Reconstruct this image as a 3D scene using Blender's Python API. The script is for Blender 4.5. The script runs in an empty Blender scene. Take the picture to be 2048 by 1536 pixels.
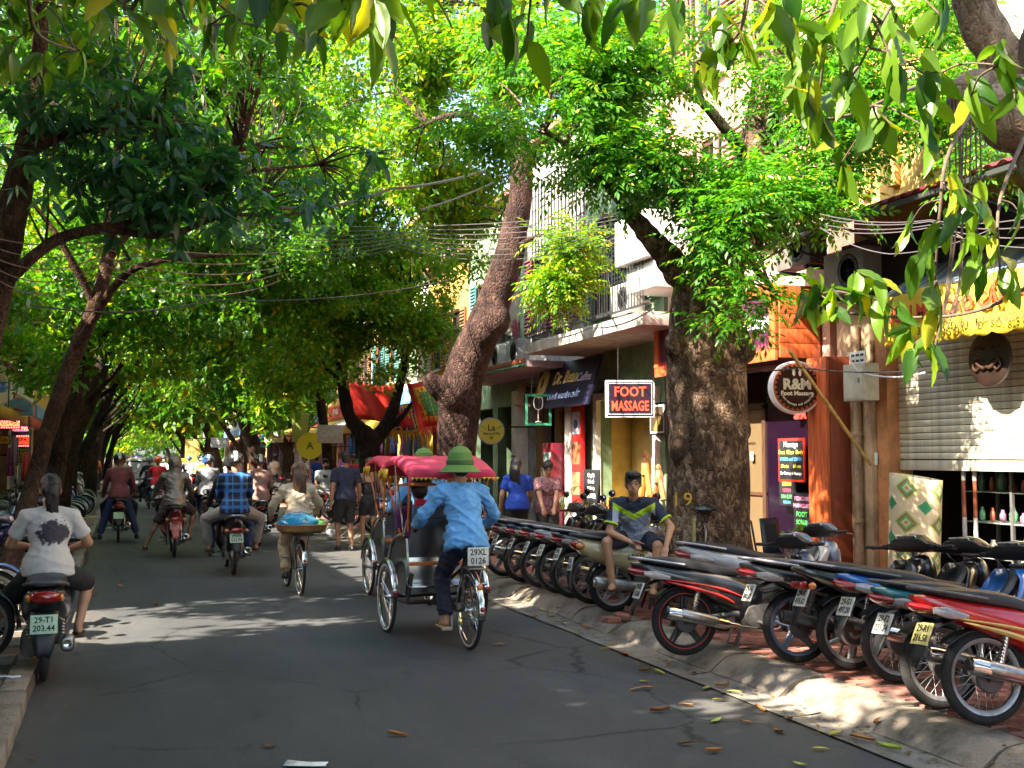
import bpy,bmesh,math,random
import numpy as np
from mathutils import Vector,Matrix,Quaternion,noise
R = math.radians
PI = math.pi
random.seed(7)
scene = bpy.context.scene
COL = scene.collection
TH,PT,FPX = R(19.3),R(3.75),2200.0
CAM = Vector((0,0,1.75))
cam_data = bpy.data.cameras.new('camera')
cam = bpy.data.objects.new('camera', cam_data)
COL.objects.link(cam)
cam_data.sensor_width = 36
cam_data.lens = 36 * FPX / 2048
cam_data.clip_start,cam_data.clip_end = 0.05,1500
cam.location = CAM
cam.rotation_euler = (PI / 2 + PT,0,-TH)
scene.camera = cam
SUN = Vector((-0.72,-0.24,0.68)).normalized()          # towards the sun
world = bpy.data.worlds.new('World')
scene.world = world
world.use_nodes = True
wn = world.node_tree
bg = wn.nodes['Background']
sky = wn.nodes.new('ShaderNodeTexSky')
sky.sky_type = 'NISHITA'
sky.sun_disc = False
sky.sun_elevation = math.asin(SUN.z)
sky.sun_rotation = math.atan2(SUN.x,SUN.y)
sky.air_density = 1.0
sky.dust_density = 2.5
wn.links.new(sky.outputs[0],bg.inputs[0])
bg.inputs[1].default_value = 0.12
sl = bpy.data.lights.new('sun', 'SUN')
sl.energy = 5.0
sl.angle = R(0.55)
sl.color = (1.0,0.89,0.73)
sun = bpy.data.objects.new('sun', sl)
COL.objects.link(sun)
sun.rotation_euler = SUN.to_track_quat('Z', 'Y').to_euler()
sun.location = SUN * 60
vs = scene.view_settings
vs.view_transform = 'Standard'
vs.look = 'None'
vs.exposure = 2.7
vs.gamma = 1.0
vs.use_curve_mapping = False
cy = scene.cycles
cy.max_bounces = 8
cy.diffuse_bounces = 4
cy.transmission_bounces = 4
cy.transparent_max_bounces = 8
cy.use_denoising = True
cy.sample_clamp_indirect = 8
cy.caustics_reflective = cy.caustics_refractive = False
def tag(o,label=None,cat=None,group=None,kind=None):
 if label: o['label'] = label
 if cat: o['category'] = cat
 if group: o['group'] = group
 if kind: o['kind'] = kind
 return o
def empty(name,loc=(0,0,0),rz=0.0,label=None,cat=None,group=None):
 o = bpy.data.objects.new(name,None)
 COL.objects.link(o)
 o.location = loc
 o.rotation_euler = (0,0,rz)
 o.empty_display_size = 0.1
 return tag(o,label,cat,group)
def gpt(px,py,z=0.0):
 """the point of the level z that the photograph shows at px, py"""
 u,v = (px - 1024) / FPX,(768 - py) / FPX
 F = Vector((math.sin(TH) * math.cos(PT),math.cos(TH) * math.cos(PT),math.sin(PT)))
 Rt = Vector((math.cos(TH),-math.sin(TH),0))
 U = Rt.cross(F)
 d = F + Rt * u + U * v
 return CAM + d * ((z - CAM.z) / d.z)
def xpt(px,py,X):
 """the point of the plane x = X that the photograph shows at px, py"""
 u,v = (px - 1024) / FPX,(768 - py) / FPX
 F = Vector((math.sin(TH) * math.cos(PT),math.cos(TH) * math.cos(PT),math.sin(PT)))
 Rt = Vector((math.cos(TH),-math.sin(TH),0))
 U = Rt.cross(F)
 d = F + Rt * u + U * v
 return CAM + d * (X / d.x)
def dpt(px,py,D):
 """the point at depth D along the view that the photograph shows at px, py"""
 u,v = (px - 1024) / FPX,(768 - py) / FPX
 F = Vector((math.sin(TH) * math.cos(PT),math.cos(TH) * math.cos(PT),math.sin(PT)))
 Rt = Vector((math.cos(TH),-math.sin(TH),0))
 U = Rt.cross(F)
 return CAM + (F + Rt * u + U * v) * D
class MB:
 """collects shapes, links them as one mesh object"""
 def __init__(s):
  s.v,s.f,s.m,s.cur = [],[],[],0
 def mat(s,i):
  s.cur = i
  return s
 def add(s,vs_,fs_):
  n = len(s.v)
  s.v.extend([tuple(p) for p in vs_])
  for f in fs_:
   s.f.append([n + i for i in f])
   s.m.append(s.cur)
  return s
 def box(s,c,d,rot=None,bev=0.0):
  x,y,z = d[0] / 2,d[1] / 2,d[2] / 2
  if bev <= 0:
   P = [Vector((a * x,b * y,e * z)) for a in (-1,1) for b in (-1,1) for e in (-1,1)]
   F_ = [(0,1,3,2),(4,6,7,5),(0,4,5,1),(2,3,7,6),(0,2,6,4),(1,5,7,3)]
  else:
   bm = bmesh.new()
   bmesh.ops.create_cube(bm,size=1)
   bmesh.ops.scale(bm,vec=d,verts=bm.verts)
   bmesh.ops.bevel(bm, geom=bm.edges[:], offset=bev, segments=2, affect='EDGES', profile=0.6)
   bm.verts.index_update()
   P = [v.co.copy() for v in bm.verts]
   F_ = [[v.index for v in f.verts] for f in bm.faces]
   bm.free()
  c = Vector(c)
  if rot is not None:
   M_ = rot if isinstance(rot, Matrix) else Matrix.Rotation(rot, 3, 'Z')
   P = [M_ @ p for p in P]
  return s.add([p + c for p in P],F_)
 def ring_loft(s,rings,cap=True,closed=False):
  n = len(rings[0])
  vs_ = [p for r in rings for p in r]
  fs_ = []
  k = len(rings)
  for i in range(k if closed else k - 1):
   j = (i + 1) % k
   for a in range(n):
    b = (a + 1) % n
    fs_.append((i * n + a,i * n + b,j * n + b,j * n + a))
  if cap and not closed:
   fs_.append(tuple(reversed(range(n))))
   fs_.append(tuple((k - 1) * n + a for a in range(n)))
  return s.add(vs_,fs_)
 def tube(s,path,r,n=8,cap=True,closed=False,flat=1.0,nz=0.0,up=None):
  path = [Vector(p) for p in path]
  k = len(path)
  rr = r if isinstance(r,(list,tuple)) else [r] * k
  rings = []
  N = None
  for i,p in enumerate(path):
   if closed:
    t = path[(i + 1) % k] - path[(i - 1) % k]
   else:
    t = path[min(i + 1,k - 1)] - path[max(i - 1,0)]
   t.normalize()
   if N is None:
    a = Vector(up) if up else (Vector((0,0,1)) if abs(t.z) < 0.9 else Vector((1,0,0)))
    N = (a - t * a.dot(t)).normalized()
   else:
    N = (N - t * N.dot(t)).normalized()
   B = t.cross(N)
   ring = []
   for j in range(n):
    a = 2 * PI * j / n
    q = rr[i]
    if nz:
     q *= 1 + nz * noise.noise((p + (N * math.cos(a) + B * math.sin(a)) * rr[i]) * (0.45 / max(rr[i],.05)))
    ring.append(p + N * (math.cos(a) * q * flat) + B * (math.sin(a) * q))
   rings.append(ring)
  return s.ring_loft(rings,cap,closed)
 def lathe(s, prof, n=24, origin=(0, 0, 0), axis='Z', closed=False):
  o = Vector(origin)
  rings = []
  for (r,h) in prof:
   ring = []
   for j in range(n):
    a = 2 * PI * j / n
    c,q = math.cos(a) * r,math.sin(a) * r
    if axis == 'Z': p = (c, q, h)
    elif axis == 'Y': p = (q, h, c)
    else: p = (h,c,q)
    ring.append(o + Vector(p))
   rings.append(ring)
  return s.ring_loft(rings,not closed,closed)
 def prism(s, pts, t, plane='XZ', off=0.0, bulge=None):
  """outline in a plane, thickness t centred on off"""
  def P(a,b,e):
   if plane == 'XZ': return (a, e, b)
   if plane == 'YZ': return (e, a, b)
   return (a,b,e)
  n = len(pts)
  vs_ = [P(a,b,off - t / 2) for a,b in pts] + [P(a,b,off + t / 2) for a,b in pts]
  fs_ = [tuple(reversed(range(n))),tuple(range(n,2 * n))]
  fs_ += [(i,(i + 1) % n,n + (i + 1) % n,n + i) for i in range(n)]
  return s.add(vs_,fs_)
 def ball(s,c,r,nu=12,nv=8,rot=None,zmin=-1.0):
  c = Vector(c)
  r = Vector(r) if isinstance(r,(tuple,list,Vector)) else Vector((r,r,r))
  rings = []
  t0 = math.asin(max(-1,zmin))
  for i in range(nv + 1):
   t = t0 + (PI / 2 - t0) * i / nv
   q = max(math.cos(t),0.02)
   ring = []
   for j in range(nu):
    a = 2 * PI * j / nu
    p = Vector((q * math.cos(a) * r.x,q * math.sin(a) * r.y,math.sin(t) * r.z))
    if rot is not None: p = rot @ p
    ring.append(c + p)
   rings.append(ring)
  return s.ring_loft(rings)
 def sheet(s,grid):
  """grid of points, rows of equal length"""
  n = len(grid[0])
  return s.add([p for r in grid for p in r],
                     [(i * n + j,i * n + j + 1,(i + 1) * n + j + 1,(i + 1) * n + j) for i in range(len(grid) - 1) for j in range(n - 1)])
 def mesh(s,name,mats,smooth=True,ang=35):
  me = bpy.data.meshes.new(name)
  me.from_pydata(s.v,[],s.f)
  for m in (mats if isinstance(mats,(list,tuple)) else [mats]):
   me.materials.append(m)
  me.polygons.foreach_set('material_index', s.m)
  bm = bmesh.new()
  bm.from_mesh(me)
  bmesh.ops.recalc_face_normals(bm,faces=bm.faces)
  bm.to_mesh(me)
  bm.free()
  if smooth:
   me.polygons.foreach_set('use_smooth', [True] * len(me.polygons))
   me.set_sharp_from_angle(angle=R(ang))
  me.update()
  return me
 def build(s,name,mats,parent=None,smooth=True,ang=35):
  return put(name,s.mesh(name,mats,smooth,ang),parent)
def put(name,me,parent=None,loc=None,rz=None):
 o = bpy.data.objects.new(name,me)
 COL.objects.link(o)
 if parent is not None: o.parent = parent
 if loc is not None: o.location = loc
 if rz is not None: o.rotation_euler = (0,0,rz)
 return o
MESHES = {}
def part(name,key,fn,mats,parent,loc=None,rz=None,ang=35):
 """a child whose mesh is shared by every part built with the same key"""
 k = (name,key,tuple(m.name for m in (mats if isinstance(mats,(list,tuple)) else [mats])))
 if k not in MESHES:
  mb = MB()
  fn(mb)
  MESHES[k] = mb.mesh(name,mats,True,ang)
 return put(name,MESHES[k],parent,loc,rz)
def chain(pts,k=6):
 """smooth curve through the points"""
 pts = [Vector(p) for p in pts]
 out = []
 n = len(pts)
 for i in range(n - 1):
  p0,p1,p2,p3 = pts[max(i - 1,0)],pts[i],pts[i + 1],pts[min(i + 2,n - 1)]
  for j in range(k):
   t = j / k
   out.append(0.5 * (2 * p1 + (p2 - p0) * t + (2 * p0 - 5 * p1 + 4 * p2 - p3) * t * t + (3 * p1 - p0 - 3 * p2 + p3) * t ** 3))
 out.append(pts[-1])
 return out
def lerp(a,b,t): return a + (b - a) * t
def ramp_r(rs,n):
 out = []
 k = len(rs) - 1
 for i in range(n):
  t = i / (n - 1) * k
  j = min(int(t),k - 1)
  out.append(lerp(rs[j],rs[j + 1],t - j))
 return out
MATS = {}
def M(name,col=(.5,.5,.5),rough=.6,metal=0.0,var=0.0,scale=8.0,bump=0.0,bscale=40.0,coat=0.0,emit=None,es=1.0,spec=.5,col2=None,stretch=None,thr=None):
 """procedural material: a base colour broken up by noise, with fine relief"""
 if name in MATS: return MATS[name]
 m = bpy.data.materials.new(name)
 m.use_nodes = True
 nt = m.node_tree
 b = nt.nodes['Principled BSDF']
 b.inputs['Roughness'].default_value = rough
 b.inputs['Metallic'].default_value = metal
 b.inputs['Coat Weight'].default_value = coat
 b.inputs['Coat Roughness'].default_value = .08
 b.inputs['Specular IOR Level'].default_value = spec
 b.inputs['Base Color'].default_value = (*col, 1)
 if var > 0 or col2 is not None or bump > 0:
  tc = nt.nodes.new('ShaderNodeTexCoord')
  mp = nt.nodes.new('ShaderNodeMapping')
  nt.links.new(tc.outputs['Object'], mp.inputs[0])
  if stretch: mp.inputs['Scale'].default_value = stretch
  if var > 0 or col2 is not None:
   n = nt.nodes.new('ShaderNodeTexNoise')
   n.inputs['Scale'].default_value = scale
   n.inputs['Detail'].default_value = 6
   n.inputs['Roughness'].default_value = .65
   nt.links.new(mp.outputs[0], n.inputs['Vector'])
   rp = nt.nodes.new('ShaderNodeValToRGB')
   lo,hi = thr if thr else (.33,.67)
   rp.color_ramp.elements[0].position = lo
   rp.color_ramp.elements[1].position = hi
   c2 = col2 if col2 is not None else tuple(min(1,c * (1 + var)) for c in col)
   c1 = col if col2 is not None else tuple(c * (1 - var) for c in col)
   rp.color_ramp.elements[0].color = (*c1,1)
   rp.color_ramp.elements[1].color = (*c2,1)
   nt.links.new(n.outputs['Fac'], rp.inputs[0])
   nt.links.new(rp.outputs[0], b.inputs['Base Color'])
  if bump > 0:
   n2 = nt.nodes.new('ShaderNodeTexNoise')
   n2.inputs['Scale'].default_value = bscale
   n2.inputs['Detail'].default_value = 5
   nt.links.new(mp.outputs[0], n2.inputs['Vector'])
   bp = nt.nodes.new('ShaderNodeBump')
   bp.inputs['Strength'].default_value = bump
   bp.inputs['Distance'].default_value = .02
   nt.links.new(n2.outputs['Fac'], bp.inputs['Height'])
   nt.links.new(bp.outputs[0], b.inputs['Normal'])
 if emit is not None:
  b.inputs['Emission Color'].default_value = (*emit, 1)
  b.inputs['Emission Strength'].default_value = es
 MATS[name] = m
 return m
def leaf_mat(name,c1,c2,tr,rough=.42,yellow=None,ylim=.94):
 """leaf: diffuse face with a soft sheen plus light passing through, hue differing leaf by leaf"""
 if name in MATS: return MATS[name]
 m = bpy.data.materials.new(name)
 m.use_nodes = True
 nt = m.node_tree
 b = nt.nodes['Principled BSDF']
 out = nt.nodes['Material Output']
 b.inputs['Roughness'].default_value = rough
 b.inputs['Specular IOR Level'].default_value = .45
 g = nt.nodes.new('ShaderNodeNewGeometry')
 rp = nt.nodes.new('ShaderNodeValToRGB')
 rp.color_ramp.elements[0].color = (*c1,1)
 rp.color_ramp.elements[1].color = (*c2,1)
 if yellow:
  rp.color_ramp.elements[1].position = ylim - .03
  e = rp.color_ramp.elements.new(ylim)
  e.color = (*yellow,1)
 oi = nt.nodes.new('ShaderNodeObjectInfo')
 nt.links.new(oi.outputs['Random'] if name == 'leaf_near' else g.outputs['Random Per Island'], rp.inputs[0])
 nt.links.new(rp.outputs[0], b.inputs['Base Color'])
 t = nt.nodes.new('ShaderNodeBsdfTranslucent')
 mx = nt.nodes.new('ShaderNodeMixRGB')
 mx.blend_type = 'MULTIPLY'
 mx.inputs[0].default_value = 1
 mx.inputs[2].default_value = (*tr,1)
 nt.links.new(rp.outputs[0],mx.inputs[1])
 nt.links.new(mx.outputs[0], t.inputs['Color'])
 ms = nt.nodes.new('ShaderNodeMixShader')
 ms.inputs[0].default_value = .5
 nt.links.new(b.outputs[0],ms.inputs[1])
 nt.links.new(t.outputs[0],ms.inputs[2])
 nt.links.new(ms.outputs[0], out.inputs['Surface'])
 MATS[name] = m
 return m
FONT = bpy.data.fonts.load('<builtin>') if '<builtin>' in bpy.data.fonts else None
_txt = {}
def text(name, s, size, mat_, parent=None, loc=(0, 0, 0), rot=(PI / 2, 0, 0), ext=.003, bold=0.0, align='CENTER', sx=1.0, shear=0.0, sp=1.0):
 """lettering as real raised geometry"""
 k = (s,round(size,4),mat_.name,ext,bold,align,sx,shear,sp)
 if k not in _txt:
  c = bpy.data.curves.new(name, 'FONT')
  c.body = s
  c.size = size
  c.extrude = ext
  c.offset = bold
  c.align_x = align
  c.align_y = 'CENTER'
  c.resolution_u = 2
  c.shear = shear
  c.space_character = sp
  o = bpy.data.objects.new(name,c)
  TMP.collection.objects.link(o)
  TMP.view_layers[0].update()
  dg = TMP.view_layers[0].depsgraph
  me = bpy.data.meshes.new_from_object(o.evaluated_get(dg))
  TMP.collection.objects.unlink(o)
  bpy.data.objects.remove(o)
  if sx != 1.0:
   me.transform(Matrix.Diagonal((sx,1,1,1)))
  me.materials.clear()
  me.materials.append(mat_)
  _txt[k] = me
 o = put(name,_txt[k],parent,loc)
 o.rotation_euler = rot
 return o
TMP = bpy.data.scenes.new('workshop')
def remesh(mb, voxel, it=3, wr=0.0, seed=0, mats=None, name='body', dec=None):
 """one continuous skin round overlapping closed shapes"""
 me = bpy.data.meshes.new('t')
 me.from_pydata(mb.v,[],mb.f)
 o = bpy.data.objects.new('t', me)
 TMP.collection.objects.link(o)
 m = o.modifiers.new('r', 'REMESH'); m.mode = 'VOXEL'; m.voxel_size = voxel; m.use_smooth_shade = True
 s = o.modifiers.new('s', 'SMOOTH'); s.iterations = it; s.factor = .5
 TMP.view_layers[0].update()
 out = bpy.data.meshes.new_from_object(o.evaluated_get(TMP.view_layers[0].depsgraph))
 TMP.collection.objects.unlink(o); bpy.data.objects.remove(o); bpy.data.meshes.remove(me)
 out.name = name
 n = len(out.vertices)
 if wr > 0:
  co = np.empty(n * 3, np.float32); out.vertices.foreach_get('co', co); co = co.reshape(-1, 3)
  no = np.empty(n * 3, np.float32); out.vertices.foreach_get('normal', no); no = no.reshape(-1, 3)
  f = np.array([(1 - abs(noise.noise((x * 4.5 + seed,y * 4.5,z * 11 + x * 5)))) ** 5 + .5 * (1 - abs(noise.noise((x * 11,y * 11 + seed,z * 17 - x * 9)))) ** 6 for x,y,z in co]) - .35
  co = co + no * (f * wr)[:,None]
  out.vertices.foreach_set('co', co.astype(np.float32).ravel())
 out.polygons.foreach_set('use_smooth', [True] * len(out.polygons))
 out.materials.clear()
 out.materials.append(mats)
 out.update()
 return out
# ================================================================== materials of vehicles and metalwork
def tyre_mat(name,col):
 m = M(name,col,.85,var=.35,scale=14)
 nt = m.node_tree
 b = nt.nodes['Principled BSDF']
 tc = nt.nodes.new('ShaderNodeTexCoord')
 v = nt.nodes.new('ShaderNodeTexVoronoi'); v.inputs['Scale'].default_value = 75; v.feature = 'DISTANCE_TO_EDGE'
 nt.links.new(tc.outputs['Object'], v.inputs['Vector'])
 mr = nt.nodes.new('ShaderNodeMapRange'); mr.inputs['From Max'].default_value = .1
 nt.links.new(v.outputs['Distance'], mr.inputs[0])
 bp = nt.nodes.new('ShaderNodeBump'); bp.inputs['Strength'].default_value = .8; bp.inputs['Distance'].default_value = .006
 nt.links.new(mr.outputs[0], bp.inputs['Height']); nt.links.new(bp.outputs[0], b.inputs['Normal'])
 return m
rubber = tyre_mat('tyre_rubber', (.022, .021, .021))
blackp = M('black_plastic', (.018, .018, .020), .42, var=.25, scale=20, bump=.08, bscale=200)
darkp = M('grey_plastic', (.075, .078, .085), .5, var=.2, scale=18)
chrome = M('chrome', (.62, .61, .60), .16, 1.0, var=.12, scale=16)
steel = M('worn_steel', (.33, .32, .31), .36, .9, var=.3, scale=14)
alum = M('cast_aluminium', (.42, .42, .43), .42, .8, var=.25, scale=16, bump=.15, bscale=120)
seatm = M('seat_vinyl', (.020, .019, .021), .48, var=.3, scale=16, bump=.12, bscale=180)
seat_grey = M('seat_vinyl_grey', (.17, .16, .14), .5, var=.2, scale=16, bump=.12, bscale=180)
platem = M('plate_white', (.62, .62, .58), .45, var=.2, scale=25)
platey = M('plate_yellowed', (.62, .56, .22), .45, var=.25, scale=18)
plate_g = M('plate_greenish', (.42, .58, .42), .45, var=.2, scale=25)
inkm = M('plate_ink', (.012, .012, .014), .5)
redlens = M('red_lens', (.30, .008, .007), .14, coat=1.0, var=.15, scale=30)
orangelens = M('orange_lens', (.60, .18, .02), .14, coat=1.0)
clearlens = M('clear_lens', (.28, .25, .24), .1, coat=1.0, var=.2, scale=40)
mirror = M('mirror_glass', (.35, .37, .4), .05, 1.0)
headl = M('lamp_glass', (.6, .62, .66), .08, .2, coat=1.0)
greasy = M('greasy_engine', (.085, .08, .078), .5, .5, var=.45, scale=12, bump=.25, bscale=60)
PAINT = {}
def paint(n,c):
 if n not in PAINT: PAINT[n] = M('paint_' + n, c, .28, var=.10, scale=9, coat=.9)
 return PAINT[n]
paint('black', (.012, .012, .014)); paint('red', (.50, .012, .010)); paint('blue', (.012, .12, .42)); paint('teal', (.012, .16, .17)); paint('silver', (.33, .34, .37))
paint('beige', (.46, .38, .20)); paint('white', (.62, .62, .62)); paint('wine', (.18, .012, .018)); paint('navy', (.012, .022, .075)); paint('skyblue', (.05, .25, .62)); paint('pearl', (.42, .42, .44)); paint('bluegrey', (.13, .16, .25)); paint('green', (.06, .15, .06))
decal_r = M('decal_red', (.55, .02, .02), .4); decal_w = M('decal_white', (.7, .7, .7), .4); decal_gold = M('decal_gold', (.55, .36, .10), .4)
# ================================================================== ground,road,kerbs,pavements
def asphalt_mat():
 m = M('asphalt', (.05, .05, .05), .66, bump=.5, bscale=170, spec=.35)
 nt = m.node_tree; L = nt.links; b = nt.nodes['Principled BSDF']
 tc = nt.nodes.new('ShaderNodeTexCoord')
 def nz(sc,det=6,st=None):
  n = nt.nodes.new('ShaderNodeTexNoise'); n.inputs['Scale'].default_value = sc; n.inputs['Detail'].default_value = det; n.inputs['Roughness'].default_value = .7
  v = tc.outputs['Object']
  if st:
   mp = nt.nodes.new('ShaderNodeMapping'); mp.inputs['Scale'].default_value = st; L.new(v, mp.inputs[0]); v = mp.outputs[0]
  L.new(v, n.inputs['Vector'])
  return n
 def rmp(f,*st):
  r = nt.nodes.new('ShaderNodeValToRGB'); e = r.color_ramp.elements
  e[0].position,e[1].position = st[0][0],st[-1][0]
  e[0].color,e[1].color = (*st[0][1],1),(*st[-1][1],1)
  for p_,c in st[1:-1]: e.new(p_).color = (*c,1)
  L.new(f,r.inputs[0]); return r.outputs[0]
 def mixc(t,f,a,c):
  x = nt.nodes.new('ShaderNodeMixRGB'); x.blend_type = t
  for i,q in enumerate((f,a,c)):
   if isinstance(q,(int,float)): x.inputs[i].default_value = q
   else: L.new(q,x.inputs[i])
  return x.outputs[0]
 base = rmp(nz(.9, 8, (1, .35, 1)).outputs['Fac'], (.3, (.038, .041, .046)), (.5, (.055, .058, .062)), (.72, (.083, .084, .085)))
 spk = rmp(nz(260, 2).outputs['Fac'], (.36, (.45, .45, .45)), (.5, (1, 1, 1)), (.66, (1.9, 1.85, 1.75)))
 c = mixc('MULTIPLY', 1, base, spk)
 vo = nt.nodes.new('ShaderNodeTexVoronoi'); vo.feature = 'DISTANCE_TO_EDGE'; vo.inputs['Scale'].default_value = .55
 wob = mixc('LINEAR_LIGHT', .10, tc.outputs['Object'], nz(2.2, 7).outputs['Color']); L.new(wob, vo.inputs['Vector'])
 crack = rmp(vo.outputs['Distance'], (.0, (.30, .30, .30)), (.006, (.5, .5, .5)), (.011, (1, 1, 1)))
 msk = rmp(nz(.35, 3).outputs['Fac'], (.48, (0, 0, 0)), (.56, (1, 1, 1)))
 c = mixc('MULTIPLY', msk, c, crack)
 oil = rmp(nz(1.9, 5, (1, .5, 1)).outputs['Fac'], (.28, (.55, .55, .57)), (.37, (1, 1, 1)), (1, (1, 1, 1)))
 c = mixc('MULTIPLY', .8, c, oil)
 sp = nt.nodes.new('ShaderNodeSeparateXYZ'); L.new(tc.outputs['Object'], sp.inputs[0])
 ab = nt.nodes.new('ShaderNodeMath'); ab.operation = 'SUBTRACT'; L.new(sp.outputs['X'], ab.inputs[0]); ab.inputs[1].default_value = 1.8
 aa = nt.nodes.new('ShaderNodeMath'); aa.operation = 'ABSOLUTE'; L.new(ab.outputs[0], aa.inputs[0])
 ad = nt.nodes.new('ShaderNodeMath'); ad.operation = 'MULTIPLY_ADD'; L.new(nz(2.5, 6).outputs['Fac'], ad.inputs[0]); ad.inputs[1].default_value = .9; L.new(aa.outputs[0], ad.inputs[2])
 mr = nt.nodes.new('ShaderNodeMapRange'); mr.inputs['From Min'].default_value = 2.25; mr.inputs['From Max'].default_value = 3.0; mr.inputs['To Max'].default_value = .55; L.new(ad.outputs[0], mr.inputs[0])
 c = mixc('MIX', mr.outputs[0], c, (lambda r: r)(rmp(nz(30, 4).outputs['Fac'], (.3, (.085, .072, .058)), (.7, (.15, .125, .098)))))
 L.new(c, b.inputs['Base Color'])
 return m
asphalt = asphalt_mat()
dustm = M('earth', (.11, .09, .07), .9, var=.3, scale=.7, bump=.3)
gutterm = M('gutter_concrete', (.20, .175, .145), .8, var=.35, scale=3, bump=.4, bscale=60)
kerbm = M('kerb_concrete', (.075, .058, .042), .85, col2=(.25, .21, .165), thr=(.30, .56), scale=4, bump=.55, bscale=55)
paver_a = M('paver_red', (.24, .085, .06), .78, var=.3, scale=9, bump=.4, bscale=70)
paver_b = M('paver_brown', (.19, .085, .065), .8, var=.3, scale=9, bump=.4, bscale=70)
paver_c = M('paver_pale', (.28, .12, .085), .8, var=.25, scale=9, bump=.4, bscale=70)
mortar = M('joint_sand', (.085, .065, .05), .95, var=.3, scale=12)
slabm = M('slab_concrete', (.17, .155, .125), .85, var=.35, scale=4, bump=.5, bscale=60)
slab_d = M('slab_concrete_dark', (.125, .115, .095), .85, var=.35, scale=4, bump=.5, bscale=60)
XL,XR = -0.62,4.2          # edges of the asphalt
g = MB().sheet([[(-400, -300, -.03), (400, -300, -.03)], [(-400, 700, -.03), (400, 700, -.03)]]).build('ground', dustm)
g['kind'] = 'structure'
mb = MB()
ys = list(np.arange(-14,60,1.0)) + [80,120,180,260,340]
xs = np.linspace(XL - .05,XR + .05,13)
mb.sheet([[(x,y,.006 * noise.noise((x * .8,y * .6,3)) - .003 - .002 * abs(x - 1.8)) for x in xs] for y in ys])
road = mb.build('road', asphalt)
road['kind'] = 'structure'
gut = MB()
for i,y in enumerate(np.arange(-4,60,1.5)):
 a,b = y + .01,y + 1.49
 h = .003 * ((i * 7) % 3)
 wv = [XR + .035 * noise.noise((yy * 1.3,0,5)) for yy in np.linspace(a,b,5)]
 gut.sheet([[(wv[k],yy,.006 + h * .3),(4.32,yy,-.004),(4.44,yy,-.002 + h),(4.56,yy,.012)] for k,yy in enumerate(np.linspace(a,b,5))])
gut.build('gutter', gutterm)['kind'] = 'structure'
def kerb_block(i):
 rnd = random.Random(i)
 L_ = 1.0
 prof = [(4.50,-.06),(4.50,.015),(4.54,.045),(4.64,.115),(4.70,.135),(4.80,.14),(4.90,.138),(4.90,-.06)]
 mb = MB()
 rings = []
 for k in range(6):
  y = .014 + (L_ - .028) * k / 5
  e = .012 if k in (0,5) else 0
  rings.append([(x + (.014 * noise.noise((x * 5,y * 4,i * 3.1)) if q < 7 else 0) + (e * .6 if x < 4.6 else 0),y,z - (e * .7 if z > 0 else 0) + .012 * noise.noise((x * 6,y * 5,i * 1.7 + 9)) * (z > .02)) for q,(x,z) in enumerate(prof)])
 mb.ring_loft(rings)
 return mb
kerb = kerb_block(0).build('kerb', kerbm)
kerb.location = (0,-3,0)
kerb['kind'] = 'structure'
kms = [kerb_block(i).mesh('kerb_block', kerbm, True, 50) for i in range(1, 9)]
for i in range(-2,61):
 o = put('kerb_block', kms[(i * 5) % 8], kerb, (.015 * math.sin(i * 2.3), i + 3.0, .008 * math.sin(i * 1.9)))
pv = MB().box((7.05, 120, .045), (4.3, 260, .15)).build('pavement', mortar)
pv['kind'] = 'structure'
def paver_mesh(v,m_):
 mb = MB()
 L_,W_ = .222,.128
 out = []
 for k in range(6):      # wavy interlocking outline
  t = k / 6
  out.append((-L_ / 2 + L_ * t,-W_ / 2 + .012 * math.sin(t * 2 * PI)))
 for k in range(3):
  t = k / 3
  out.append((L_ / 2 + .010 * math.sin(t * 2 * PI),-W_ / 2 + W_ * t))
 for k in range(6):
  t = k / 6
  out.append((L_ / 2 - L_ * t,W_ / 2 + .012 * math.sin((1 - t) * 2 * PI)))
 for k in range(3):
  t = k / 3
  out.append((-L_ / 2 + .010 * math.sin((1 - t) * 2 * PI),W_ / 2 - W_ * t))
 n = len(out)
 q = .93
 top = [(x * q,y * q,.014) for x,y in out]
 mid = [(x * .975,y * .96,.010) for x,y in out]
 bot = [(x * .975,y * .96,-.02) for x,y in out]
 mb.ring_loft([bot,mid,top])
 return mb.mesh('paver', m_, True, 40)
pms = [paver_mesh(0,m_) for m_ in (paver_a,paver_b,paver_c,paver_a)]
cells = []
for r_ in range(0,130):
 y = 3.6 + r_ * .131
 for c_ in range(0,20):
  x = 5.03 + c_ * .226 + (.113 if r_ % 2 else 0)
  if x < 9.0: cells.append((x,y))
def seen_rank(p):
 x,y = p
 a = math.atan2(x,y) - TH
 if abs(a) > R(26) : return 1e9
 return (x * math.sin(TH) + y * math.cos(TH)) + (3 if x > 6.2 else 0)
cells.sort(key=seen_rank)
rest = MB()
for i,(x,y) in enumerate(cells):
 h = .120 + .005 * noise.noise((x * 3,y * 3,2)) + random.uniform(-.0025,.0025)
 if i < 300:
  o = put('paver', pms[random.randrange(4)], pv, (x + random.uniform(-.002, .002), y, h), random.uniform(-.02, .02))
 elif y < 13:
  rest.mat(random.randrange(3)).box((x,y,h - .002),(.21,.12,.03))
 else:
  rest.mat(random.randrange(3)).box((x,y,h - .002),(.215,.124,.03))
o = rest.build('paver_field', [paver_a, paver_b, paver_c], pv, smooth=False)
o['kind'] = 'stuff'
far = MB()
for y in np.arange(20.8,90,1.2):
 for x in np.arange(5.5,9,1.2):
  far.mat(random.randrange(2)).box((x,y,.115),(1.17,1.17,.03))
o = far.build('paver_field', [paver_b, paver_a], pv, smooth=False)
o['kind'] = 'stuff'
lk = MB().box((-.70, 120, .03), (.16, 260, .14)).build('left_kerb', mortar)
lk['kind'] = 'structure'
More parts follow.
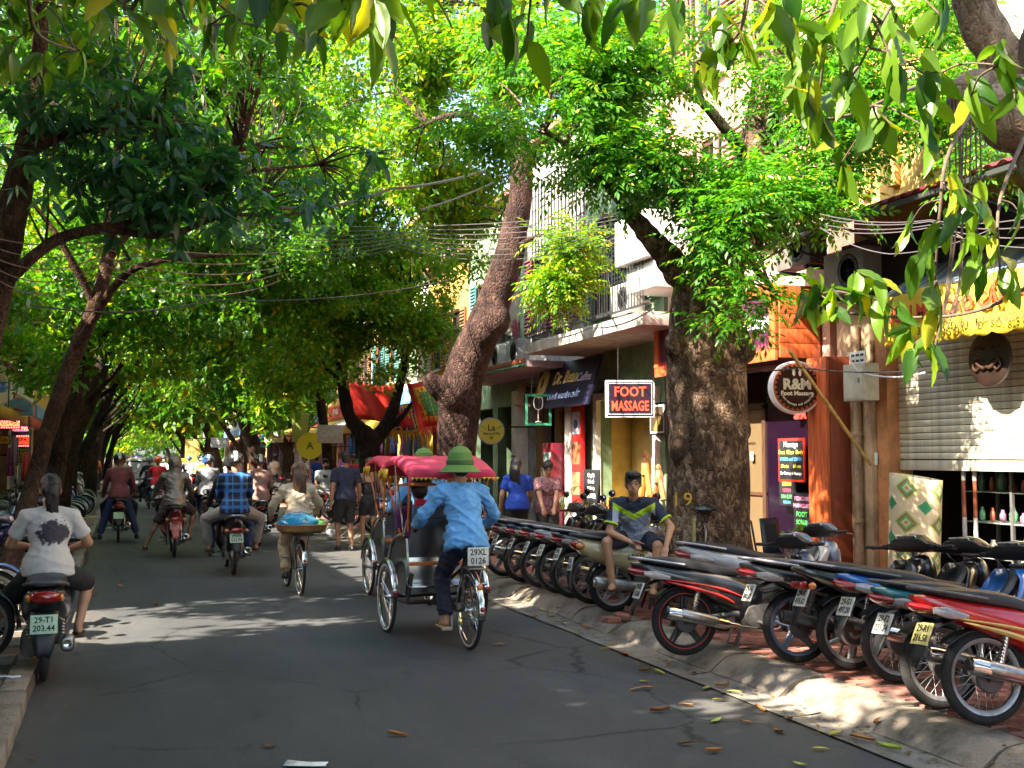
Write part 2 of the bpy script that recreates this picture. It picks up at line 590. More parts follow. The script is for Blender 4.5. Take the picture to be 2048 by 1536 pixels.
for i in range(0,40):
 y = -1 + i * 1.0
 k = 'k%d' % (i % 5)
 part('kerb_block', k, lambda mb: mb.box((0, 0, 0), (.17, .975, .16), bev=.018), kerbm, lk, (-.705 + .012 * math.sin(i * 1.7), y, .04 + .006 * math.sin(i * 2.7)), .008 * math.sin(i * 3.1))
lp = MB().box((-2.3, 120, .035), (3.05, 260, .13)).build('left_pavement', mortar)
lp['kind'] = 'structure'
for r_ in range(0,34):
 for c_ in range(0,5):
  x,y = -1.02 - c_ * .42 - (.21 if r_ % 2 else 0),4 + r_ * .42
  part('paving_slab', 's', lambda mb: mb.box((0, 0, 0), (.405, .405, .05), bev=.012), slabm if random.random() < .6 else slab_d, lp, (x, y, .088 + random.uniform(-.006, .006)), random.uniform(-.012, .012))
def paper(loc,w,l,rz,label,col=(.75,.76,.74)):
 mb = MB()
 mb.sheet([[(w * (i / 3 - .5) + .01 * math.sin(j * 3 + i),l * (j / 3 - .5),.012 + .014 * noise.noise((i * .7,j * .9,loc[0]))) for i in range(4)] for j in range(4)])
 o = mb.build('scrap_paper', M('paper_%d' % (col[2] * 100), col, .7, bump=.2))
 sol = o.modifiers.new('thick', 'SOLIDIFY'); sol.thickness = .002
 o.location = loc; o.rotation_euler = (0,0,rz)
 tag(o, label, 'litter')
p = gpt(612,1532)
paper((p.x, p.y, .004), .24, .10, R(-20), 'white sheet of paper lying on the asphalt in front')
p = gpt(18,1356,.12)
paper((p.x, p.y, .118), .16, .05, R(-16), 'pale blue paper scrap on the left pavement slabs', (.55, .65, .8))
# ================================================================== trees
def bark_mat(name,c1,c2,c3,sc=7.0,bump=.75,stretch=(1,1,.6)):
 m = bpy.data.materials.new(name)
 m.use_nodes = True
 nt = m.node_tree
 L = nt.links
 b = nt.nodes['Principled BSDF']
 b.inputs['Roughness'].default_value = .9
 b.inputs['Specular IOR Level'].default_value = .2
 tc = nt.nodes.new('ShaderNodeTexCoord')
 mp = nt.nodes.new('ShaderNodeMapping'); mp.inputs['Scale'].default_value = stretch
 L.new(tc.outputs['Object'], mp.inputs[0])
 n1 = nt.nodes.new('ShaderNodeTexNoise'); n1.inputs['Scale'].default_value = sc * .5; n1.inputs['Detail'].default_value = 7
 L.new(mp.outputs[0], n1.inputs['Vector'])
 ad = nt.nodes.new('ShaderNodeMixRGB'); ad.inputs[0].default_value = .22
 L.new(mp.outputs[0], ad.inputs[1]); L.new(n1.outputs['Color'], ad.inputs[2])
 v = nt.nodes.new('ShaderNodeTexVoronoi'); v.inputs['Scale'].default_value = sc * 4.2; v.feature = 'F1'
 L.new(ad.outputs[0], v.inputs['Vector'])
 v2 = nt.nodes.new('ShaderNodeTexVoronoi'); v2.inputs['Scale'].default_value = sc * 4.2; v2.feature = 'DISTANCE_TO_EDGE'
 L.new(ad.outputs[0], v2.inputs['Vector'])
 rp = nt.nodes.new('ShaderNodeValToRGB')
 rp.color_ramp.elements[0].position = .3; rp.color_ramp.elements[1].position = .72
 rp.color_ramp.elements[0].color = (*c1,1); rp.color_ramp.elements[1].color = (*c3,1)
 e = rp.color_ramp.elements.new(.5); e.color = (*c2,1)
 mxf = nt.nodes.new('ShaderNodeMixRGB'); mxf.inputs[0].default_value = .30
 L.new(n1.outputs['Fac'], mxf.inputs[1]); L.new(v.outputs['Color'], mxf.inputs[2])
 bw = nt.nodes.new('ShaderNodeRGBToBW'); L.new(mxf.outputs[0], bw.inputs[0])
 L.new(bw.outputs[0],rp.inputs[0])
 L.new(rp.outputs[0], b.inputs['Base Color'])
 mr = nt.nodes.new('ShaderNodeMapRange'); mr.inputs['From Max'].default_value = .22
 L.new(v2.outputs['Distance'], mr.inputs[0])
 n3 = nt.nodes.new('ShaderNodeTexNoise'); n3.inputs['Scale'].default_value = sc * 9; n3.inputs['Detail'].default_value = 4
 L.new(mp.outputs[0], n3.inputs['Vector'])
 sm = nt.nodes.new('ShaderNodeMath'); sm.operation = 'MULTIPLY_ADD'; sm.inputs[1].default_value = .5
 L.new(n3.outputs['Fac'], sm.inputs[0]); L.new(mr.outputs[0], sm.inputs[2])
 bp = nt.nodes.new('ShaderNodeBump'); bp.inputs['Strength'].default_value = bump; bp.inputs['Distance'].default_value = .03
 L.new(sm.outputs[0], bp.inputs['Height'])
 L.new(bp.outputs[0], b.inputs['Normal'])
 MATS[name] = m
 return m
bark_big = bark_mat('bark_flaky', (.028, .018, .013), (.11, .068, .044), (.42, .29, .20), 9)
bark_red = bark_mat('bark_reddish', (.012, .008, .007), (.042, .022, .017), (.10, .058, .044), 6)
bark_dark = bark_mat('bark_dark', (.012, .008, .006), (.032, .020, .014), (.07, .045, .03), 7)
bark_pale = bark_mat('bark_pale', (.10, .062, .042), (.28, .185, .125), (.50, .37, .27), 9, .45)
bark_brown = bark_mat('bark_brown', (.022, .012, .007), (.06, .031, .018), (.12, .066, .038), 8)
G = {
 'blue':  leaf_mat('leaf_bluish', (.022, .075, .040), (.055, .135, .075), (1.3, 2.0, .35), .24),
 'mid':   leaf_mat('leaf_mid', (.026, .10, .010), (.075, .19, .014), (2.0, 2.0, .4), .42, (.20, .17, .012), .95),
 'bright': leaf_mat('leaf_bright', (.045, .15, .008), (.13, .26, .012), (2.4, 2.1, .35), .42, (.30, .26, .015), .90),
 'fresh': leaf_mat('leaf_fresh', (.030, .14, .014), (.085, .24, .020), (1.9, 1.9, .4), .36, (.22, .27, .015), .92),
 'near':  leaf_mat('leaf_near', (.018, .070, .010), (.12, .22, .018), (2.4, 2.3, .35), .36, (.26, .26, .02), .91),
 'deep':  leaf_mat('leaf_deep', (.014, .055, .010), (.034, .11, .014), (1.6, 1.8, .35), .45),
}
def leaf_broad(l=1.0,w=.36,droop=.22,fold=.10):
 """pointed leaf folded along its midrib, base at the origin, tip along +x"""
 xs = [0,.28,.62,1.0]
 ws = [0.0,.5,.42,0.0]
 zs = [0,-.02,-.5 * droop,-droop]
 v = [(0,0,0)]
 for i in (1,2):
  v += [(xs[i] * l,0,zs[i] * l - fold * w * .5),(xs[i] * l,ws[i] * w,zs[i] * l),(xs[i] * l,-ws[i] * w,zs[i] * l)]
 v.append((l,0,zs[3] * l))
 t = [(0,1,2),(0,3,1),(1,4,5),(1,5,2),(1,6,4),(1,3,6),(4,7,5),(4,6,7)]
 return np.array(v,float),np.array(t,int)
def leaf_small(l=1.0,w=.42):
 v = [(0,0,0),(.5 * l,w * .5,.04 * l),(l,0,-.06 * l),(.5 * l,-w * .5,.04 * l)]
 return np.array(v,float),np.array([(0,2,1),(0,3,2)],int)
def merge(parts):
 vs_,ts,n = [],[],0
 for v,t in parts:
  vs_.append(v); ts.append(t + n); n += len(v)
 return np.concatenate(vs_),np.concatenate(ts)
def xform(vt,rot,loc,s=1.0):
 v,t = vt
 return (v * s) @ np.array(rot).T + np.array(loc),t
def rotm(rx,ry,rz):
 return np.array((Matrix.Rotation(rz, 3, 'Z') @ Matrix.Rotation(ry, 3, 'Y') @ Matrix.Rotation(rx, 3, 'X')))
def sprig_whorl(n=7,ll=.16,w=.33,rs=0):
 """a twig tip with a loose whorl of drooping broad leaves"""
 rnd = random.Random(rs)
 ps = []
 for i in range(n):
  a = 2 * PI * i / n + rnd.uniform(-.35,.35)
  pit = rnd.uniform(.05,.95)
  ps.append(xform(leaf_broad(1,w,.22),rotm(rnd.uniform(-.5,.5),pit,a),(.02 * math.cos(a),.02 * math.sin(a),-.10 * i / n * ll * 4),ll * rnd.uniform(.7,1.15)))
 return merge(ps)
def sprig_fronds(n=4,fl=.42,pairs=7,lw=.09,rs=0):
 """twig with pinnate fronds: leaflets in two rows along an arching stalk"""
 rnd = random.Random(rs)
 ps = []
 for i in range(n):
  a = 2 * PI * i / n + rnd.uniform(-.5,.5)
  el = rnd.uniform(-.25,.55)
  f = []
  L_ = fl * rnd.uniform(.7,1.2)
  for k in range(pairs):
   t = (k + 1.2) / (pairs + .6)
   x,z = L_ * t,-.32 * L_ * t * t
   for sgn in (-1,1):
    f.append(xform(leaf_small(lw * (1.15 - .5 * abs(t - .5)),lw * .42),rotm(rnd.uniform(-.35,.35),.22 + .45 * t + rnd.uniform(-.2,.2),sgn * (1.1 - .3 * t)),(x,0,z)))
  f.append(xform(leaf_small(lw * 1.1,lw * .42),rotm(0,.7,0),(L_,0,-.32 * L_)))
  ps.append(xform(merge(f),rotm(rnd.uniform(-.4,.4),-el,a),(0,0,0)))
 return merge(ps)
def sprig_fine(n=10,ll=.11,spread=.22,rs=0):
 rnd = random.Random(rs)
 ps = []
 for i in range(n):
  p = Vector((rnd.gauss(0,1),rnd.gauss(0,1),rnd.gauss(0,.7)))
  p = p.normalized() * spread * rnd.uniform(.2,1)
  ps.append(xform(leaf_small(ll * rnd.uniform(.7,1.3),ll * .5),rotm(rnd.uniform(-1,1),rnd.uniform(-.3,1.2),rnd.uniform(0,2 * PI)),p))
 return merge(ps)
SPR = {}
for i in range(5):
 SPR['whorl', i] = sprig_whorl(7, .165, .30, i)
 SPR['big', i] = sprig_whorl(6, .20, .30, 30 + i)
 SPR['frond', i] = sprig_fronds(4, .40, 6, .082, i)
 SPR['fine', i] = sprig_fine(11, .115, .24, i)
 SPR['far', i] = sprig_fine(9, .24, .42, 10 + i)
 SPR['vfar', i] = sprig_fine(8, .55, .8, 20 + i)
def np_mesh(name,V,T,mat_):
 me = bpy.data.meshes.new(name)
 n,k = len(V),len(T)
 me.vertices.add(n); me.loops.add(3 * k); me.polygons.add(k)
 me.vertices.foreach_set('co', V.astype(np.float32).ravel())
 me.loops.foreach_set('vertex_index', T.astype(np.int32).ravel())
 me.polygons.foreach_set('loop_start', np.arange(0, 3 * k, 3, dtype=np.int32))
 me.polygons.foreach_set('loop_total', np.full(k, 3, np.int32))
 me.polygons.foreach_set('use_smooth', np.ones(k, bool))
 me.materials.append(mat_)
 me.update(calc_edges=True)
 me.validate()
 return me
def scatter(kind,P,size,rng,droop=0.0):
 """sprigs of one kind at the points P (n x 3), each turned at random"""
 Vs,Ts,n0 = [],[],0
 var = rng.integers(0,5,len(P))
 for q in range(5):
  idx = np.where(var == q)[0]
  if not len(idx): continue
  v,t = SPR[kind,q]
  a = rng.uniform(0,2 * PI,len(idx)); b = rng.normal(0,.38,len(idx)) + droop; c = rng.normal(0,.38,len(idx))
  ca,sa,cb,sb,cc,sc_ = np.cos(a),np.sin(a),np.cos(b),np.sin(b),np.cos(c),np.sin(c)
  s = size * rng.uniform(.75,1.25,len(idx))
  Rm = np.empty((len(idx),3,3))
  Rm[:,0,0] = ca * cb; Rm[:,0,1] = ca * sb * sc_ - sa * cc; Rm[:,0,2] = ca * sb * cc + sa * sc_
  Rm[:,1,0] = sa * cb; Rm[:,1,1] = sa * sb * sc_ + ca * cc; Rm[:,1,2] = sa * sb * cc - ca * sc_
  Rm[:,2,0] = -sb;     Rm[:,2,1] = cb * sc_;               Rm[:,2,2] = cb * cc
  W = np.einsum('nij,vj->nvi', Rm * s[:, None, None], v) + P[idx][:, None, :]
  Vs.append(W.reshape(-1,3))
  Ts.append((t[None] + (np.arange(len(idx)) * len(v))[:,None,None]).reshape(-1,3) + n0)
  n0 += len(idx) * len(v)
 if not Vs: return np.zeros((0,3)),np.zeros((0,3),int)
 return np.concatenate(Vs),np.concatenate(Ts)
LIT = [(-.1,12.0,1.1,1.0),(2.0,11.8,.9,.30),(4.5,12.2,.45,1.4),(4.05,7.0,.55,.30),(5.0,6.5,.5,.75),(5.6,8.2,.5,.5),(4.6,9.5,.2,.5),
       (4.2,20.0,.9,.5),(2.6,17.3,.7,.25),(.6,42,1.0,1.5),(1.6,58,2.0,4)]
LITW = [(9.0,10.6,2.2,1.5,1.0),(9.0,13.2,2.0,1.1,1.9),(9,14.5,6,5.5,2.3),(9,9,5,4,1.2),(7.6,8,3.3,2.5,.6),(9,20,5,3,1),(6,13.2,3.2,.7,1.1),
  (5.4,17.5,3.5,.6,1.8),(2.4,3.4,3.0,1.0,.8),(3.4,4.0,2.7,.9,.8),(1.0,2.6,2.9,.5,.5),(7,14,6,3.5,2.5),(6,17,6,3.5,2.5)]      # walls and crowns: x,y,z,half size y,half size z
def sun_cull(P,keep_edge=.35):
 """true for points that do not shade a lit place"""
 k = P[:,2] / SUN.z
 gx,gy = P[:,0] - SUN.x * k,P[:,1] - SUN.y * k
 ok = np.ones(len(P),bool)
 for (x,y,a,b) in LIT:
  ok &= ((gx - x) / (a + .12)) ** 2 + ((gy - y) / (b + .12)) ** 2 > 1
 for (x,y,z,a,b) in LITW:
  q = (x - P[:,0]) / -SUN.x
  wy,wz = P[:,1] - SUN.y * q,P[:,2] - SUN.z * q
  ok &= ~((q > .6) & (np.abs(wy - y) < a) & (np.abs(wz - z) < b))
 return ok
def crown_pts(blobs,n,rng,shell=.55,holes=1.6,thr=-.12):
 """points in ellipsoids (x, y, z, rx, ry, rz), denser to the outside, with gaps"""
 vol = np.array([b[3] * b[4] * b[5] for b in blobs]) ** .8
 pick = rng.choice(len(blobs),n,p=vol / vol.sum())
 B = np.array(blobs)[pick]
 d = rng.normal(0,1,(n,3)); d /= np.linalg.norm(d,axis=1)[:,None]
 r = shell + (1 - shell) * rng.uniform(0,1,n) ** .6
 r *= 1 + .22 * np.sin(d[:,0] * 5 + pick) * np.sin(d[:,1] * 4.3 + pick * 2) + .12 * np.sin(d[:,2] * 9 + pick)
 P = B[:,:3] + d * r[:,None] * B[:,3:6]
 f = np.sin(P[:,0] * holes * 1.7 + 1.3) * np.sin(P[:,1] * holes * 1.3 + .4) + np.sin(P[:,2] * holes * 2.1 + P[:,0] * .7) * .6 + rng.normal(0,.25,n)
 return P[f > thr]
def limb_mesh(mb,path,r0,r1,n=10,k=5,nz=.18,rs=None):
 pts = chain(path,k)
 rs = rs or [r0,r1]
 mb.tube(pts,ramp_r(rs,len(pts)),n,nz=nz)
def twigs(mb,P,rng,roots,m_,r=.012):
 """thin branches from the limbs into the crown"""
 roots = np.array(roots)
 for i in rng.choice(len(P),min(m_,len(P)),replace=False):
  p = P[i]
  q = roots[np.argmin(((roots - p) ** 2).sum(1) + rng.uniform(0,.5,len(roots)))]
  mid = (p + q) / 2 + rng.normal(0,.08,3) * np.linalg.norm(p - q) + np.array([0,0,.10 * np.linalg.norm(p - q)])
  mb.tube(chain([q,mid,p],4),ramp_r([r * 1.9,r,r * .4],9),5)
def tree(name, label, cat, group, trunk, bark, blobs=(), kind='fine', leaf='mid', n=3000, size=1.0, seed=1, limbs=(), nside=16, cull=True, ntw=60, twr=.014, shell=.5, holes=1.6, thr=-.12, trunk_rs=None, keep=None, k=6, nz=.16, extra=None, droop=0.0, rm=0):
 rng = np.random.default_rng(seed)
 base = Vector(trunk[0])
 root = empty(name,base,0,label,cat,group)
 mb = MB()
 tp = chain([Vector(p) - base for p in trunk],k)
 mb.tube(tp,ramp_r(trunk_rs,len(tp)),nside,nz=nz)
 if extra: extra(mb,base)
 if rm: put('trunk', remesh(mb, rm, 5, mats=bark, name='trunk'), root)
 else: mb.build('trunk', bark, root, ang=180)
 rts = [tuple(p) for p in tp[len(tp) // 2:]]
 lm = MB()
 for (pts,r0,r1) in limbs:
  pl = chain([Vector(p) - base for p in pts],6)
  lm.tube(pl,ramp_r([r0,r1],len(pl)),9,nz=.15)
  rts += [tuple(p) for p in pl[2:]]
 if len(blobs):
  P = crown_pts(blobs,n,rng,shell,holes,thr)
  if cull: P = P[sun_cull(P)]
  if keep is not None: P = P[keep(P)]
  Pl = P - np.array(base)
  twigs(lm,Pl,rng,rts,ntw,twr)
  V,T = scatter(kind,Pl,size,rng,droop)
  put('crown', np_mesh('crown', V, T, G[leaf]), root)['kind'] = 'stuff'
 if len(lm.v): lm.build('limbs', bark, root, ang=180)
 return root
def scr(P):
 """where points fall in the photograph, and their depth"""
 d = P - np.array(CAM)
 F = np.array((math.sin(TH) * math.cos(PT),math.cos(TH) * math.cos(PT),math.sin(PT)))
 Rt = np.array((math.cos(TH),-math.sin(TH),0.0))
 U = np.cross(Rt,F)
 z = d @ F
 return 1024 + FPX * (d @ Rt) / z,768 - FPX * (d @ U) / z,z
def dp(x,y,D): return tuple(dpt(x,y,D))
def blob(x,y,D,rx,ry=None,rz=None):
 p = dpt(x,y,D)
 return (p.x,p.y,p.z,rx,ry or rx,rz or rx)
KERBTREES = 'trees along the kerbs of the street'
def flare(mb,b):
 for i,a in enumerate((2.4,3.3,4.2,5.2,.6,1.5)):
  p0 = Vector((.30 * math.cos(a),.30 * math.sin(a),.55)); p1 = Vector((.62 * math.cos(a),.62 * math.sin(a),-.03))
  mb.tube(chain([p0,(p0 + p1) / 2 + Vector((.03 * math.cos(a),.03 * math.sin(a),-.05)),p1],4),ramp_r([.16,.15,.06],9),8,nz=.2)
b1 = (6.0,10.65,.10)
def fl1(mb,b):
 flare(mb,b)
 for (x,y,D,r) in ((1340,520,11.9,.17),(1352,548,11.8,.15),(1330,505,11.9,.14)):
  mb.ball(dpt(x,y,D) - b,(r,r * .9,r),12,9)
 for (x,y) in ((1490,700),(1350,690),(1480,860),(1360,900),(1470,1010)):
  mb.ball(dpt(x,y,11.75) - b,(.13,.12,.16),10,7)
big = tree('street_tree', 'thickest street tree with flaky bark and the yellow number 19', 'tree', KERBTREES,
     [b1,dp(1418,1050,12),dp(1416,860,12),dp(1412,700,12),dp(1416,580,12),dp(1450,490,12.1),dp(1505,330,12.3),dp(1535,160,12.5),dp(1548,-40,12.7),dp(1560,-330,13)],
     bark_big,rm=.035,trunk_rs=[.60,.46,.43,.42,.38,.27,.22,.18,.15,.10],nside=40,k=7,nz=.13,extra=fl1,
     limbs=[([dp(1400,590,11.9),dp(1352,535,11.8),dp(1305,480,11.7),dp(1262,430,11.6)],.17,.09),
   ([dp(1262,430,11.6),dp(1180,330,11.2),dp(1090,260,11)],.06,.02),([dp(1505,330,12.3),dp(1400,200,11.8),dp(1280,120,11.5)],.08,.02),
   ([dp(1460,480,12),dp(1530,560,11.2),dp(1560,600,10.8)],.05,.015),([dp(1535,160,12.5),dp(1650,120,12.2),dp(1720,160,12)],.07,.02)],
     blobs=[blob(1080,215,11.2,.75,.7,.55),blob(1190,150,11.4,.8,.8,.6),blob(1290,230,11.3,.75,.7,.6),blob(1210,320,11.2,.55,.5,.4),blob(1330,330,11.4,.55,.5,.5),
   blob(1470,420,11.3,.75,.7,.55),blob(1450,470,11.2,.5,.45,.35),blob(1540,470,11.2,.65,.6,.6),blob(1550,330,11.4,.55,.5,.5),
   blob(1500,590,10.9,.30,.3,.22),blob(1465,650,10.9,.22,.2,.14),blob(1620,300,11.6,.5,.5,.6),blob(1700,250,11.8,.5,.5,.6),blob(1650,400,11.6,.35,.3,.35),
   blob(1110,90,12,.8,.8,.5),blob(1330,60,12.2,.9,.8,.6),blob(1010,260,11.5,.45,.4,.4),blob(1600,130,12.3,.9,.9,.8),blob(1780,200,12,.6,.6,.5),blob(1760,320,11.6,.45,.4,.35),blob(1850,260,11.5,.5,.5,.4),blob(1900,150,11.6,.6,.6,.5),blob(1830,60,12,.7,.7,.5),blob(1960,330,11,.35,.35,.3)],
     kind='frond', leaf='fresh', n=2800, size=1.0, seed=11, cull=False, keep=lambda P: (lambda q: ~((q[0] > 1375) & (q[0] < 1490) & (q[1] < 335) & (np.sin(P[:, 0] * 37 + P[:, 2] * 29) < .75)))(scr(P)), ntw=110, twr=.009, shell=.2, holes=2.4, thr=-.05)
for s_, dx in (('1', -12), ('9', 12)):
 p = dpt(1364 + dx,1000,11.52)
 o = text('number', s_, .2, M('yellow_paint', (.45, .28, .03), .9, var=.4, scale=40), big, p - Vector(b1), (PI / 2, 0, -R(32)), ext=.012, bold=.001)
def fl2(mb,b):
 mb.tube(chain([dpt(915,800,18.4) - b,dpt(885,782,18.2) - b,dpt(862,762,18.1) - b,dpt(852,748,18.1) - b],4),ramp_r([.22,.19,.16,.09],13),12,nz=.2)
 for (x,y,r) in ((968,660,.30),(992,640,.26),(905,785,.32)):
  mb.ball(dpt(x,y,18.3) - b,(r,r * .9,r * 1.1),12,9)
tree('street_tree', 'street tree with a curved reddish trunk and a burl beside the round yellow bar sign', 'tree', KERBTREES,
     [(5.3,17.4,.05),dp(922,1000,18.5),dp(912,890,18.5),dp(918,800,18.5),dp(938,720,18.5),dp(980,620,18.5),dp(1020,500,18.5),dp(1042,370,18.5),dp(1030,240,18.6),dp(985,100,18.8),dp(965,-60,19)],
     bark_red,rm=.05,trunk_rs=[.50,.36,.33,.36,.33,.31,.25,.20,.17,.14,.10],nside=26,extra=fl2,nz=.2,
     limbs=[([dp(1035,300,18.5),dp(930,230,18.2),dp(850,250,18)],.1,.03),([dp(985,100,18.8),dp(1080,0,18.8)],.08,.03),([dp(1020,500,18.5),dp(1090,470,18),dp(1130,520,17.6)],.05,.015)],
     blobs=[blob(880,180,19,1.3,1.2,1.2),blob(800,330,20,1.3,1.2,1.2),blob(960,30,19,1.5,1.3,1.2),blob(1070,90,19,1.2,1.2,1.0),blob(880,400,20.5,1.0,1,.9),blob(930,420,22,.9,.9,.8),blob(965,320,21,.9,.9,.8),blob(900,520,23,.8,.8,.6),blob(760,150,20,1.5,1.3,1.3),blob(900,30,20,1.5,1.5,1)],
     kind='fine', leaf='bright', n=5200, size=1.1, seed=21, cull=False, ntw=70, shell=.3)
tree('hanging_plant', 'bright yellow-green pinnate spray hanging in front of the balcony grille', 'plant', None,
     [dp(1150,400,16.4),dp(1130,440,16.3),dp(1120,500,16.2),dp(1115,560,16.2)],bark_brown,trunk_rs=[.015,.012,.01,.006],nside=6,nz=0,
     blobs=[blob(1140, 490, 16.3, .35, .3, .35), blob(1112, 575, 16.2, .28, .25, .38), blob(1150, 560, 16.2, .2, .2, .25)], kind='frond', leaf='bright', n=150, size=1.0, seed=23, cull=False, ntw=20, twr=.004, shell=.1, thr=-9)
tree('street_tree', 'dark street tree forking into a low wide Y behind the walking couple', 'tree', KERBTREES,
     [(5.3,24.2,.05),dp(741,1000,25.5),dp(738,930,25.5),dp(735,880,25.5),dp(700,835,25.3),dp(686,770,25.2),dp(678,690,25.2),dp(650,600,25.2)],bark_dark,
     trunk_rs=[.30,.24,.24,.26,.15,.14,.11,.06],
     limbs=[([dp(735,900,25.5),dp(772,850,25.6),dp(795,790,25.8),dp(812,700,26),dp(820,600,26)],.19,.05),([dp(765,865,25.5),dp(800,838,25.2),dp(828,800,25)],.1,.03),([dp(690,790,25.2),dp(668,750,25),dp(640,730,25)],.07,.02)],
     blobs=[blob(620,650,24,1.6,1.3,1.0),blob(720,640,24.5,1.5,1.4,1.0),blob(820,660,25,1.1,1.2,1.0),blob(560,560,24,1.6,1.4,1.2),blob(680,520,25,1.7,1.6,1.2),blob(800,530,26,1.4,1.6,1.4),blob(740,730,23.6,.7,.7,.5),blob(590,740,25,.9,.9,.6)],
     kind='fine', leaf='bright', n=4600, size=1.25, seed=31, ntw=60, shell=.3)
tree('street_tree', 'slim leaning street trunk between the round yellow sign and the orange shopfront', 'tree', KERBTREES,
     [(5.35,29.0,.05),dp(662,960,30.6),dp(652,880,30.6),dp(640,800,30.8),dp(628,720,31),dp(615,620,31)],bark_dark,trunk_rs=[.2,.15,.14,.13,.1,.06],
     limbs=[([dp(640,800,30.8),dp(600,720,30),dp(560,680,30)],.07,.02)],
     blobs=[blob(560,720,30,1.4,1.5,.9),blob(620,640,31,1.8,1.8,1.3),blob(520,640,31,1.7,1.6,1.2),blob(700,560,32,2,2,1.5),blob(560,800,29,.7,.7,.5)],
     kind='far', leaf='bright', n=3600, size=1.0, seed=41, shell=.3)
tree('street_tree', 'small street tree with a short fork in front of the souvenir shop', 'tree', KERBTREES,
     [(5.25,36.5,.05),dp(575,960,38),dp(576,910,38),dp(560,870,38),dp(545,820,38),dp(530,760,38)],bark_dark,trunk_rs=[.26,.2,.2,.15,.11,.06],
     limbs=[([dp(576,905,38),dp(588,870,38),dp(590,800,38)],.14,.05)],
     blobs=[blob(540,800,37,1.6,1.6,.9),blob(500,740,38,1.9,1.8,1.3),blob(590,790,38,1.2,1.5,.8),blob(600,700,40,2,2,1.5),blob(520,850,36,.6,.6,.5)],
     kind='far', leaf='mid', n=3600, size=1.0, seed=51, shell=.3)
far_r = [(5.3, 46, 'bark'), (5.3, 55, ''), (5.2, 66, ''), (5.3, 80, ''), (5.2, 96, ''), (5.3, 116, ''), (5.2, 140, '')]
for i,(x,y,_) in enumerate(far_r):
 lean = (-.9,.2)[i % 2]
 tree('street_tree', ['thick leaning trunk on the right kerb behind the white-shirted walkers', 'fifth dark tree up the right kerb beyond the leaning trunk'][i] if i < 2 else 'distant dark street trunk under the bright end of the canopy', 'tree', KERBTREES if i < 2 else 'distant trees at the end of the street',
         [(x,y,0),(x + lean * .3,y,1.8),(x + lean,y + .2,3.6),(x + lean * 1.6,y,6)],bark_dark,trunk_rs=[.42,.34,.26,.1] if i == 0 else [.3,.24,.2,.08],
         limbs=[((x + lean * .3,y,1.8),(x - 1.2,y - .6,3.6),(x - 2.4,y - 1,5)) and ([(x + lean * .3,y,1.8),(x - 1.2,y - .6,3.6),(x - 2.4,y - 1,5)],.14,.05)],
         blobs=[(x - 1.8,y - 1,5.4,2.2,3,1.6),(x - 3.2,y,7,2.6,3,2.0),(x,y,7.5,2.8,3.5,2.4),(x - .5,y - 2,4.4,1.2,1.6,.8)],
         kind='far' if y < 60 else 'vfar', leaf='bright' if i % 2 else 'mid', n=3000 if y < 60 else 1500, size=1.15, seed=60 + i, ntw=20, shell=.3, cull=y < 60)
tree('street_tree', 'left street tree with an arching brown limb and dark bluish drooping leaves', 'tree', KERBTREES,
     [(-1.75,7.2,.05),dp(-95,900,8.4),dp(-40,690,8.5),dp(2,520,8.6),dp(28,400,8.7),dp(52,310,8.8),dp(75,160,9),dp(90,-60,9)],bark_brown,
     trunk_rs=[.24,.17,.15,.13,.12,.10,.07,.04],
     limbs=[([dp(-30,660,8.5),dp(0,582,8.5),dp(60,518,8.5),dp(125,474,8.6),dp(205,456,8.7),dp(270,446,8.8),dp(345,430,9)],.055,.035),
   ([dp(205,456,8.7),dp(235,480,8.8),dp(260,520,8.9)],.03,.008),([dp(52,310,8.8),dp(110,275,8.7),dp(200,250,8.8),dp(330,240,9)],.06,.02),
   ([dp(205,456,8.7),dp(330,470,9),dp(460,430,9.4),dp(580,440,9.8)],.035,.012),([dp(345,430,9),dp(480,350,9.4),dp(640,330,10)],.03,.01)],
     blobs=[blob(60,230,8.6,.55,.6,.5),blob(190,270,8.8,.7,.6,.45),blob(330,330,8.9,.75,.6,.45),blob(180,370,8.6,.6,.5,.4),blob(300,410,8.7,.6,.5,.35),blob(450,330,9.2,.8,.7,.5),
   blob(560,380,9.6,.7,.6,.5),blob(440,430,9.2,.6,.5,.4),blob(90,390,8.3,.45,.5,.3),blob(610,300,10,.7,.7,.5),blob(250,190,9,.8,.7,.4),blob(470,220,9.6,.8,.7,.5),blob(520,490,9.5,.5,.4,.3),blob(690,320,10.4,.5,.5,.5),blob(600,500,9.8,.5,.4,.3)],
     kind='whorl', leaf='blue', n=860, size=1.05, seed=71, ntw=130, twr=.007, shell=.15, thr=.12, droop=.1)
def sub_tw(*pts): return ([dp(*p) for p in pts],.06,.02)
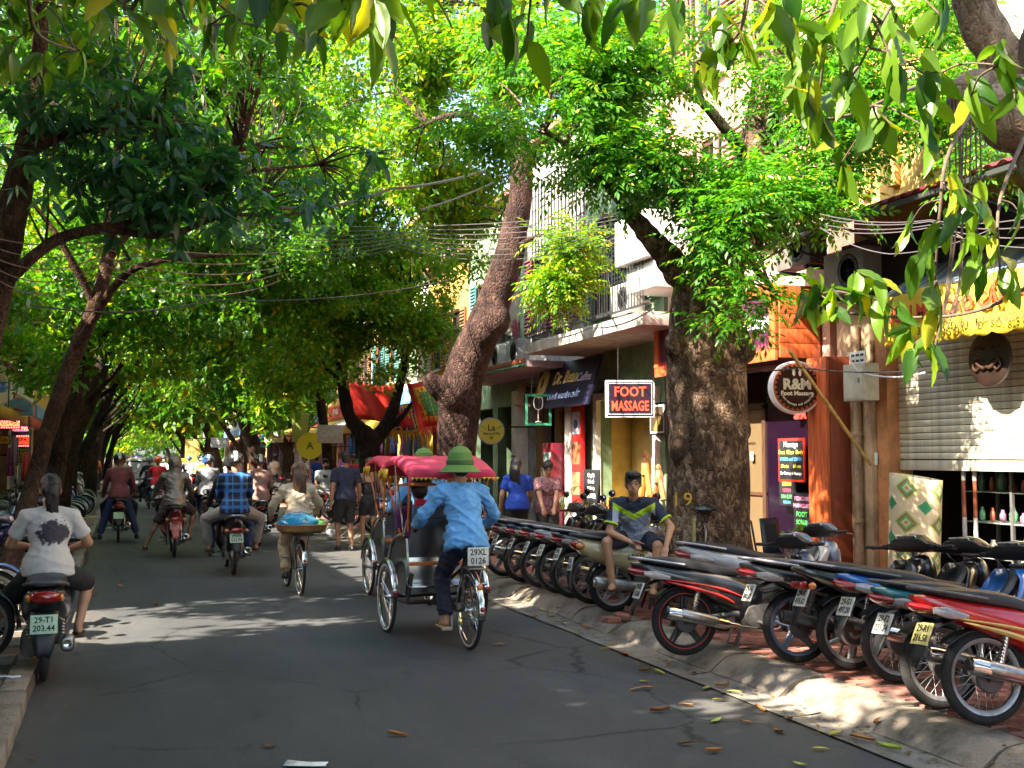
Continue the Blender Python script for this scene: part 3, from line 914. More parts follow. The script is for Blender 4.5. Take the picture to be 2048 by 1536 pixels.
tree('street_tree', 'brown trunk leaning right over the parked motorbikes beside the seated woman', 'tree', KERBTREES,
     [(-1.32,13.2,.05),dp(62,980,13.6),dp(100,850,13.7),dp(140,730,13.8),dp(190,610,13.9),dp(215,520,14),dp(225,400,14.2),dp(240,250,14.4)],bark_brown,
     trunk_rs=[.15,.105,.10,.10,.09,.08,.06,.04],
     limbs=[sub_tw((150,700,13.8),(240,560,13.4),(330,520,13),(460,510,13)),sub_tw((215,520,14),(330,380,14.2),(480,300,14.5)),sub_tw((190,610,13.9),(120,480,13.6),(60,400,13.5))],
     blobs=[blob(300,100,14,1.5,1.4,1.0),blob(120,120,13,1.4,1.2,1.0),blob(480,120,15,1.6,1.5,1.1),blob(640,180,15.5,1.4,1.5,1.1),blob(560,40,15,1.5,1.5,1),blob(330,260,15,1.2,1.2,.8),blob(520,300,16,1.2,1.2,.8),blob(700,60,16,1.4,1.4,1),blob(40,30,13,1.3,1.2,.9),blob(200,-60,16,2,1.6,1.2),blob(420,-40,17,2,1.8,1.2),blob(640,-80,18,2,1.8,1.3),blob(800,40,19,1.6,1.6,1.3),blob(60,260,17,1.6,1.5,1.2)],
     kind='big', leaf='mid', n=4600, size=.95, seed=81, ntw=80, shell=.25)
tree('street_tree', 'black slanting trunk behind the leaning brown one on the left', 'tree', KERBTREES,
     [(-1.35,18.6,.05),dp(103,960,19),dp(118,880,19),dp(146,800,19),dp(165,730,19.2),dp(175,640,19.4),dp(215,540,19.6)],bark_dark,
     trunk_rs=[.25,.2,.19,.18,.15,.12,.08],
     limbs=[sub_tw((165,730,19.2),(260,620,19),(380,560,19)),sub_tw((215,540,19.6),(380,450,20),(520,400,20))],
     blobs=[blob(330,600,19,1.5,1.5,.8),blob(480,560,20,1.4,1.4,.9),blob(60,620,17,.9,1,.9),blob(230,660,19,.9,1,.7),blob(560,480,21,1.5,1.5,1.1),blob(660,420,22,1.6,1.5,1.2),blob(400,420,20,1.6,1.5,1.0),blob(250,480,19,1.3,1.3,.8),blob(700,300,22,1.7,1.7,1.3),blob(120,560,18,.8,.9,.7),blob(100,720,18,.6,.6,.7),blob(150,120,22,2,1.8,1.6),blob(360,80,23,2.2,2,1.7),blob(560,140,24,2,2,1.6),blob(300,220,22,1.8,1.8,1.2),blob(40,260,20,1.4,1.4,1.2),blob(480,0,24,2.4,2,1.6)],
     kind='fine', leaf='mid', n=9000, size=1.3, seed=91, ntw=60, shell=.25)
left = [(24, 'bright', 5600), (31, 'bright', 5200), (39, 'bright', 4800), (48, 'mid', 4000), (58, 'bright', 3000), (70, 'mid', 1800), (84, 'bright', 1800), (100, 'mid', 1600), (122, 'bright', 1600), (150, 'bright', 1800)]
for i,(y,lf,n) in enumerate(left):
 x = -1.35 - .1 * (i % 3)
 rnd = random.Random(i)
 lx = rnd.uniform(.2,.9)
 up = .9 if y > 35 else 0
 B_ = [(x + .6,y,6.3 + up,2.0,2.6,1.5),(x + 2.8,y - 1,7.2,2.2,2.8,1.7),(x + 2.0,y + 1.5,5.0 + up,1.4,2.0,1.0),(x + 1.0,y - 1.5,4.4 + up,1.1,1.5,.8),(x + 4.3,y + .5,8.6,1.9,2.6,1.6),(x + .6,y,9.2,2.4,3,1.6),(x - .8,y - 1,4.8,1.1,1.5,1.2)]
 if y > 100: B_ = [(b[0],b[1],b[2],b[3] * 1.4,b[4] * 1.4,b[5] * 1.4) for b in B_] + [(1.5,y + 6,5,5,4,3)]
 names_ = ['second black trunk on the left kerb, half hidden by a hanging crown', 'left kerb tree whose sunny low crown hangs over the oncoming lane', 'slim dark left kerb tree beyond the sunny low crown', 'dark left kerb tree beside the silver van']
 tree('street_tree', names_[i] if i < 4 else 'distant left kerb tree under the bright end of the canopy', 'tree', KERBTREES if i < 4 else 'distant trees at the end of the street',
         [(x,y,0),(x + lx * .3,y,1.8),(x + lx,y + .3,3.5),(x + lx * 1.5,y,5.5),(x + lx * 1.6,y,8)],bark_dark,trunk_rs=[.26,.2,.17,.13,.05],
         limbs=[([(x + lx,y + .3,3.5),(x + 1.8,y,5),(x + 3,y - .8,6.5)],.1,.04),([(x + lx * .8,y,2.9),(x + 1.4,y - .8,3.8),(x + 1.8,y - 1.2,4.4)],.07,.02)],
         blobs=B_, kind='fine' if y < 30 else ('far' if y < 60 else 'vfar'), leaf=lf, n=int(n * .9), size=1.3 if y < 30 else 1.1, seed=100 + i, ntw=25, shell=.3, cull=y < 62)
rng = np.random.default_rng(5)
P = crown_pts([(-8,185,6,8,6,7),(2,190,8,8,6,8),(12,186,7,9,6,8),(-2,200,13,14,6,8),(20,190,9,9,6,9),(-18,188,8,9,6,9)],5200,rng,.3)
V, T = scatter('vfar', P, 1.7, rng)
o = put('far_wood', np_mesh('far_wood', V, T, G['bright'])); tag(o, 'bright green wood closing the far end of the street', 'trees', kind='stuff')
vein = G['near']
def big_leaf(i):
 mb = MB()
 n = 9
 rnd = random.Random(i)
 dr = (.25,.5,.12,.38)[i % 4]
 rows = []
 for k in range(n):
  t = k / (n - 1)
  w = .5 * (.36 + .03 * (i % 3)) * (math.sin(PI * min(1,t * .93 + .07) ** .82) ** .85 if k < n - 1 else .0) + .004
  if k == 0: w = .012
  z = -dr * t * t
  cu = .10 + .02 * (i % 3)
  q = .018 * math.sin(k * 2.6 + i)
  rows.append([(t,-w,z + cu * w + q),(t,-w * .5,z - .15 * cu * w + q * .4 + .006),(t,0,z - .025),(t,w * .5,z - .15 * cu * w - q * .4 + .006),(t,w,z + cu * w - q)])
 mb.sheet(rows)
 return mb.mesh('leaf', vein, True, 180)
stalk = M('leaf_stalk', (.22, .20, .04), .6)
twigm = M('twig_bark', (.10, .07, .045), .85, var=.3, scale=30)
LEAFM = [big_leaf(i) for i in range(6)]
def hanging_tree(name,label,trunk,rs,bark,clusters,twigs_,lsize,seed,limbs=(),extra=None,per=6):
 rnd = random.Random(seed)
 base = Vector(trunk[0])
 root = empty(name, base, 0, label, 'tree', 'trees whose branches hang over the camera')
 mb = MB()
 tp = chain([Vector(p) - base for p in trunk],7)
 mb.tube(tp,ramp_r(rs,len(tp)),26,nz=.16)
 if extra: extra(mb,base)
 mb.build('trunk', bark, root, ang=180)
 lm = MB()
 for pts,r0,r1 in limbs:
  q = chain([Vector(p) - base for p in pts],6)
  lm.tube(q,ramp_r([r0,r1],len(q)),8,nz=.15)
 tw_ = []
 for pts in twigs_:
  q = chain([dpt(*p) - base for p in pts],6)
  lm.tube(q,ramp_r([.011,.0045],len(q)),6)
  tw_ += q
 cnt = 0
 for (x,y,D,n) in clusters:
  c = dpt(x,y,D) - base
  up = min(tw_,key=lambda v: (v - c).length + max(0,c.z + .05 - v.z) * 2)
  lm.tube(chain([up,(up + c) / 2 + Vector((rnd.uniform(-.03,.03),0,.10 * (up - c).length)),c],5),ramp_r([.0055,.0032],11),5)
  tw_.append(c)
  for k in range(n):
   if cnt >= 300: break
   cnt += 1
   a = rnd.uniform(0,2 * PI)
   pit = R(rnd.gauss(58,26))
   o = put('leaf', LEAFM[rnd.randrange(6)], root)
   s = lsize * rnd.uniform(.68,1.18)
   o.location = c + Vector((.012 * math.cos(a),.012 * math.sin(a),rnd.uniform(-.02,.12)))
   o.rotation_euler = Matrix.LocRotScale(None, Matrix.Rotation(a, 3, 'Z') @ Matrix.Rotation(pit, 3, 'Y') @ Matrix.Rotation(rnd.gauss(0, .8), 3, 'X'), None).to_euler()
   o.scale = (s,s,s)
 lm.build('limbs', twigm, root, ang=180)
 return root
c1 = [(250,30,2.6,4),(300,10,2.6,3),(360,-30,2.7,4),(395,-40,2.6,4),(520,0,2.9,5),(585,-20,3.0,5),(640,30,2.9,4),(690,20,2.7,5),(740,50,2.6,6),(770,10,2.7,5),(800,-60,2.8,4),
      (40,-10,4.6,6),(110,10,5.2,6),(60,60,5.6,6),(160,100,5.8,6),(90,140,6.0,6),(20,120,5.6,6),(200,60,5.0,5),(450,-60,2.8,4),(840,-40,3.2,3),(150,-40,4.4,5),(10,10,4.8,5),(480,40,3.6,5),(420,50,3.8,5),(560,70,3.9,5),(620,90,4.2,5),(340,90,4.4,5)]
hanging_tree('street_tree', 'overhanging tree whose large leaves dangle at the upper left', [(-2.6, -1.4, 0), (-2.3, -1.0, 1.6), (-1.9, -.3, 3.2), (-1.3, .6, 4.3), (-.6, 1.6, 4.7)], [.22, .19, .16, .10, .05], bark_brown, c1,
             [[(480,-420,2.6),(430,-180,2.6),(330,-90,2.6),(262,20,2.6)],[(480,-420,2.6),(640,-160,2.7),(745,0,2.65)],[(480,-420,2.6),(560,-150,2.9),(590,10,3.0)],[(100,-300,3.2),(60,-100,3.4),(70,60,4.0),(150,100,4.4)],[(760,-200,2.9),(810,-90,2.8),(850,-30,3.2)]],
             .150,3,limbs=[([(-1.3,.6,4.3),(-.5,1.7,4.0),tuple(dpt(480,-420,2.6))],.05,.012),([(-1.9,-.3,3.2),(-1.6,1.4,3.6),tuple(dpt(100,-300,3.2))],.06,.012),([tuple(dpt(480,-420,2.6)),tuple(dpt(760,-200,2.9))],.012,.008)])
c2 = [(985,50,3.4,5),(1010,30,3.3,4),(1055,70,3.6,4),(1120,0,3.5,5),(1180,10,3.5,4),(1250,5,3.7,5),(1290,-20,3.7,4),(1345,20,3.9,4),(1400,130,4.0,4),(1440,70,3.9,5),(1490,90,3.9,4),(1540,20,3.8,5),
      (1585,40,3.9,5),(1620,200,4.0,6),(1595,160,4.1,5),(1655,100,3.9,6),(1700,60,3.8,6),(1700,160,3.9,6),(1650,250,4.2,5),(1735,20,3.7,5),(1790,130,3.7,5),(1780,60,4,5),(1850,150,3.8,4),(1880,30,3.9,5),(1860,260,4.2,4),
      (1900,380,4.6,4),(1885,460,4.6,5),(1845,540,4.7,5),(1930,480,4.5,4),(1990,470,4.6,5),(1960,400,4.7,5),(2010,560,4.6,5),(1870,610,4.8,5),(2035,420,4.7,5),(1820,450,5.0,4),
      (1635,590,5.3,7),(1665,610,5.2,7),(1710,590,5.2,7),(1755,600,5.2,6),(1600,600,5.4,5),(1825,690,5.1,7),(1860,700,5.0,5),(1790,620,5.2,4),(1960,540,4.8,5),(2000,130,4.2,5),(2030,200,4.2,4),(1940,200,4.4,5),(1680,330,4.8,5),(1760,250,4.4,5),(1560,100,4.2,4)]
def knot(mb,b):
 for (x,y,D,r) in ((1955,190,5.9,.16),(1990,215,5.8,.15),(1930,205,5.95,.10),(2030,250,5.8,.17)):
  mb.ball(dpt(x,y,D) - b,(r,r,r * .85),14,10)
 mb.tube([dpt(1962 + 15 * math.cos(a),200 + 15 * math.sin(a),5.68) - b for a in np.linspace(0,6.2,14)],.03,6)
hanging_tree('street_tree', 'overhanging tree with a pale knotted limb and large leaves at the upper right', [(6.6, 3.6, .1), dp(2330, 900, 5.4), dp(2180, 480, 5.6), dp(2075, 265, 5.85), dp(2010, 130, 5.95), dp(1960, 40, 6.0), dp(1935, -80, 6.1), dp(1915, -300, 6.2)], [.26, .20, .17, .17, .125, .11, .10, .09], bark_pale, c2,
             [[(1920,-200,5.5),(1700,-80,4.2),(1500,-60,3.9),(1250,-80,3.6),(1000,-10,3.4)],[(1980,170,5.6),(1850,170,4.6),(1700,230,4.3),(1600,240,4.2)],[(1980,170,5.6),(1900,300,4.8),(1880,420,4.7),(1870,560,4.8)],[(2060,250,5.4),(2000,400,4.7),(2000,540,4.6)],
              [(2080,560,4.9),(1960,620,5.0),(1830,635,5.2),(1640,622,5.3)],[(1870,560,4.8),(1880,640,5.0),(1830,690,5.1)],[(1700,-80,4.2),(1660,40,4.0),(1640,180,4.1)],[(1500,-60,3.9),(1480,60,3.9),(1410,120,4.0)],[(1920,-200,5.5),(1800,-20,4.0),(1720,130,3.9)]],
             .168,9,extra=knot,limbs=[([dp(2040,200,5.9),dp(2090,60,5.8),dp(2140,-100,5.7)],.12,.09),([dp(1935,-80,6.1),dp(1920,-200,5.5)],.03,.015),([dp(2075,265,5.85),dp(2140,480,5.0),dp(2080,560,4.9)],.02,.012)])
mb = MB()
for i in range(9):
 x = 1900 + i * 7
 mb.tube(chain([dpt(x,200,5.6),dpt(x + 6 * math.sin(i),380,5.5),dpt(x - 8 + 10 * math.cos(i * 2),560,5.5),dpt(x - 30 + 12 * math.sin(i * 3),690 - 12 * i,5.5)],5),.0045,5)
tag(mb.build('aerial_roots', twigm), 'thin brown aerial roots hanging from the knotted limb', 'roots')
for i,(x,y,n) in enumerate([(-2.0,3.0,4200),(-2.4,-4.5,4200),(5.4,-3.0,2000),(-3.2,9.6,4200),(-4.4,6.4,3000)]):  # unseen trees, added so that their crowns shade the road
 tree('street_tree', 'unseen tree added for shade, standing %s the camera' % ('left of', 'behind left of', 'behind right of', 'out of view left of', 'over the left houses beside')[i], 'tree', 'unseen trees added for shade beside and behind the camera',
         [(x,y,0),(x + .1,y,2),(x + .3,y,4.5),(x + .4,y,8)],bark_brown,trunk_rs=[.3,.24,.2,.08],
         blobs=[(x + .2,y,6.8,2.2,3.2,1.2),(x + 2.4,y + .6,7.3,2.2,3.2,1.3),(x - 1.6,y,6.6,2,3,1.2),(x + .6,y + 2,8,2.4,3,1.2)],
         kind='far', leaf='mid', n=n, size=1.0, seed=200 + i, ntw=20, shell=.2)
# ================================================================== buildings
def plaster(name,c,var=.25): return M(name,c,.85,var=var,scale=2.2,bump=.25,bscale=30)
wallY = plaster('plaster_yellow', (.55, .36, .10)); wallP = plaster('plaster_peach', (.50, .32, .24)); wallW = plaster('plaster_white', (.62, .58, .52)); wallT = plaster('plaster_tan', (.36, .24, .14), .45)
wallG = plaster('plaster_grey', (.30, .30, .28), .4); wallO = plaster('plaster_ochre', (.52, .27, .06)); wallB = plaster('plaster_beige', (.55, .42, .17)); wallGn = plaster('plaster_green', (.16, .24, .14), .4); wallM = plaster('plaster_mauve', (.40, .30, .34))
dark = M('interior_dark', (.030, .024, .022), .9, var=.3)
woodR = M('wood_red', (.52, .105, .03), .42, var=.35, scale=5, stretch=(6, 6, .6), bump=.15, coat=.25)
woodD = M('wood_dark', (.060, .030, .018), .5, var=.4, scale=6, stretch=(5, 5, .7))
woodB = M('wood_brown', (.20, .10, .045), .6, var=.4, scale=6, stretch=(5, 5, .7), bump=.2)
roofm = M('roof_rust', (.22, .09, .06), .8, var=.4, scale=3, bump=.3)
glassd = M('window_glass', (.02, .025, .028), .05, spec=.8)
iron = M('wrought_iron', (.035, .037, .038), .55, .3)
greenp = M('painted_green', (.03, .22, .12), .45)
concr = M('slab_edge', (.40, .37, .34), .85, var=.5, scale=5, bump=.4, col2=(.20, .17, .14))
FX = 9.0
def holes(mb,y0,y1,z0,z1,ops,x0=0.0,th=.24):
 """wall of plane x with openings (ya, yb, za, zb): boxes round them"""
 ysx = sorted({y0,y1,*[o[0] for o in ops],*[o[1] for o in ops]})
 zs = sorted({z0,z1,*[o[2] for o in ops],*[o[3] for o in ops]})
 for a,b in zip(ysx,ysx[1:]):
  run = None
  for c,d in zip(zs,zs[1:]):
   inside = any(o[0] <= (a + b) / 2 <= o[1] and o[2] <= (c + d) / 2 <= o[3] for o in ops)
   if inside:
    if run: mb.box((x0 + th / 2,(a + b) / 2,(run[0] + run[1]) / 2),(th,b - a,run[1] - run[0])); run = None
   else:
    run = (run[0],d) if run else (c,d)
  if run: mb.box((x0 + th / 2,(a + b) / 2,(run[0] + run[1]) / 2),(th,b - a,run[1] - run[0]))
def window(root, x, y, z, w, h, shut=None, kind='bars', fm=None):
 f = MB()
 for s_ in (-1,1):
  f.box((x,y + s_ * (w / 2 - .03),z),(.08,.06,h)); f.box((x,y,z + s_ * (h / 2 - .03)),(.08,w - .12,.06))
 f.box((x,y,z),(.05,.04,h - .12))
 fo = f.build('window', fm or woodD, root, smooth=False)
 for s_ in (-1,1):
  MB().box((x + .02, y + s_ * w / 4, z), (.012, w / 2 - .09, h - .14)).build('pane', glassd, fo, smooth=False)
 MB().box((x - .06, y, z - h / 2 - .05), (.22, w + .16, .07), bev=.01).build('sill', concr, fo)
 if shut:
  for s_ in (-1,1):
   mb = MB()
   mb.box((x - .10,y + s_ * (w / 2 + .24),z),(.03,.46,h))
   sh = mb.build('shutter', shut, root, smooth=False)
   for i in range(int(h / .09)):
    part('louvre', 'lv', lambda mb: mb.box((0, 0, 0), (.03, .38, .055), Matrix.Rotation(R(28), 3, 'Y')), shut, sh, (x - .125, y + s_ * (w / 2 + .24), z - h / 2 + .06 + i * .09))
 return fo
def shell(name,label,y0,y1,h,mat_,ops,side=1,depth=7.0,x=FX,floor_z=.13,inner=None,ground_h=3.3,roof=True):
 """building: front wall with its openings, side and back walls, floors and roof. side=1 right of the road, -1 left"""
 root = empty(name, (x * 1.0, (y0 + y1) / 2, 0), 0 if side > 0 else PI, label, 'building', 'houses along the street')
 yc = (y0 + y1) / 2
 hw = (y1 - y0) / 2
 mb = MB()
 oo = [(a - yc,b - yc,c,d) if side > 0 else (yc - b,yc - a,c,d) for a,b,c,d in ops]
 holes(mb,-hw,hw,0,h,oo)
 for s_ in (-1,1):
  mb.box((depth / 2 + .12,s_ * (hw - .10),h / 2),(depth - .24,.196,h - .01))
 mb.box((depth + .12,0,h / 2),(.24,hw * 2,h))
 mb.build('wall', mat_, root, smooth=False)
 mb = MB()
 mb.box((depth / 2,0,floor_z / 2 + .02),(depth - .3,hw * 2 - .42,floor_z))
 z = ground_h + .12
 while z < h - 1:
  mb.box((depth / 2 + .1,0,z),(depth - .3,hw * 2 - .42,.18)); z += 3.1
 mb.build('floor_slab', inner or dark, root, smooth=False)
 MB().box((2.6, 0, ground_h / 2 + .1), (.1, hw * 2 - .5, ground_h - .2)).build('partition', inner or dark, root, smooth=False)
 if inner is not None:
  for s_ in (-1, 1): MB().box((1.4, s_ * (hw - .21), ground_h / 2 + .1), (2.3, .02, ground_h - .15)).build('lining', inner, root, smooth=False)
 if roof:
  rf = MB()
  rf.box((depth / 2 + .05,0,h + .08),(depth + .6,hw * 2 + .04,.15))
  rf.build('roof', roofm, root, smooth=False)
 return root
def loc_of(root,p):
 """world point to the building's own axes"""
 return (Matrix.Rotation(-root.rotation_euler.z, 3, 'Z') @ (Vector(p) - root.location))
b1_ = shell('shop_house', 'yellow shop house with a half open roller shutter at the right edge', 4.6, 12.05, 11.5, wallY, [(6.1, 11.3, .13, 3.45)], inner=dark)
MB().box((-.02, -.9, 6.6), (.05, 4.6, 3.6), bev=.01).build('white_panel', wallW, b1_)
for k in range(4): MB().box((-.05, 1.75 + k * .55, 6.8), (.10, .16, 3.4), bev=.02).build('pilaster', wallY, b1_)
shm = M('shutter_paint', (.60, .55, .42), .5, .1, var=.22, scale=2.5, bump=.1, stretch=(1, 4, .5))
sh = empty('roller_shutter', (FX + .06, 8.62, 0), 0, 'cream roller shutter pulled half down over a shopfront', 'shutter')
z = 1.66
part('bottom_rail', 'br', lambda mb: mb.box((0, 0, 0), (.05, 5.34, .12), bev=.012), shm, sh, (0, 0, z - .02))
MB().box((-.03, -1.05, 1.665), (.02, .22, .06), bev=.006).build('lock_plate', M('lock_blue', (.12, .22, .38), .4, .5), sh)
z += .055
while z < 3.42:
 part('slat', 'slat', lambda mb: mb.prism([(-.012, 0), (-.020, .025), (-.020, .055), (-.010, .072), (.012, .072), (.012, 0)], 5.34, 'XZ'), shm, sh, (0, 0, z))
 z += .0795
jm = MB()
jm.box((FX - .02,11.40,1.75),(.22,.22,3.3),bev=.01)
tag(jm.build('door_post', M('post_orange', (.46, .19, .07), .6, var=.35, scale=4)), 'orange brown door post at the left end of the roller shutter', 'post')
col_ = MB()
col_.box((FX - .06,11.86,2.1),(.28,.68,4.1),bev=.03)
cl_ = col_.build('concrete_column', wallT); tag(cl_, 'stained tan concrete column between the shutter and the red shop', 'column')
mb = MB(); mb.tube([(FX - .26,11.72,.15),(FX - .26,11.72,3.4)],.055,12)
for z in (.9,2.0,3.0): mb.lathe([(.057,z),(.066,z + .01),(.066,z + .05),(.057,z + .06)],12,(FX - .26,11.72,0))
mb.build('drain_pipe', M('pipe_tan', (.30, .19, .11), .6, var=.4, scale=6), cl_)
bx = empty('meter_box', xpt(1722, 765, FX - .42), 0, 'pale metal electricity meter box fixed to the tan column', 'meter box')
MB().box((0, 0, 0), (.22, .42, .46), bev=.015).build('case', M('box_cream', (.48, .44, .34), .5, var=.2, scale=5), bx)
MB().box((-.115, 0, 0), (.012, .37, .41), bev=.004).build('box_door', M('box_cream', (.48, .44, .34)), bx)
MB().box((-.125, -.12, .02), (.012, .025, .06)).build('latch', steel, bx, smooth=False)
n_ = empty('notice_board', xpt(1716, 716, FX - .42), 0, 'small white numbered notice hanging above the meter box', 'notice')
MB().box((0, 0, 0), (.015, .30, .17), bev=.004).build('board', platem, n_)
for i in range(2):
 for j in range(3): MB().box((-.01, -.09 + .09 * j, .035 - .07 * i), (.006, .06, .028)).build('print', inkm, n_, smooth=False)
MB().tube([(0, -.1, .085), (0, 0, .18), (0, .1, .085)], .004, 5).build('cord', steel, n_)
t_ = MB().box(tuple(xpt(1750, 918, FX - .15)), (.02, .10, .16), bev=.01).build('junction_box', platem); tag(t_, 'small cream junction box on the orange brown post', 'junction box')
pa,pb_ = Vector(dpt(1580,702,12.4)),Vector(xpt(1742,930,FX - .3))
mb = MB(); mb.tube([pa.lerp(pb_,t) for t in np.linspace(0,1,14)],[.020 + (.004 if i % 3 == 0 else 0) for i in range(14)],10)
tag(mb.build('bamboo_pole', M('bamboo', (.52, .36, .10), .5, var=.3, scale=12)), 'slanting yellow bamboo pole leaning in front of the round foot sign', 'pole')
awn_y = M('awning_yellow', (.72, .50, .03), .7, var=.12, scale=4, bump=.3, bscale=14)
awn_b = M('awning_stripe', (.12, .18, .30), .7, col2=(.55, .58, .62), scale=2.0, stretch=(.2, 5, .2), thr=(.45, .55))
aw = empty('awning', (FX, 8.95, 0), 0, 'yellow awning with red lettering and scalloped hem above the roller shutter', 'awning')
y0_,y1_ = -2.2,1.75
mb = MB()
mb.sheet([[(-.62 * t,lerp(y0_,y1_,k / 14),4.05 - .42 * t - .03 * math.sin(t * PI) + .012 * math.sin(k * 2.4) * t) for k in range(15)] for t in np.linspace(0,1,5)])
top_ = mb.build('canopy', awn_b, aw); top_.modifiers.new('thick', 'SOLIDIFY').thickness = .006
rows = []
for q,t in enumerate(np.linspace(0,1,8)):
 rows.append([(-.62 - .02 * math.sin(t * 5 + k * .4) - .012 * math.sin(k * 1.1),lerp(y0_,y1_,k / 64),3.63 - t * (.60 + .035 * abs(math.sin(k * PI / 4)) * (q == 7))) for k in range(65)])
v_ = MB().sheet(rows).build('valance', awn_y, aw); v_.modifiers.new('thick', 'SOLIDIFY').thickness = .005
awr = M('awning_red', (.55, .06, .02), .7); awk = M('awning_ink', (.10, .08, .02), .7)
text('valance_lettering', 'SƠN MÀI CAO CẤP  HÀNG TRÚC CHỈ', .23, awr, aw, (-.665, -.2, 3.36), (PI / 2, 0, -PI / 2), .004, .008, sx=.92)
text('valance_lettering', '31 HÀNG DẦU   ĐT SỐ: 828 0428', .12, awk, aw, (-.665, .25, 3.14), (PI / 2, 0, -PI / 2), .003, .002)
mb = MB()
for y in (y0_ + .05,0,y1_ - .05): mb.tube([(0,y,3.3),(-.58,y,3.62)],.014,6)
mb.tube([(-.6,y0_,3.62),(-.6,y1_,3.62)],.016,8)
mb.build('frame', steel, aw)
cm = M('corrugated_wine', (.17, .018, .04), .45, .2, var=.3, scale=3)
cc = empty('corrugated_canopy', (FX, 8.9, 0), 0, 'dark red corrugated metal canopy high over the yellow awning', 'canopy')
rows = [[(-1.25 * t,-3.0 + 6.6 * k / 132,4.95 - .42 * t + .022 * math.sin(k * PI / 2 + .8)) for k in range(133)] for t in (0,.5,1)]
c_ = MB().sheet(rows).build('sheet', cm, cc); c_.modifiers.new('thick', 'SOLIDIFY').thickness = .004
MB().box((-1.22, .3, 4.46), (.05, 6.6, .05)).build('edge_beam', iron, cc, smooth=False)
mb = MB()
for y in (-2,0,2,3.2): mb.tube([(-.05,y,4.2),(-1.15,y,4.5)],.02,6)
mb.build('bracket', iron, cc)
MB().box((-.04, .25, 4.16), (.03, 6.2, .75)).build('shade_panel', dark, cc, smooth=False)  # added dark sheet standing in for the shade under the canopy
def aircon(loc,rz,label,col=(.42,.41,.38),s=1.0):
 a = empty('air_conditioner', loc, rz, label, 'air conditioner', 'air conditioner outdoor units')
 MB().box((0, 0, 0), (.28 * s, .80 * s, .54 * s), bev=.02).build('case', M('ac_%d' % (col[0] * 100), col, .5, var=.25, scale=4), a)
 mb = MB()
 for i in range(5): mb.lathe([(.03 + .04 * i * s, 0), (.036 + .04 * i * s, .008)], 20, (-.146 * s, -.1 * s, 0), 'X')
 for i in range(8): mb.tube([(-.146 * s,-.1 * s,0),(-.146 * s,-.1 * s + .21 * s * math.cos(i * PI / 4),.21 * s * math.sin(i * PI / 4))],.004,4)
 mb.build('fan_grille', iron, a)
 MB().lathe([(.001, 0), (.21 * s, 0), (.21 * s, .006)], 22, (-.1435 * s, -.1 * s, 0), 'X').build('fan_opening', dark, a)
 mb = MB()
 for y in (-.3,.3): mb.box((.05,y * s,-.30 * s),(.40 * s,.04,.05))
 mb.build('bracket', iron, a, smooth=False)
 return a
aircon((FX - .45, 11.5, 4.05), 0, 'dusty air conditioner unit in the dark recess under the red canopy', (.16, .14, .12))
aircon((FX - .45, 12.6, 4.55), 0, 'second dusty air conditioner unit next to the red wooden fascia', (.13, .11, .10))
pq = empty('round_plaque', (FX - .26, 9.42, 2.80), 0, 'round dark carved wooden face plaque hanging in front of the shutter', 'plaque')
MB().lathe([(.001, -.03), (.27, -.03), (.30, -.015), (.30, .02), (.27, .04), (.001, .04)], 40, (0, 0, 0), 'X').build('board', M('plaque_wood_shaded', (.018, .009, .006), .45, var=.35, scale=7), pq)  # wood colour darkened to stand in for shade on the plaque
mb = MB()
mb.tube(chain([(-.05,.16,-.04),(-.05,.05,-.10),(-.05,0,-.08),(-.05,-.06,-.10),(-.05,-.17,-.03)],5),ramp_r([.008,.028,.024,.028,.008],21),8)
for s_ in (-1,1):
 mb.tube(chain([(-.045,s_ * .05,-.02),(-.05,s_ * .15,.0),(-.05,s_ * .2,-.08),(-.05,s_ * .15,-.13),(-.05,s_ * .11,-.10)],5),.012,6)
 mb.tube(chain([(-.045,s_ * .05,.10),(-.05,s_ * .12,.14),(-.045,s_ * .19,.11)],4),.014,6)
mb.build('carving', M('plaque_carve_shaded', (.04, .018, .009), .45, var=.3, scale=10), pq)  # carving darkened like the board, shade put into its colour
MB().tube([(0, .1, .28), (0, .02, .62), (0, -.1, .28)], .005, 5).build('cord', steel, pq)
matm = bpy.data.materials.new('woven_mat'); matm.use_nodes = True
nt = matm.node_tree; L = nt.links; bs = nt.nodes['Principled BSDF']; bs.inputs['Roughness'].default_value = .7
uvn = nt.nodes.new('ShaderNodeUVMap'); uvn.uv_map = 'UVMap'
sep = nt.nodes.new('ShaderNodeSeparateXYZ'); L.new(uvn.outputs[0], sep.inputs[0])
def mth(op,a,b=None,c=None):
 n = nt.nodes.new('ShaderNodeMath'); n.operation = op
 for i,v in enumerate((a,b,c)):
  if v is None: continue
  if isinstance(v,(int,float)): n.inputs[i].default_value = v
  else: L.new(v,n.inputs[i])
 return n.outputs[0]
def stepq(a): return mth('MULTIPLY', mth('FLOOR', mth('MULTIPLY', a, 26)), 1 / 26)
du = mth('ABSOLUTE', mth('SUBTRACT', mth('FRACT', stepq(sep.outputs['X'])), .5)); dv = mth('ABSOLUTE', mth('SUBTRACT', mth('FRACT', stepq(sep.outputs['Y'])), .5))
dd = mth('ADD', du, dv)
rp = nt.nodes.new('ShaderNodeValToRGB'); rp.color_ramp.interpolation = 'CONSTANT'
cols = [(0,(.40,.22,.06)),(.07,(.62,.52,.26)),(.13,(.10,.36,.14)),(.20,(.28,.13,.05)),(.27,(.20,.45,.17)),(.34,(.55,.46,.10)),(.38,(.66,.54,.34)),(.80,(.03,.26,.11))]
rp.color_ramp.elements[0].color = (*cols[0][1],1); rp.color_ramp.elements[0].position = 0
rp.color_ramp.elements[1].position = cols[1][0]; rp.color_ramp.elements[1].color = (*cols[1][1],1)
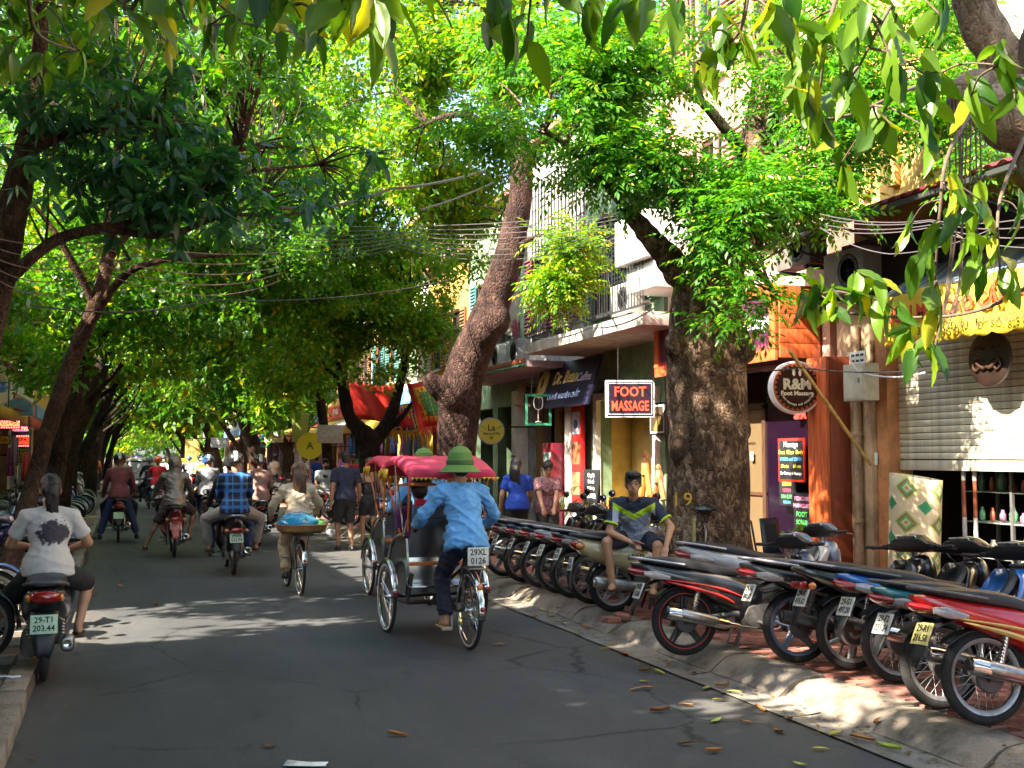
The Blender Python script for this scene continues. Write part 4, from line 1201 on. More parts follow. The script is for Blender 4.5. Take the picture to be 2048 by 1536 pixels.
for p_,c_2 in cols[2:]:
 e = rp.color_ramp.elements.new(p_); e.color = (*c_2,1)
L.new(dd, rp.inputs[0]); L.new(rp.outputs[0], bs.inputs['Base Color'])
wv = nt.nodes.new('ShaderNodeTexWave'); wv.inputs['Scale'].default_value = 60; L.new(uvn.outputs[0], wv.inputs['Vector'])
bpn = nt.nodes.new('ShaderNodeBump'); bpn.inputs['Strength'].default_value = .25; bpn.inputs['Distance'].default_value = .003; L.new(wv.outputs['Fac'], bpn.inputs['Height']); L.new(bpn.outputs[0], bs.inputs['Normal'])
bm = bmesh.new(); uvl = bm.loops.layers.uv.new('UVMap')
NS,NZ = 60,8
gridv = []
for i in range(NS + 1):
 t = i / NS
 a = -PI * .75 + t * 2 * PI * 1.75
 r = .34 - .10 * t
 gridv.append([bm.verts.new((r * .72 * math.cos(a) + .01 * k * .3,r * 1.05 * math.sin(a) * (1 + .03 * k / NZ),1.38 * k / NZ * (1 - .02 * math.sin(a)))) for k in range(NZ + 1)])
for i in range(NS):
 for k in range(NZ):
  f = bm.faces.new((gridv[i][k],gridv[i + 1][k],gridv[i + 1][k + 1],gridv[i][k + 1])); f.smooth = True
  for lp_,(ii,kk) in zip(f.loops,((i,k),(i + 1,k),(i + 1,k + 1),(i,k + 1))):
   lp_[uvl].uv = (ii / NS * 7.5,kk / NZ * 3.6 + .25)
me = bpy.data.meshes.new('rolled_mat'); bm.to_mesh(me); bm.free(); me.materials.append(matm)
p = xpt(1840,1170,FX - .55)
rm = put('rolled_mat', me, None, (FX - .62, 10.28, .14)); rm.scale = (.86, .86, 1); rm.rotation_euler = (R(-3), 0, R(-150)); rm.modifiers.new('thick', 'SOLIDIFY').thickness = .006
tag(rm, 'rolled woven mat with green and gold diamonds standing by the shop', 'mat')
for i, (y, z, w, h, c, lb) in enumerate([(11.2, 1.30, .34, .42, (.65, .24, .04), 'framed orange picture leaning behind the rolled mat')]):
 pf = empty('framed_picture', (FX - .08, y, z), R(8), lb, 'picture')
 MB().box((0, 0, 0), (.03, w, h), bev=.006).build('frame', woodD, pf)
 MB().box((-.018, 0, 0), (.006, w - .10, h - .10)).build('print', M('print_orange', c, .6, col2=(.65, .40, .02), scale=9), pf, smooth=False)
cab = empty('display_cabinet', (FX + .55, 9.75, .14), 0, 'glass display cabinet with dim shelves inside the shutter shop', 'cabinet')
mb = MB()
for y in (-.75,0,.75):
 for x in (-.25,.25): mb.box((x,y,.75),(.035,.035,1.5))
mb.box((0,0,1.5),(.56,1.56,.03)); mb.box((0,0,.03),(.56,1.56,.06))
mb.build('frame', M('cab_alu', (.20, .21, .20), .4, .6), cab, smooth=False)
for z in (.45, .85, 1.2): MB().box((0, 0, z), (.50, 1.48, .012)).build('shelf', M('shelf_pale', (.26, .30, .25), .3), cab, smooth=False)
gcol = [(.5,.12,.08),(.45,.36,.12),(.10,.30,.16),(.12,.2,.42),(.55,.5,.42),(.35,.15,.25)]
kk = 0
rg = random.Random(3)
for z in (.06,.46,.862,1.212):
 for y in np.arange(-.66,.7,.16):
  h = rg.uniform(.10,.24)
  r = rg.uniform(.03,.06)
  c = gcol[rg.randrange(6)]
  o = part('jar', ('jar', round(h, 1), round(r, 2)), lambda mb: mb.lathe([(r * .7, 0), (r, h * .2), (r, h * .6), (r * .5, h * .85), (r * .55, h)], 12), M('ware_%d' % gcol.index(c), c, .25, coat=.6), None, (FX + .45, 9.75 + y, z + .14))
  tag(o, ['red', 'yellow', 'green', 'blue', 'cream', 'purple'][gcol.index(c)] + ' lacquer jar on a shelf of the glass cabinet', 'jar', 'lacquer jars in the glass cabinet, ' + ['red', 'yellow', 'green', 'blue', 'cream', 'purple'][gcol.index(c)])
for i, (px, lb) in enumerate(((1928, 'brown lacquer tube with silver bands hanging left in the shop'), (1950, 'brown lacquer tube with silver bands hanging right in the shop'))):
 p = xpt(px,985,FX + .12)
 o = empty('hanging_tube', (p.x, p.y, 1.05), 0, lb, 'tube')
 MB().lathe([(.022, 0), (.022, .62)], 10).build('shaft', M('lacq_brown', (.30, .08, .03), .3, coat=.6), o)
 MB().lathe([(.024, -.25), (.024, 0)], 10).build('lower_band', M('lacq_pearl', (.5, .5, .48), .3), o)
 MB().lathe([(.024, .42), (.024, .64)], 10).build('upper_band', M('lacq_pearl', (.5, .5, .48), .3), o)
lc = empty('lacquer_shelf', (FX + .15, 9.05, .14), 0, 'dark red lacquer shelf of small ornaments by the shutter opening', 'shelf')
mb = MB()
for y in (-.24,0,.24): mb.box((0,y,.68),(.16,.025,1.36))
for z in (.02,.3,.55,.8,1.05,1.36): mb.box((0,0,z),(.16,.50,.025))
mb.box((.08,0,.68),(.02,.5,1.36))
mb.build('carcass', M('lacquer_wine', (.075, .015, .012), .35, coat=.4), lc, smooth=False)
for i in range(10):
 c = gcol[(i * 5 + 1) % 6]
 o = MB().ball((0, 0, 0), (.04, .045, .05), 10, 8).build('ornament', M('ware_%d' % gcol.index(c), c, .25, coat=.6))
 o.location = (FX + .1,9.05 + (-.12 if i % 2 else .12),.14 + (.095,.365,.615,.865,1.115)[i // 2] - .02)
 tag(o, '%s ornament on the %s shelf of the dark red lacquer rack' % (['red', 'gold', 'green', 'blue', 'cream', 'purple'][gcol.index(c)], ['lowest', 'second', 'middle', 'fourth', 'top'][i // 2]), 'ornament', 'ornaments on the lacquer rack')
def bottle(loc,c,label,group,s=1.0):
 o = empty('bottle', loc, 0, label, 'bottle', group)
 part('glass_body', ('bt', s), lambda mb: mb.lathe([(.034 * s, 0), (.036 * s, .02), (.036 * s, .17 * s), (.014 * s, .22 * s), (.014 * s, .27 * s)], 12), M('bottle_%d' % int(c[0] * 100), c, .12, coat=.7), o)
 part('cap', ('cp', s), lambda mb: mb.lathe([(.016 * s, .26 * s), (.016 * s, .30 * s), (.002, .302 * s)], 10), M('bottle_cap', (.6, .25, .03), .4), o)
for i in range(6):
 bottle((FX - .02, 8.55 + i * .16, .14), [(.30, .20, .03), (.08, .12, .06)][i % 2], ('amber' if i % 2 == 0 else 'dark green') + ' bottle standing on the floor by the shutter shop', 'bottles on the floor of the shutter shop, ' + ('amber' if i % 2 == 0 else 'green'), 1.2)
b2 = shell('shop_house', 'peach shop house with a red wooden front and tall shuttered upper floors', 12.62, 17.35, 10.8, wallP, [(12.95, 16.9, .13, 3.05), (13.5, 14.6, 4.9, 7.0), (15.3, 16.4, 4.9, 7.0), (13.5, 14.6, 8.0, 10), (15.3, 16.4, 8.0, 10)], inner=M('spa_inner', (.18, .13, .07), .8))
yc2 = (12.62 + 17.35) / 2
for y in (14.05,15.85):
 for z in (5.95, 9.0): window(b2, .04, y - yc2, z, 1.1, 2.0, shut=M('shutter_rose', (.36, .17, .13), .6, var=.2))
mb = MB()
for i in range(9): mb.box((-.03,-2.2 + i * .55,7.9),(.06,.10,5.6),bev=.01)
mb.build('pilaster', M('plaster_rose', (.42, .23, .18), .8, var=.2), b2)
fa = empty('shop_fascia', (FX, 14.62, 0), 0, 'red wooden fascia box with dark purple panels over the massage shop', 'fascia')
MB().box((-.36, 0, 3.58), (.68, 3.6, .98), bev=.006).build('box', M('fascia_dark', (.06, .012, .035), .4, coat=.3), fa)
for z,h in ((3.13,.16),(4.04,.14)):
 for i in range(4):
  part('plank', ('fp', h), lambda mb: mb.box((0, 0, 0), (.05, .895, h), bev=.008), woodR, fa, (-.715, -1.35 + i * .90, z))
for y in (-1.74, -.6, .6, 1.74): MB().box((-.72, y, 3.585), (.06, .14, .76), bev=.008).build('post', woodR, fa)
for z in (3.2, 3.4, 3.6, 3.8, 4.0): part('plank', 'ep', lambda mb: mb.box((0, 0, 0), (.64, .04, .195), bev=.006), woodR, fa, (-.36, -1.82, z - .02))
tm2 = MB()
for i in range(40):
 y = -1.68 + i * .0855
 tm2.add([(-.706,y - .045,3.215),(-.706,y + .045,3.215),(-.706,y,3.30),(-.695,y - .045,3.215),(-.695,y + .045,3.215),(-.695,y,3.30)],[(0,1,2),(5,4,3),(0,3,4,1),(1,4,5,2),(2,5,3,0)])
tm2.build('tooth_trim', M('tooth_red', (.45, .05, .05), .5), fa, smooth=False)
text('fascia_lettering', 'foot massage', .3, M('letter_white', (.7, .7, .72), .5), fa, (-.71, -.9, 3.62), (PI / 2, 0, -PI / 2), .004, .004)
for y, lb in ((12.14, 'red wooden pillar nearest the tan column, lit by the sun'), (15.9, 'red wooden pillar hidden behind the thickest trunk')):
 pl = empty('wooden_pillar', (FX - .30, y, .13), 0, lb, 'pillar', 'red wooden pillars of the massage shop')
 for k in range(3): part('plank', 'pp', lambda mb: mb.box((0, 0, 0), (.05, .135, 2.9), bev=.006), woodR, pl, (-.24, -.14 + .14 * k, 1.45))
 MB().box((.02, 0, 1.45), (.46, .41, 2.9), bev=.006).build('core', M('wood_red_dark', (.24, .05, .02), .5, var=.3, scale=5, stretch=(6, 6, .6)), pl)
dr = empty('glass_door', (FX + .10, 15.05, .13), 0, 'brown framed glass door with long brass handles at the massage shop', 'door')
mb = MB()
for y in (-.62,0,.62):
 mb.box((0,y,1.2),(.06,.09,2.4))
mb.box((0,0,2.38),(.06,1.33,.09)); mb.box((0,0,.08),(.06,1.33,.16)); mb.box((.01,0,1.05),(.05,1.33,.05))
mb.build('frame', woodD, dr, smooth=False)
for y in (-.31, .31): MB().box((.02, y, 1.25), (.012, .53, 2.2)).build('pane', M('door_glass', (.12, .085, .045), .06, spec=.8), dr, smooth=False)
for y in (-.10, .10): MB().tube([(-.03, y, .80), (-.07, y, .86), (-.07, y, 1.45), (-.03, y, 1.5)], .017, 8).build('handle', M('brass', (.72, .42, .08), .22, 1.0), dr)
for y in (-.3, .33): MB().box((-.036, y, 1.62), (.006, .08, .14)).build('sticker', platem, dr, smooth=False)
wp = MB().box((FX + .12, 13.75, 1.55), (.04, 1.25, 2.8)).build('shop_window', M('purple_glass', (.008, .003, .010), .10, spec=.6), None, smooth=False); tag(wp, 'dark purple shop window between the red pillar and the glass door', 'window')
def board(name, label, px, py, X, w, h, frame_m, face_m, lines, cat='menu board', rz=0):
 p = xpt(px,py,X)
 o = empty(name,p,rz,label,cat)
 MB().box((0, 0, 0), (.03, w, h), bev=.006).build('frame', frame_m, o)
 MB().box((-.017, 0, 0), (.006, w - .07, h - .07)).build('panel', face_m, o, smooth=False)
 for (s_, z, sz, m_) in lines: text('lettering', s_, sz, m_, o, (-.022, 0, z), (PI / 2, 0, -PI / 2), .001, .001)
 return o
chalk = M('chalk_white', (.75, .75, .72), .8); ck_y = M('chalk_yellow', (.75, .65, .06), .8); ck_b = M('chalk_blue', (.08, .35, .75), .8); ck_g = M('chalk_green', (.10, .65, .14), .8); ck_p = M('chalk_pink', (.75, .30, .50), .8); ck_r = M('chalk_red', (.75, .06, .10), .8)
cb = M('chalkboard', (.012, .013, .016), .6, var=.4, scale=6)
board('menu_board', 'red framed black menu board with coloured chalk prices', 1584, 920, FX - .04, .66, .62, M('frame_red', (.60, .03, .015), .4), cb,
      [('Massage', .22, .11, chalk), ('Foot  Khao  Body', .11, .085, ck_y), ('170000 and 220000', .01, .07, ck_b), ('30 min      60 min', -.09, .07, ck_y), ('Bar Beauty & Massage', -.19, .06, chalk)])
board('menu_board', 'unframed black board of yellow, red and green chalk rows below the red menu', 1576, 985, FX - .03, .40, .38, cb, cb, [('150000', .12, .08, ck_y), ('120000', .03, .07, ck_r), ('SPA 5.7K', -.06, .07, ck_g), ('180.000', -.14, .06, ck_b)])
board('menu_board', 'black board with pink and green chalk scrawl near the red pillar foot', 1606, 1022, FX - .03, .42, .50, cb, cb, [('PEDICURE', .17, .08, ck_p), ('MANICURE', .07, .08, ck_p), ('FOOT', -.05, .10, ck_g), ('SCRUB', -.16, .09, ck_g)])
p = xpt(1600,830,FX - .02)
nsg = text('neon_word', 'SPA', .17, M('neon_red', (.6, .02, .02), .4, emit=(1, .06, .03), es=.5), None, p, (PI / 2, 0, -PI / 2), .01, .006); tag(nsg, 'red glowing word in the purple shop window under the round sign', 'neon sign')
rs_ = empty('round_sign', (FX - .80, 12.27, 2.64), R(-14), 'round brown massage sign with a toothed rim sticking out from the red shop', 'sign')
MB().lathe([(.001, -.07), (.33, -.07), (.345, -.06), (.345, .06), (.33, .07), (.001, .07)], 56, (0, 0, 0), 'Y').build('case', M('sign_rim', (.72, .70, .74), .35), rs_)
MB().lathe([(.001, 0), (.315, 0), (.315, .004)], 56, (0, -.076, 0), 'Y').build('toothed_rim', M('sign_orange', (.45, .10, .04), .8, spec=.2), rs_)
pts = []
for i in range(56):
 a = 2 * PI * i / 56
 r = .305 if i % 2 else .262
 pts.append((r * math.cos(a),r * math.sin(a)))
MB().prism(pts, .004, 'XZ', -.0805).build('face', M('sign_brown', (.045, .016, .012), .85, spec=.2), rs_, smooth=False)
cream = M('sign_cream', (.72, .62, .46), .5)
text('lettering', 'R&M', .19, cream, rs_, (0, -.084, .035), (PI / 2, 0, 0), .002, .008, sx=1.0)
text('lettering', 'Foot Massage', .080, cream, rs_, (0, -.084, -.08), (PI / 2, 0, 0), .002, .003)
tx = 'Foot massage and relaxing'
for i,ch in enumerate(tx):
 if ch == ' ': continue
 a = PI + R(28) + R(124) * i / (len(tx) - 1)
 o = text('lettering', ch, .042, cream, rs_, (.215 * math.cos(a), -.084, .215 * math.sin(a) - .01), (PI / 2, 0, 0), .001, .001)
 o.rotation_euler = (PI / 2,-(a + PI / 2) if False else 0,0)
 o.rotation_euler = (Matrix.Rotation(-(a - 1.5 * PI), 3, 'Y') @ Matrix.Rotation(PI / 2, 3, 'X')).to_euler()
for s_ in (-1,1):
 mb = MB(); mb.ball((s_ * .04,-.083,.185),(.020,.004,.042),12,6)
 for k in range(4): mb.ball((s_ * (.022 + .013 * k),-.083,.237 - .006 * k),(.007,.004,.008),8,5)
 mb.build('footprint', cream, rs_)
MB().tube([(.33, 0, .1), (.72, .2, .1)], .018, 8).build('bracket', iron, rs_)
MB().tube([(.33, 0, -.1), (.72, .2, -.1)], .018, 8).build('bracket', iron, rs_)
def plastic_chair(loc,rz,label):
 o = empty('plastic_chair', loc, rz, label, 'chair', 'dark plastic chairs by the massage shop')
 m_ = M('plastic_navy', (.012, .020, .032), .4)
 MB().box((0, 0, .42), (.42, .42, .025), bev=.01).build('seat', m_, o)
 for sx_ in (-1,1):
  for sy in (-1,1):
   part('leg', ('pl', sx_, sy), lambda mb: mb.tube([(sx_ * .18, sy * .18, .42), (sx_ * .22, sy * .22, 0)], .018, 6), m_, o)
 mb = MB()
 mb.sheet([[(x,.19 + .07 * t,.43 + .42 * t) for x in np.linspace(-.19 + .02 * t,.19 - .02 * t,5)] for t in np.linspace(0,1,5)])
 b_ = mb.build('backrest', m_, o); b_.modifiers.new('thick', 'SOLIDIFY').thickness = .02
 return o
p = gpt(1535,1105,.14)
plastic_chair((7.15, 11.2, .14), R(60), 'dark plastic chair just right of the thickest trunk')
plastic_chair((7.55, 11.55, .14), R(20), 'dark plastic chair tucked behind the nearer plastic chair')
def potted(name, label, loc, n, ll, w, h0, seed, mat_k='mid', cat='plant', spread=.3, palm=False):
 o = empty(name,loc,0,label,cat)
 MB().lathe([(.10, 0), (.15, .02), (.18, .26), (.20, .27), (.20, .30), (.17, .30), (.16, .25), (.001, .25)], 20).build('pot', M('pot_clay', (.16, .07, .045), .7, var=.3), o)
 rn = random.Random(seed)
 ps,st = [],MB()
 for i in range(n):
  a = rn.uniform(0,2 * PI); r = rn.uniform(.05,1) * spread; z = h0 * rn.uniform(.45,1)
  if palm:
   pth = chain([(0,0,.25),(.35 * r * math.cos(a),.35 * r * math.sin(a),z),(1.2 * r * math.cos(a),1.2 * r * math.sin(a),z * 1.05),(2 * r * math.cos(a),2 * r * math.sin(a),z * .85)],6)
   st.tube(pth,.006,5)
   for q in range(5,len(pth)):
    d = (pth[q] - pth[q - 1]).normalized()
    ra = math.atan2(d.y,d.x)
    for sg in (-1,1): ps.append(xform(leaf_broad(1,.09,.3),rotm(0,.35 - d.z,ra + sg * .75),pth[q],.24))
  else:
   p = (r * math.cos(a),r * math.sin(a),z)
   st.tube([(0,0,.25),(p[0] * .5,p[1] * .5,z * .7),p],.008,5)
   ps.append(xform(SPR['whorl', i % 5], rotm(0, 0, a), p, ll / .165))
 V,T = merge(ps)
 put('foliage', np_mesh('foliage', V, T, G[mat_k]), o)
 st.build('stem', twigm, o)
 return o
p = gpt(1712,1150,.14)
potted('potted_plant', 'leafy green potted plant at the foot of the tan column', (FX - .75, 12.45, .14), 10, .17, .3, .75, 5, 'fresh', spread=.28)
b3 = shell('shop_house', 'shop house with an iron-grilled balcony over a beige open shopfront', 17.5, 21.0, 9.6, wallGn, [(17.75, 20.3, .13, 2.85), (18.0, 19.1, 4.6, 6.6), (19.6, 20.6, 4.6, 6.6)], inner=wallB, ground_h=3.4)
yc3 = 19.25
for y in (18.55, 20.1): window(b3, .05, y - yc3, 5.6, 1.0, 2.0, shut=M('shutter_green', (.12, .18, .10), .6, var=.3))
MB().box((.9, 0, 1.5), (.05, 2.9, 2.74)).build('back_wall', wallB, b3, smooth=False)
wt = MB()
wt.box((-.06,17.72 - yc3,1.5),(.10,.12,2.75)); wt.box((-.06,20.36 - yc3,1.5),(.10,.16,2.75)); wt.box((-.06,19.04 - yc3,2.93),(.10,2.8,.14))
wt.build('door_frame', M('frame_white', (.62, .60, .58), .5, var=.15), b3, smooth=False)
bl = empty('balcony', (FX, 18.35, 0), 0, 'concrete balcony slab with wrought iron railing over the cafes', 'balcony')
MB().box((-.68, 0, 3.93), (1.34, 5.5, .22), bev=.012).build('slab', concr, bl)
rl = MB()
rl.box((-1.28,0,4.16),(.035,5.4,.03)); rl.box((-1.28,0,5.42),(.035,5.4,.035))
rl.build('rail', iron, bl, smooth=False)
for i in range(50):
 y = -2.62 + i * .107
 if i % 5 == 2:
  part('scroll_bar', 'scr', lambda mb: mb.tube(chain([(0, -.02, 0), (0, -.03, .45), (0, .045, .6), (0, .045, .95), (0, -.03, 1.1), (0, -.02, 1.25)], 3), .008, 5), iron, bl, (-1.28, y, 4.17))
 else:
  part('baluster', 'bal', lambda mb: mb.box((0, 0, .63), (.013, .013, 1.25)), iron, bl, (-1.28, y, 4.17))
cage = MB()
for i in range(16): cage.box((-1.26,-.2 + i * .18,6.35),(.02,.02,1.8))
for z in np.arange(5.6,7.3,.28): cage.box((-1.262,1.15,z),(.015,2.75,.015))
cage.build('cage_grille', iron, bl, smooth=False)
aircon((FX - .95, 17.0, 4.42), 0, 'grey air conditioner unit behind the balcony railing', (.36, .36, .34))
aircon((FX - .75, 17.2, 5.35), 0, 'upper air conditioner unit with a blue fan behind the balcony railing', (.22, .27, .25))
lg = MB()
lg.box((FX - .85,15.95,5.25),(1.1,1.15,.75),bev=.01)
tag(lg.build('light_box', M('boxsign_white', (.60, .58, .56), .5, var=.1)), 'big blank white box sign fixed above the balcony end', 'box sign')
lg = MB().box((FX - .75, 15.9, 4.62), (1.0, 1.0, .42), bev=.01).build('light_box', M('boxsign_white', (.60, .58, .56), .5)); tag(lg, 'smaller white box under the big blank box sign', 'box sign')
fs = empty('led_sign', (FX - .85, 17.15, 2.73), R(-20), 'square red LED sign reading foot massage on a dark panel', 'sign')
MB().box((0, 0, 0), (.84, .10, .64), bev=.012).build('case', M('led_case', (.62, .58, .62), .4), fs)
MB().box((0, -.052, 0), (.78, .012, .58)).build('panel', M('led_panel', (.018, .006, .016), .3), fs, smooth=False)
led = M('led_red', (.5, .02, .01), .5, emit=(1.0, .075, .02), es=.55)
text('lettering', 'FOOT', .235, led, fs, (0, -.062, .115), (PI / 2, 0, 0), .004, .004, sx=.85, sp=1.02)
text('lettering', 'MASSAGE', .235, led, fs, (0, -.062, -.13), (PI / 2, 0, 0), .004, .004, sx=.63, sp=1.02)
dot = M('led_white', (.8, .8, .8), .5, emit=(1, 1, 1), es=.3)
mb = MB()
for i in range(26):
 for z in (-.265,.265): mb.box((-.36 + .72 * i / 25,-.060,z),(.014,.006,.010))
for i in range(19):
 for x in (-.37,.37): mb.box((x,-.060,-.25 + .5 * i / 18),(.010,.006,.014))
mb.build('border_lights', dot, fs, smooth=False)
MB().tube([(.40, .03, .33), (.60, .10, .62)], .014, 6).build('bracket', steel, fs)
MB().tube([(-.2, 0, .32), (-.2, .0, .9)], .008, 6).build('hanger', steel, fs)
pc_ = empty('poster_column', (FX - .22, 20.95, .13), R(0), 'tall red poster column with square pictures between the two cafes', 'poster')
MB().box((0, 0, 1.32), (.09, .52, 2.64), bev=.008).build('board', M('poster_red', (.58, .02, .02), .45), pc_)
for i,(c,c2) in enumerate((((.65,.66,.72),(.06,.08,.2)),((.06,.03,.02),(.4,.16,.06)),((.05,.03,.02),(.5,.25,.12)),((.5,.56,.6),(.05,.10,.3)))):
 MB().box((-.05, 0, 2.30 - i * .62), (.012, .40, .46)).build('picture', M('poster_pic%d' % i, c, .5, col2=c2, scale=4), pc_, smooth=False)
mb = MB(); mb.lathe([(.001, 0), (.10, 0), (.10, .006)], 24, (-.062, 0, 2.28), 'X'); mb.build('cup_emblem', M('poster_navy', (.03, .04, .10), .5), pc_)
pw = MB().box((FX - .15, 21.4, 1.6), (.26, .30, 3.0), bev=.01).build('white_pilaster', wallW); tag(pw, 'dirty white pilaster behind the red poster column', 'pilaster')
potted('potted_palm', 'dark potted palm spreading its fronds before the beige shop', (FX - .55, 19.7, .14), 11, .3, .1, 1.0, 8, 'deep', spread=.42, palm=True)
tb = empty('drinks_table', (FX - .70, 17.95, .14), 0, 'low table of amber bottles in front of the beige shop', 'table')
MB().box((0, 0, .55), (.5, 1.0, .04), bev=.008).build('table_top', steel, tb)
for sx_ in (-1,1):
 for sy in (-1, 1): part('leg', ('tl', sx_, sy), lambda mb: mb.box((sx_ * .2, sy * .44, .27), (.04, .04, .54)), iron, tb)
for i in range(14): bottle((FX - .84 + (i % 2) * .16, 17.52 + (i // 2) * .14, .71), (.42, .16, .02), 'amber bottle in the crowd on the low drinks table', 'amber bottles on the drinks table')
for i, (px, lb) in enumerate(((1292, 'carved orange wooden figure standing on the left behind the bottles'), (1318, 'shorter carved wooden figure next to the orange one'))):
 p = xpt(px,950,FX - .35)
 o = empty('wooden_figure', (p.x, p.y, 1.0), 0, lb, 'carving')
 m_ = M('carved_wood%d' % i, (.46, .17, .035) if i == 0 else (.30, .14, .05), .4, coat=.4, var=.3)
 mb = MB(); s = 1 - .3 * i
 for q in (-1,1): mb.tube(chain([(0,.02 * q,.52 * s),(0,.10 * q,.25 * s),(0,.17 * q,0)],4),ramp_r([.05,.055,.06],9),8)
 mb.tube([(0,0,.42 * s),(0,.01,.62 * s),(0,.03,.72 * s)],[.09,.075,.05],10)
 mb.build('body', m_, o)
 MB().ball((0, .03, .78 * s), (.055, .055, .07), 12, 8).build('head', m_, o)
pf = empty('framed_picture', xpt(1316, 838, FX - .1), 0, 'dark framed dancer picture hanging beside the thickest trunk', 'picture')
MB().box((0, 0, 0), (.03, .62, .58), bev=.008).build('frame', blackp, pf); MB().box((-.018, 0, 0), (.006, .54, .50)).build('mount', platem, pf, smooth=False); MB().box((-.023, 0, 0), (.006, .48, .44)).build('print', M('print_dark', (.05, .035, .02), .5, col2=(.4, .25, .05), scale=4, thr=(.5, .7)), pf, smooth=False)
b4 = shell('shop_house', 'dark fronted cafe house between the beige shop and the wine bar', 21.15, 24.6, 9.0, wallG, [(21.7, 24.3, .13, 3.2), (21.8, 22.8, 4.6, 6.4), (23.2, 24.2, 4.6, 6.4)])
for y in (22.3, 23.7): window(b4, .05, y - 22.875, 5.5, .9, 1.8, shut=M('shutter_wine', (.20, .05, .06), .6))
ds = empty('cafe_sign', (FX - .55, 20.9, 3.22), R(0), 'dark slanted cafe sign with golden script and an oval bean emblem', 'sign')
db = MB().box((0, 0, 0), (.06, 3.2, 1.0), bev=.01).build('board', M('cafe_navy', (.012, .012, .035), .4), ds)
ds.rotation_euler = (0,R(18),0)
gold = M('cafe_gold', (.60, .44, .14), .45); lav = M('cafe_lav', (.42, .36, .55), .5)
text('lettering', 'Dr. Bean', .40, gold, ds, (-.035, -.05, .13), (PI / 2, 0, -PI / 2), .006, .006, shear=.25, sx=.9)
text('lettering', 'Coffee', .26, lav, ds, (-.035, -1.05, .08), (PI / 2, 0, -PI / 2), .004, .002, shear=.3)
text('lettering', 'CÀ PHÊ NGUYÊN CHẤT', .16, M('cafe_blue', (.35, .45, .75), .5), ds, (-.035, -.2, -.28), (PI / 2, 0, -PI / 2), .004, .002)
mb = MB(); mb.ball((-.035, 1.18, .08), (.012, .30, .34), 24, 6); mb.build('bean_emblem', gold, ds)
mb = MB(); mb.ball((-.05, 1.18, .08), (.008, .06, .12), 16, 6); mb.build('bean', M('bean_brown', (.10, .04, .015), .5), ds)
board('menu_board', 'narrow white framed chalkboard menu on the dark cafe front', 1112, 925, FX - .05, .44, .80, M('frame_white', (.62, .60, .58)), cb, [('MENU', .3, .09, chalk)] + [('-- ----- ---', .2 - .085 * i, .06, chalk) for i in range(6)])
cbx = board('chalkboard', 'leaning cafe chalkboard with white writing and a drawn cup', 1184, 972, FX - .7, .72, .62, cb, cb, [('Cà phê', .2, .11, chalk), ('Sinh tố', .08, .10, chalk), ('Nước ép', -.04, .09, chalk), ('COFFEE', -.19, .12, chalk)], 'chalkboard')
fr = empty('drinks_fridge', (FX - .25, 21.95, .13), 0, 'maroon drinks fridge with a glass front beside the cafe', 'fridge')
MB().box((0, 0, .95), (.55, .62, 1.9), bev=.02).build('body', M('fridge_maroon', (.13, .010, .022), .35, coat=.3), fr); MB().box((-.28, -.02, 1.05), (.02, .42, 1.3), bev=.005).build('door', M('fridge_glass', (.25, .30, .30), .08, col2=(.10, .14, .12), scale=5), fr)
MB().tube([(-.30, .2, .7), (-.33, .2, .75), (-.33, .2, 1.35), (-.30, .2, 1.4)], .012, 6).build('handle', chrome, fr)
for i,(y,m_) in enumerate(((22.7,woodB),(23.4,woodD),(23.9,woodB))):
 d_ = empty('folding_door', (FX + .06, y, .13), R(0), ('brown', 'dark', 'chestnut')[i] + ' folding wooden door leaf of the cafe', 'door')
 MB().box((0, 0, 1.45), (.05, .42, 2.9), bev=.008).build('leaf_panel', m_, d_)
 for z in (.5, 1.4, 2.3): MB().box((-.03, 0, z), (.02, .28, .62), bev=.008).build('inset_panel', m_, d_)
b5 = shell('shop_house', 'wine bar house under a flat canopy with a tiled edge', 24.75, 29.4, 8.2, wallGn, [(25.2, 26.8, .13, 3.0), (27.2, 29.0, .13, 3.0), (25.5, 26.7, 4.6, 6.4), (27.4, 28.6, 4.6, 6.4)])
for y in (26.1, 28.0): window(b5, .05, y - 27.075, 5.5, 1.1, 1.8, shut=M('shutter_teal', (.06, .20, .18), .6))
cn = empty('flat_canopy', (FX, 24.3, 0), 0, 'flat concrete canopy with green and red tiled edge over the wine bar', 'canopy')
MB().box((-.62, 0, 3.66), (1.24, 6.2, .14), bev=.01).build('slab', wallM, cn)
for i in range(20): part('tile', 'ct', lambda mb: mb.box((0, 0, 0), (.06, .285, .09), bev=.006), M('tile_red', (.36, .10, .06), .5, var=.3), cn, (-1.26, -2.85 + i * .3, 3.73))
for i in range(20): part('tile', 'cg', lambda mb: mb.box((0, 0, 0), (.06, .285, .05), bev=.006), M('tile_green', (.12, .26, .18), .5, var=.3), cn, (-1.26, -2.85 + i * .3, 3.645))
aircon((FX - .85, 22.9, 4.05), 0, 'air conditioner unit on the tiled canopy', (.34, .35, .33))
aircon((FX - .85, 24.2, 4.05), 0, 'farther air conditioner unit on the tiled canopy', (.30, .32, .28))
bs_ = empty('tilted_banner', (FX - 1.2, 22.3, 5.0), R(0), 'tilted wine red and white poster on the balcony end', 'poster')
MB().box((0, 0, 0), (.03, 1.1, 1.3), Matrix.Rotation(R(14), 3, 'X'), bev=.005).build('sheet', M('banner_wine', (.30, .05, .09), .5, col2=(.55, .50, .46), scale=1.3, thr=(.47, .53)), bs_)
r25 = empty('round_sign', (FX - 1.15, 22.6, 6.0), 0, 'small dark round sign with the number 25 high by the curved trunk', 'sign')
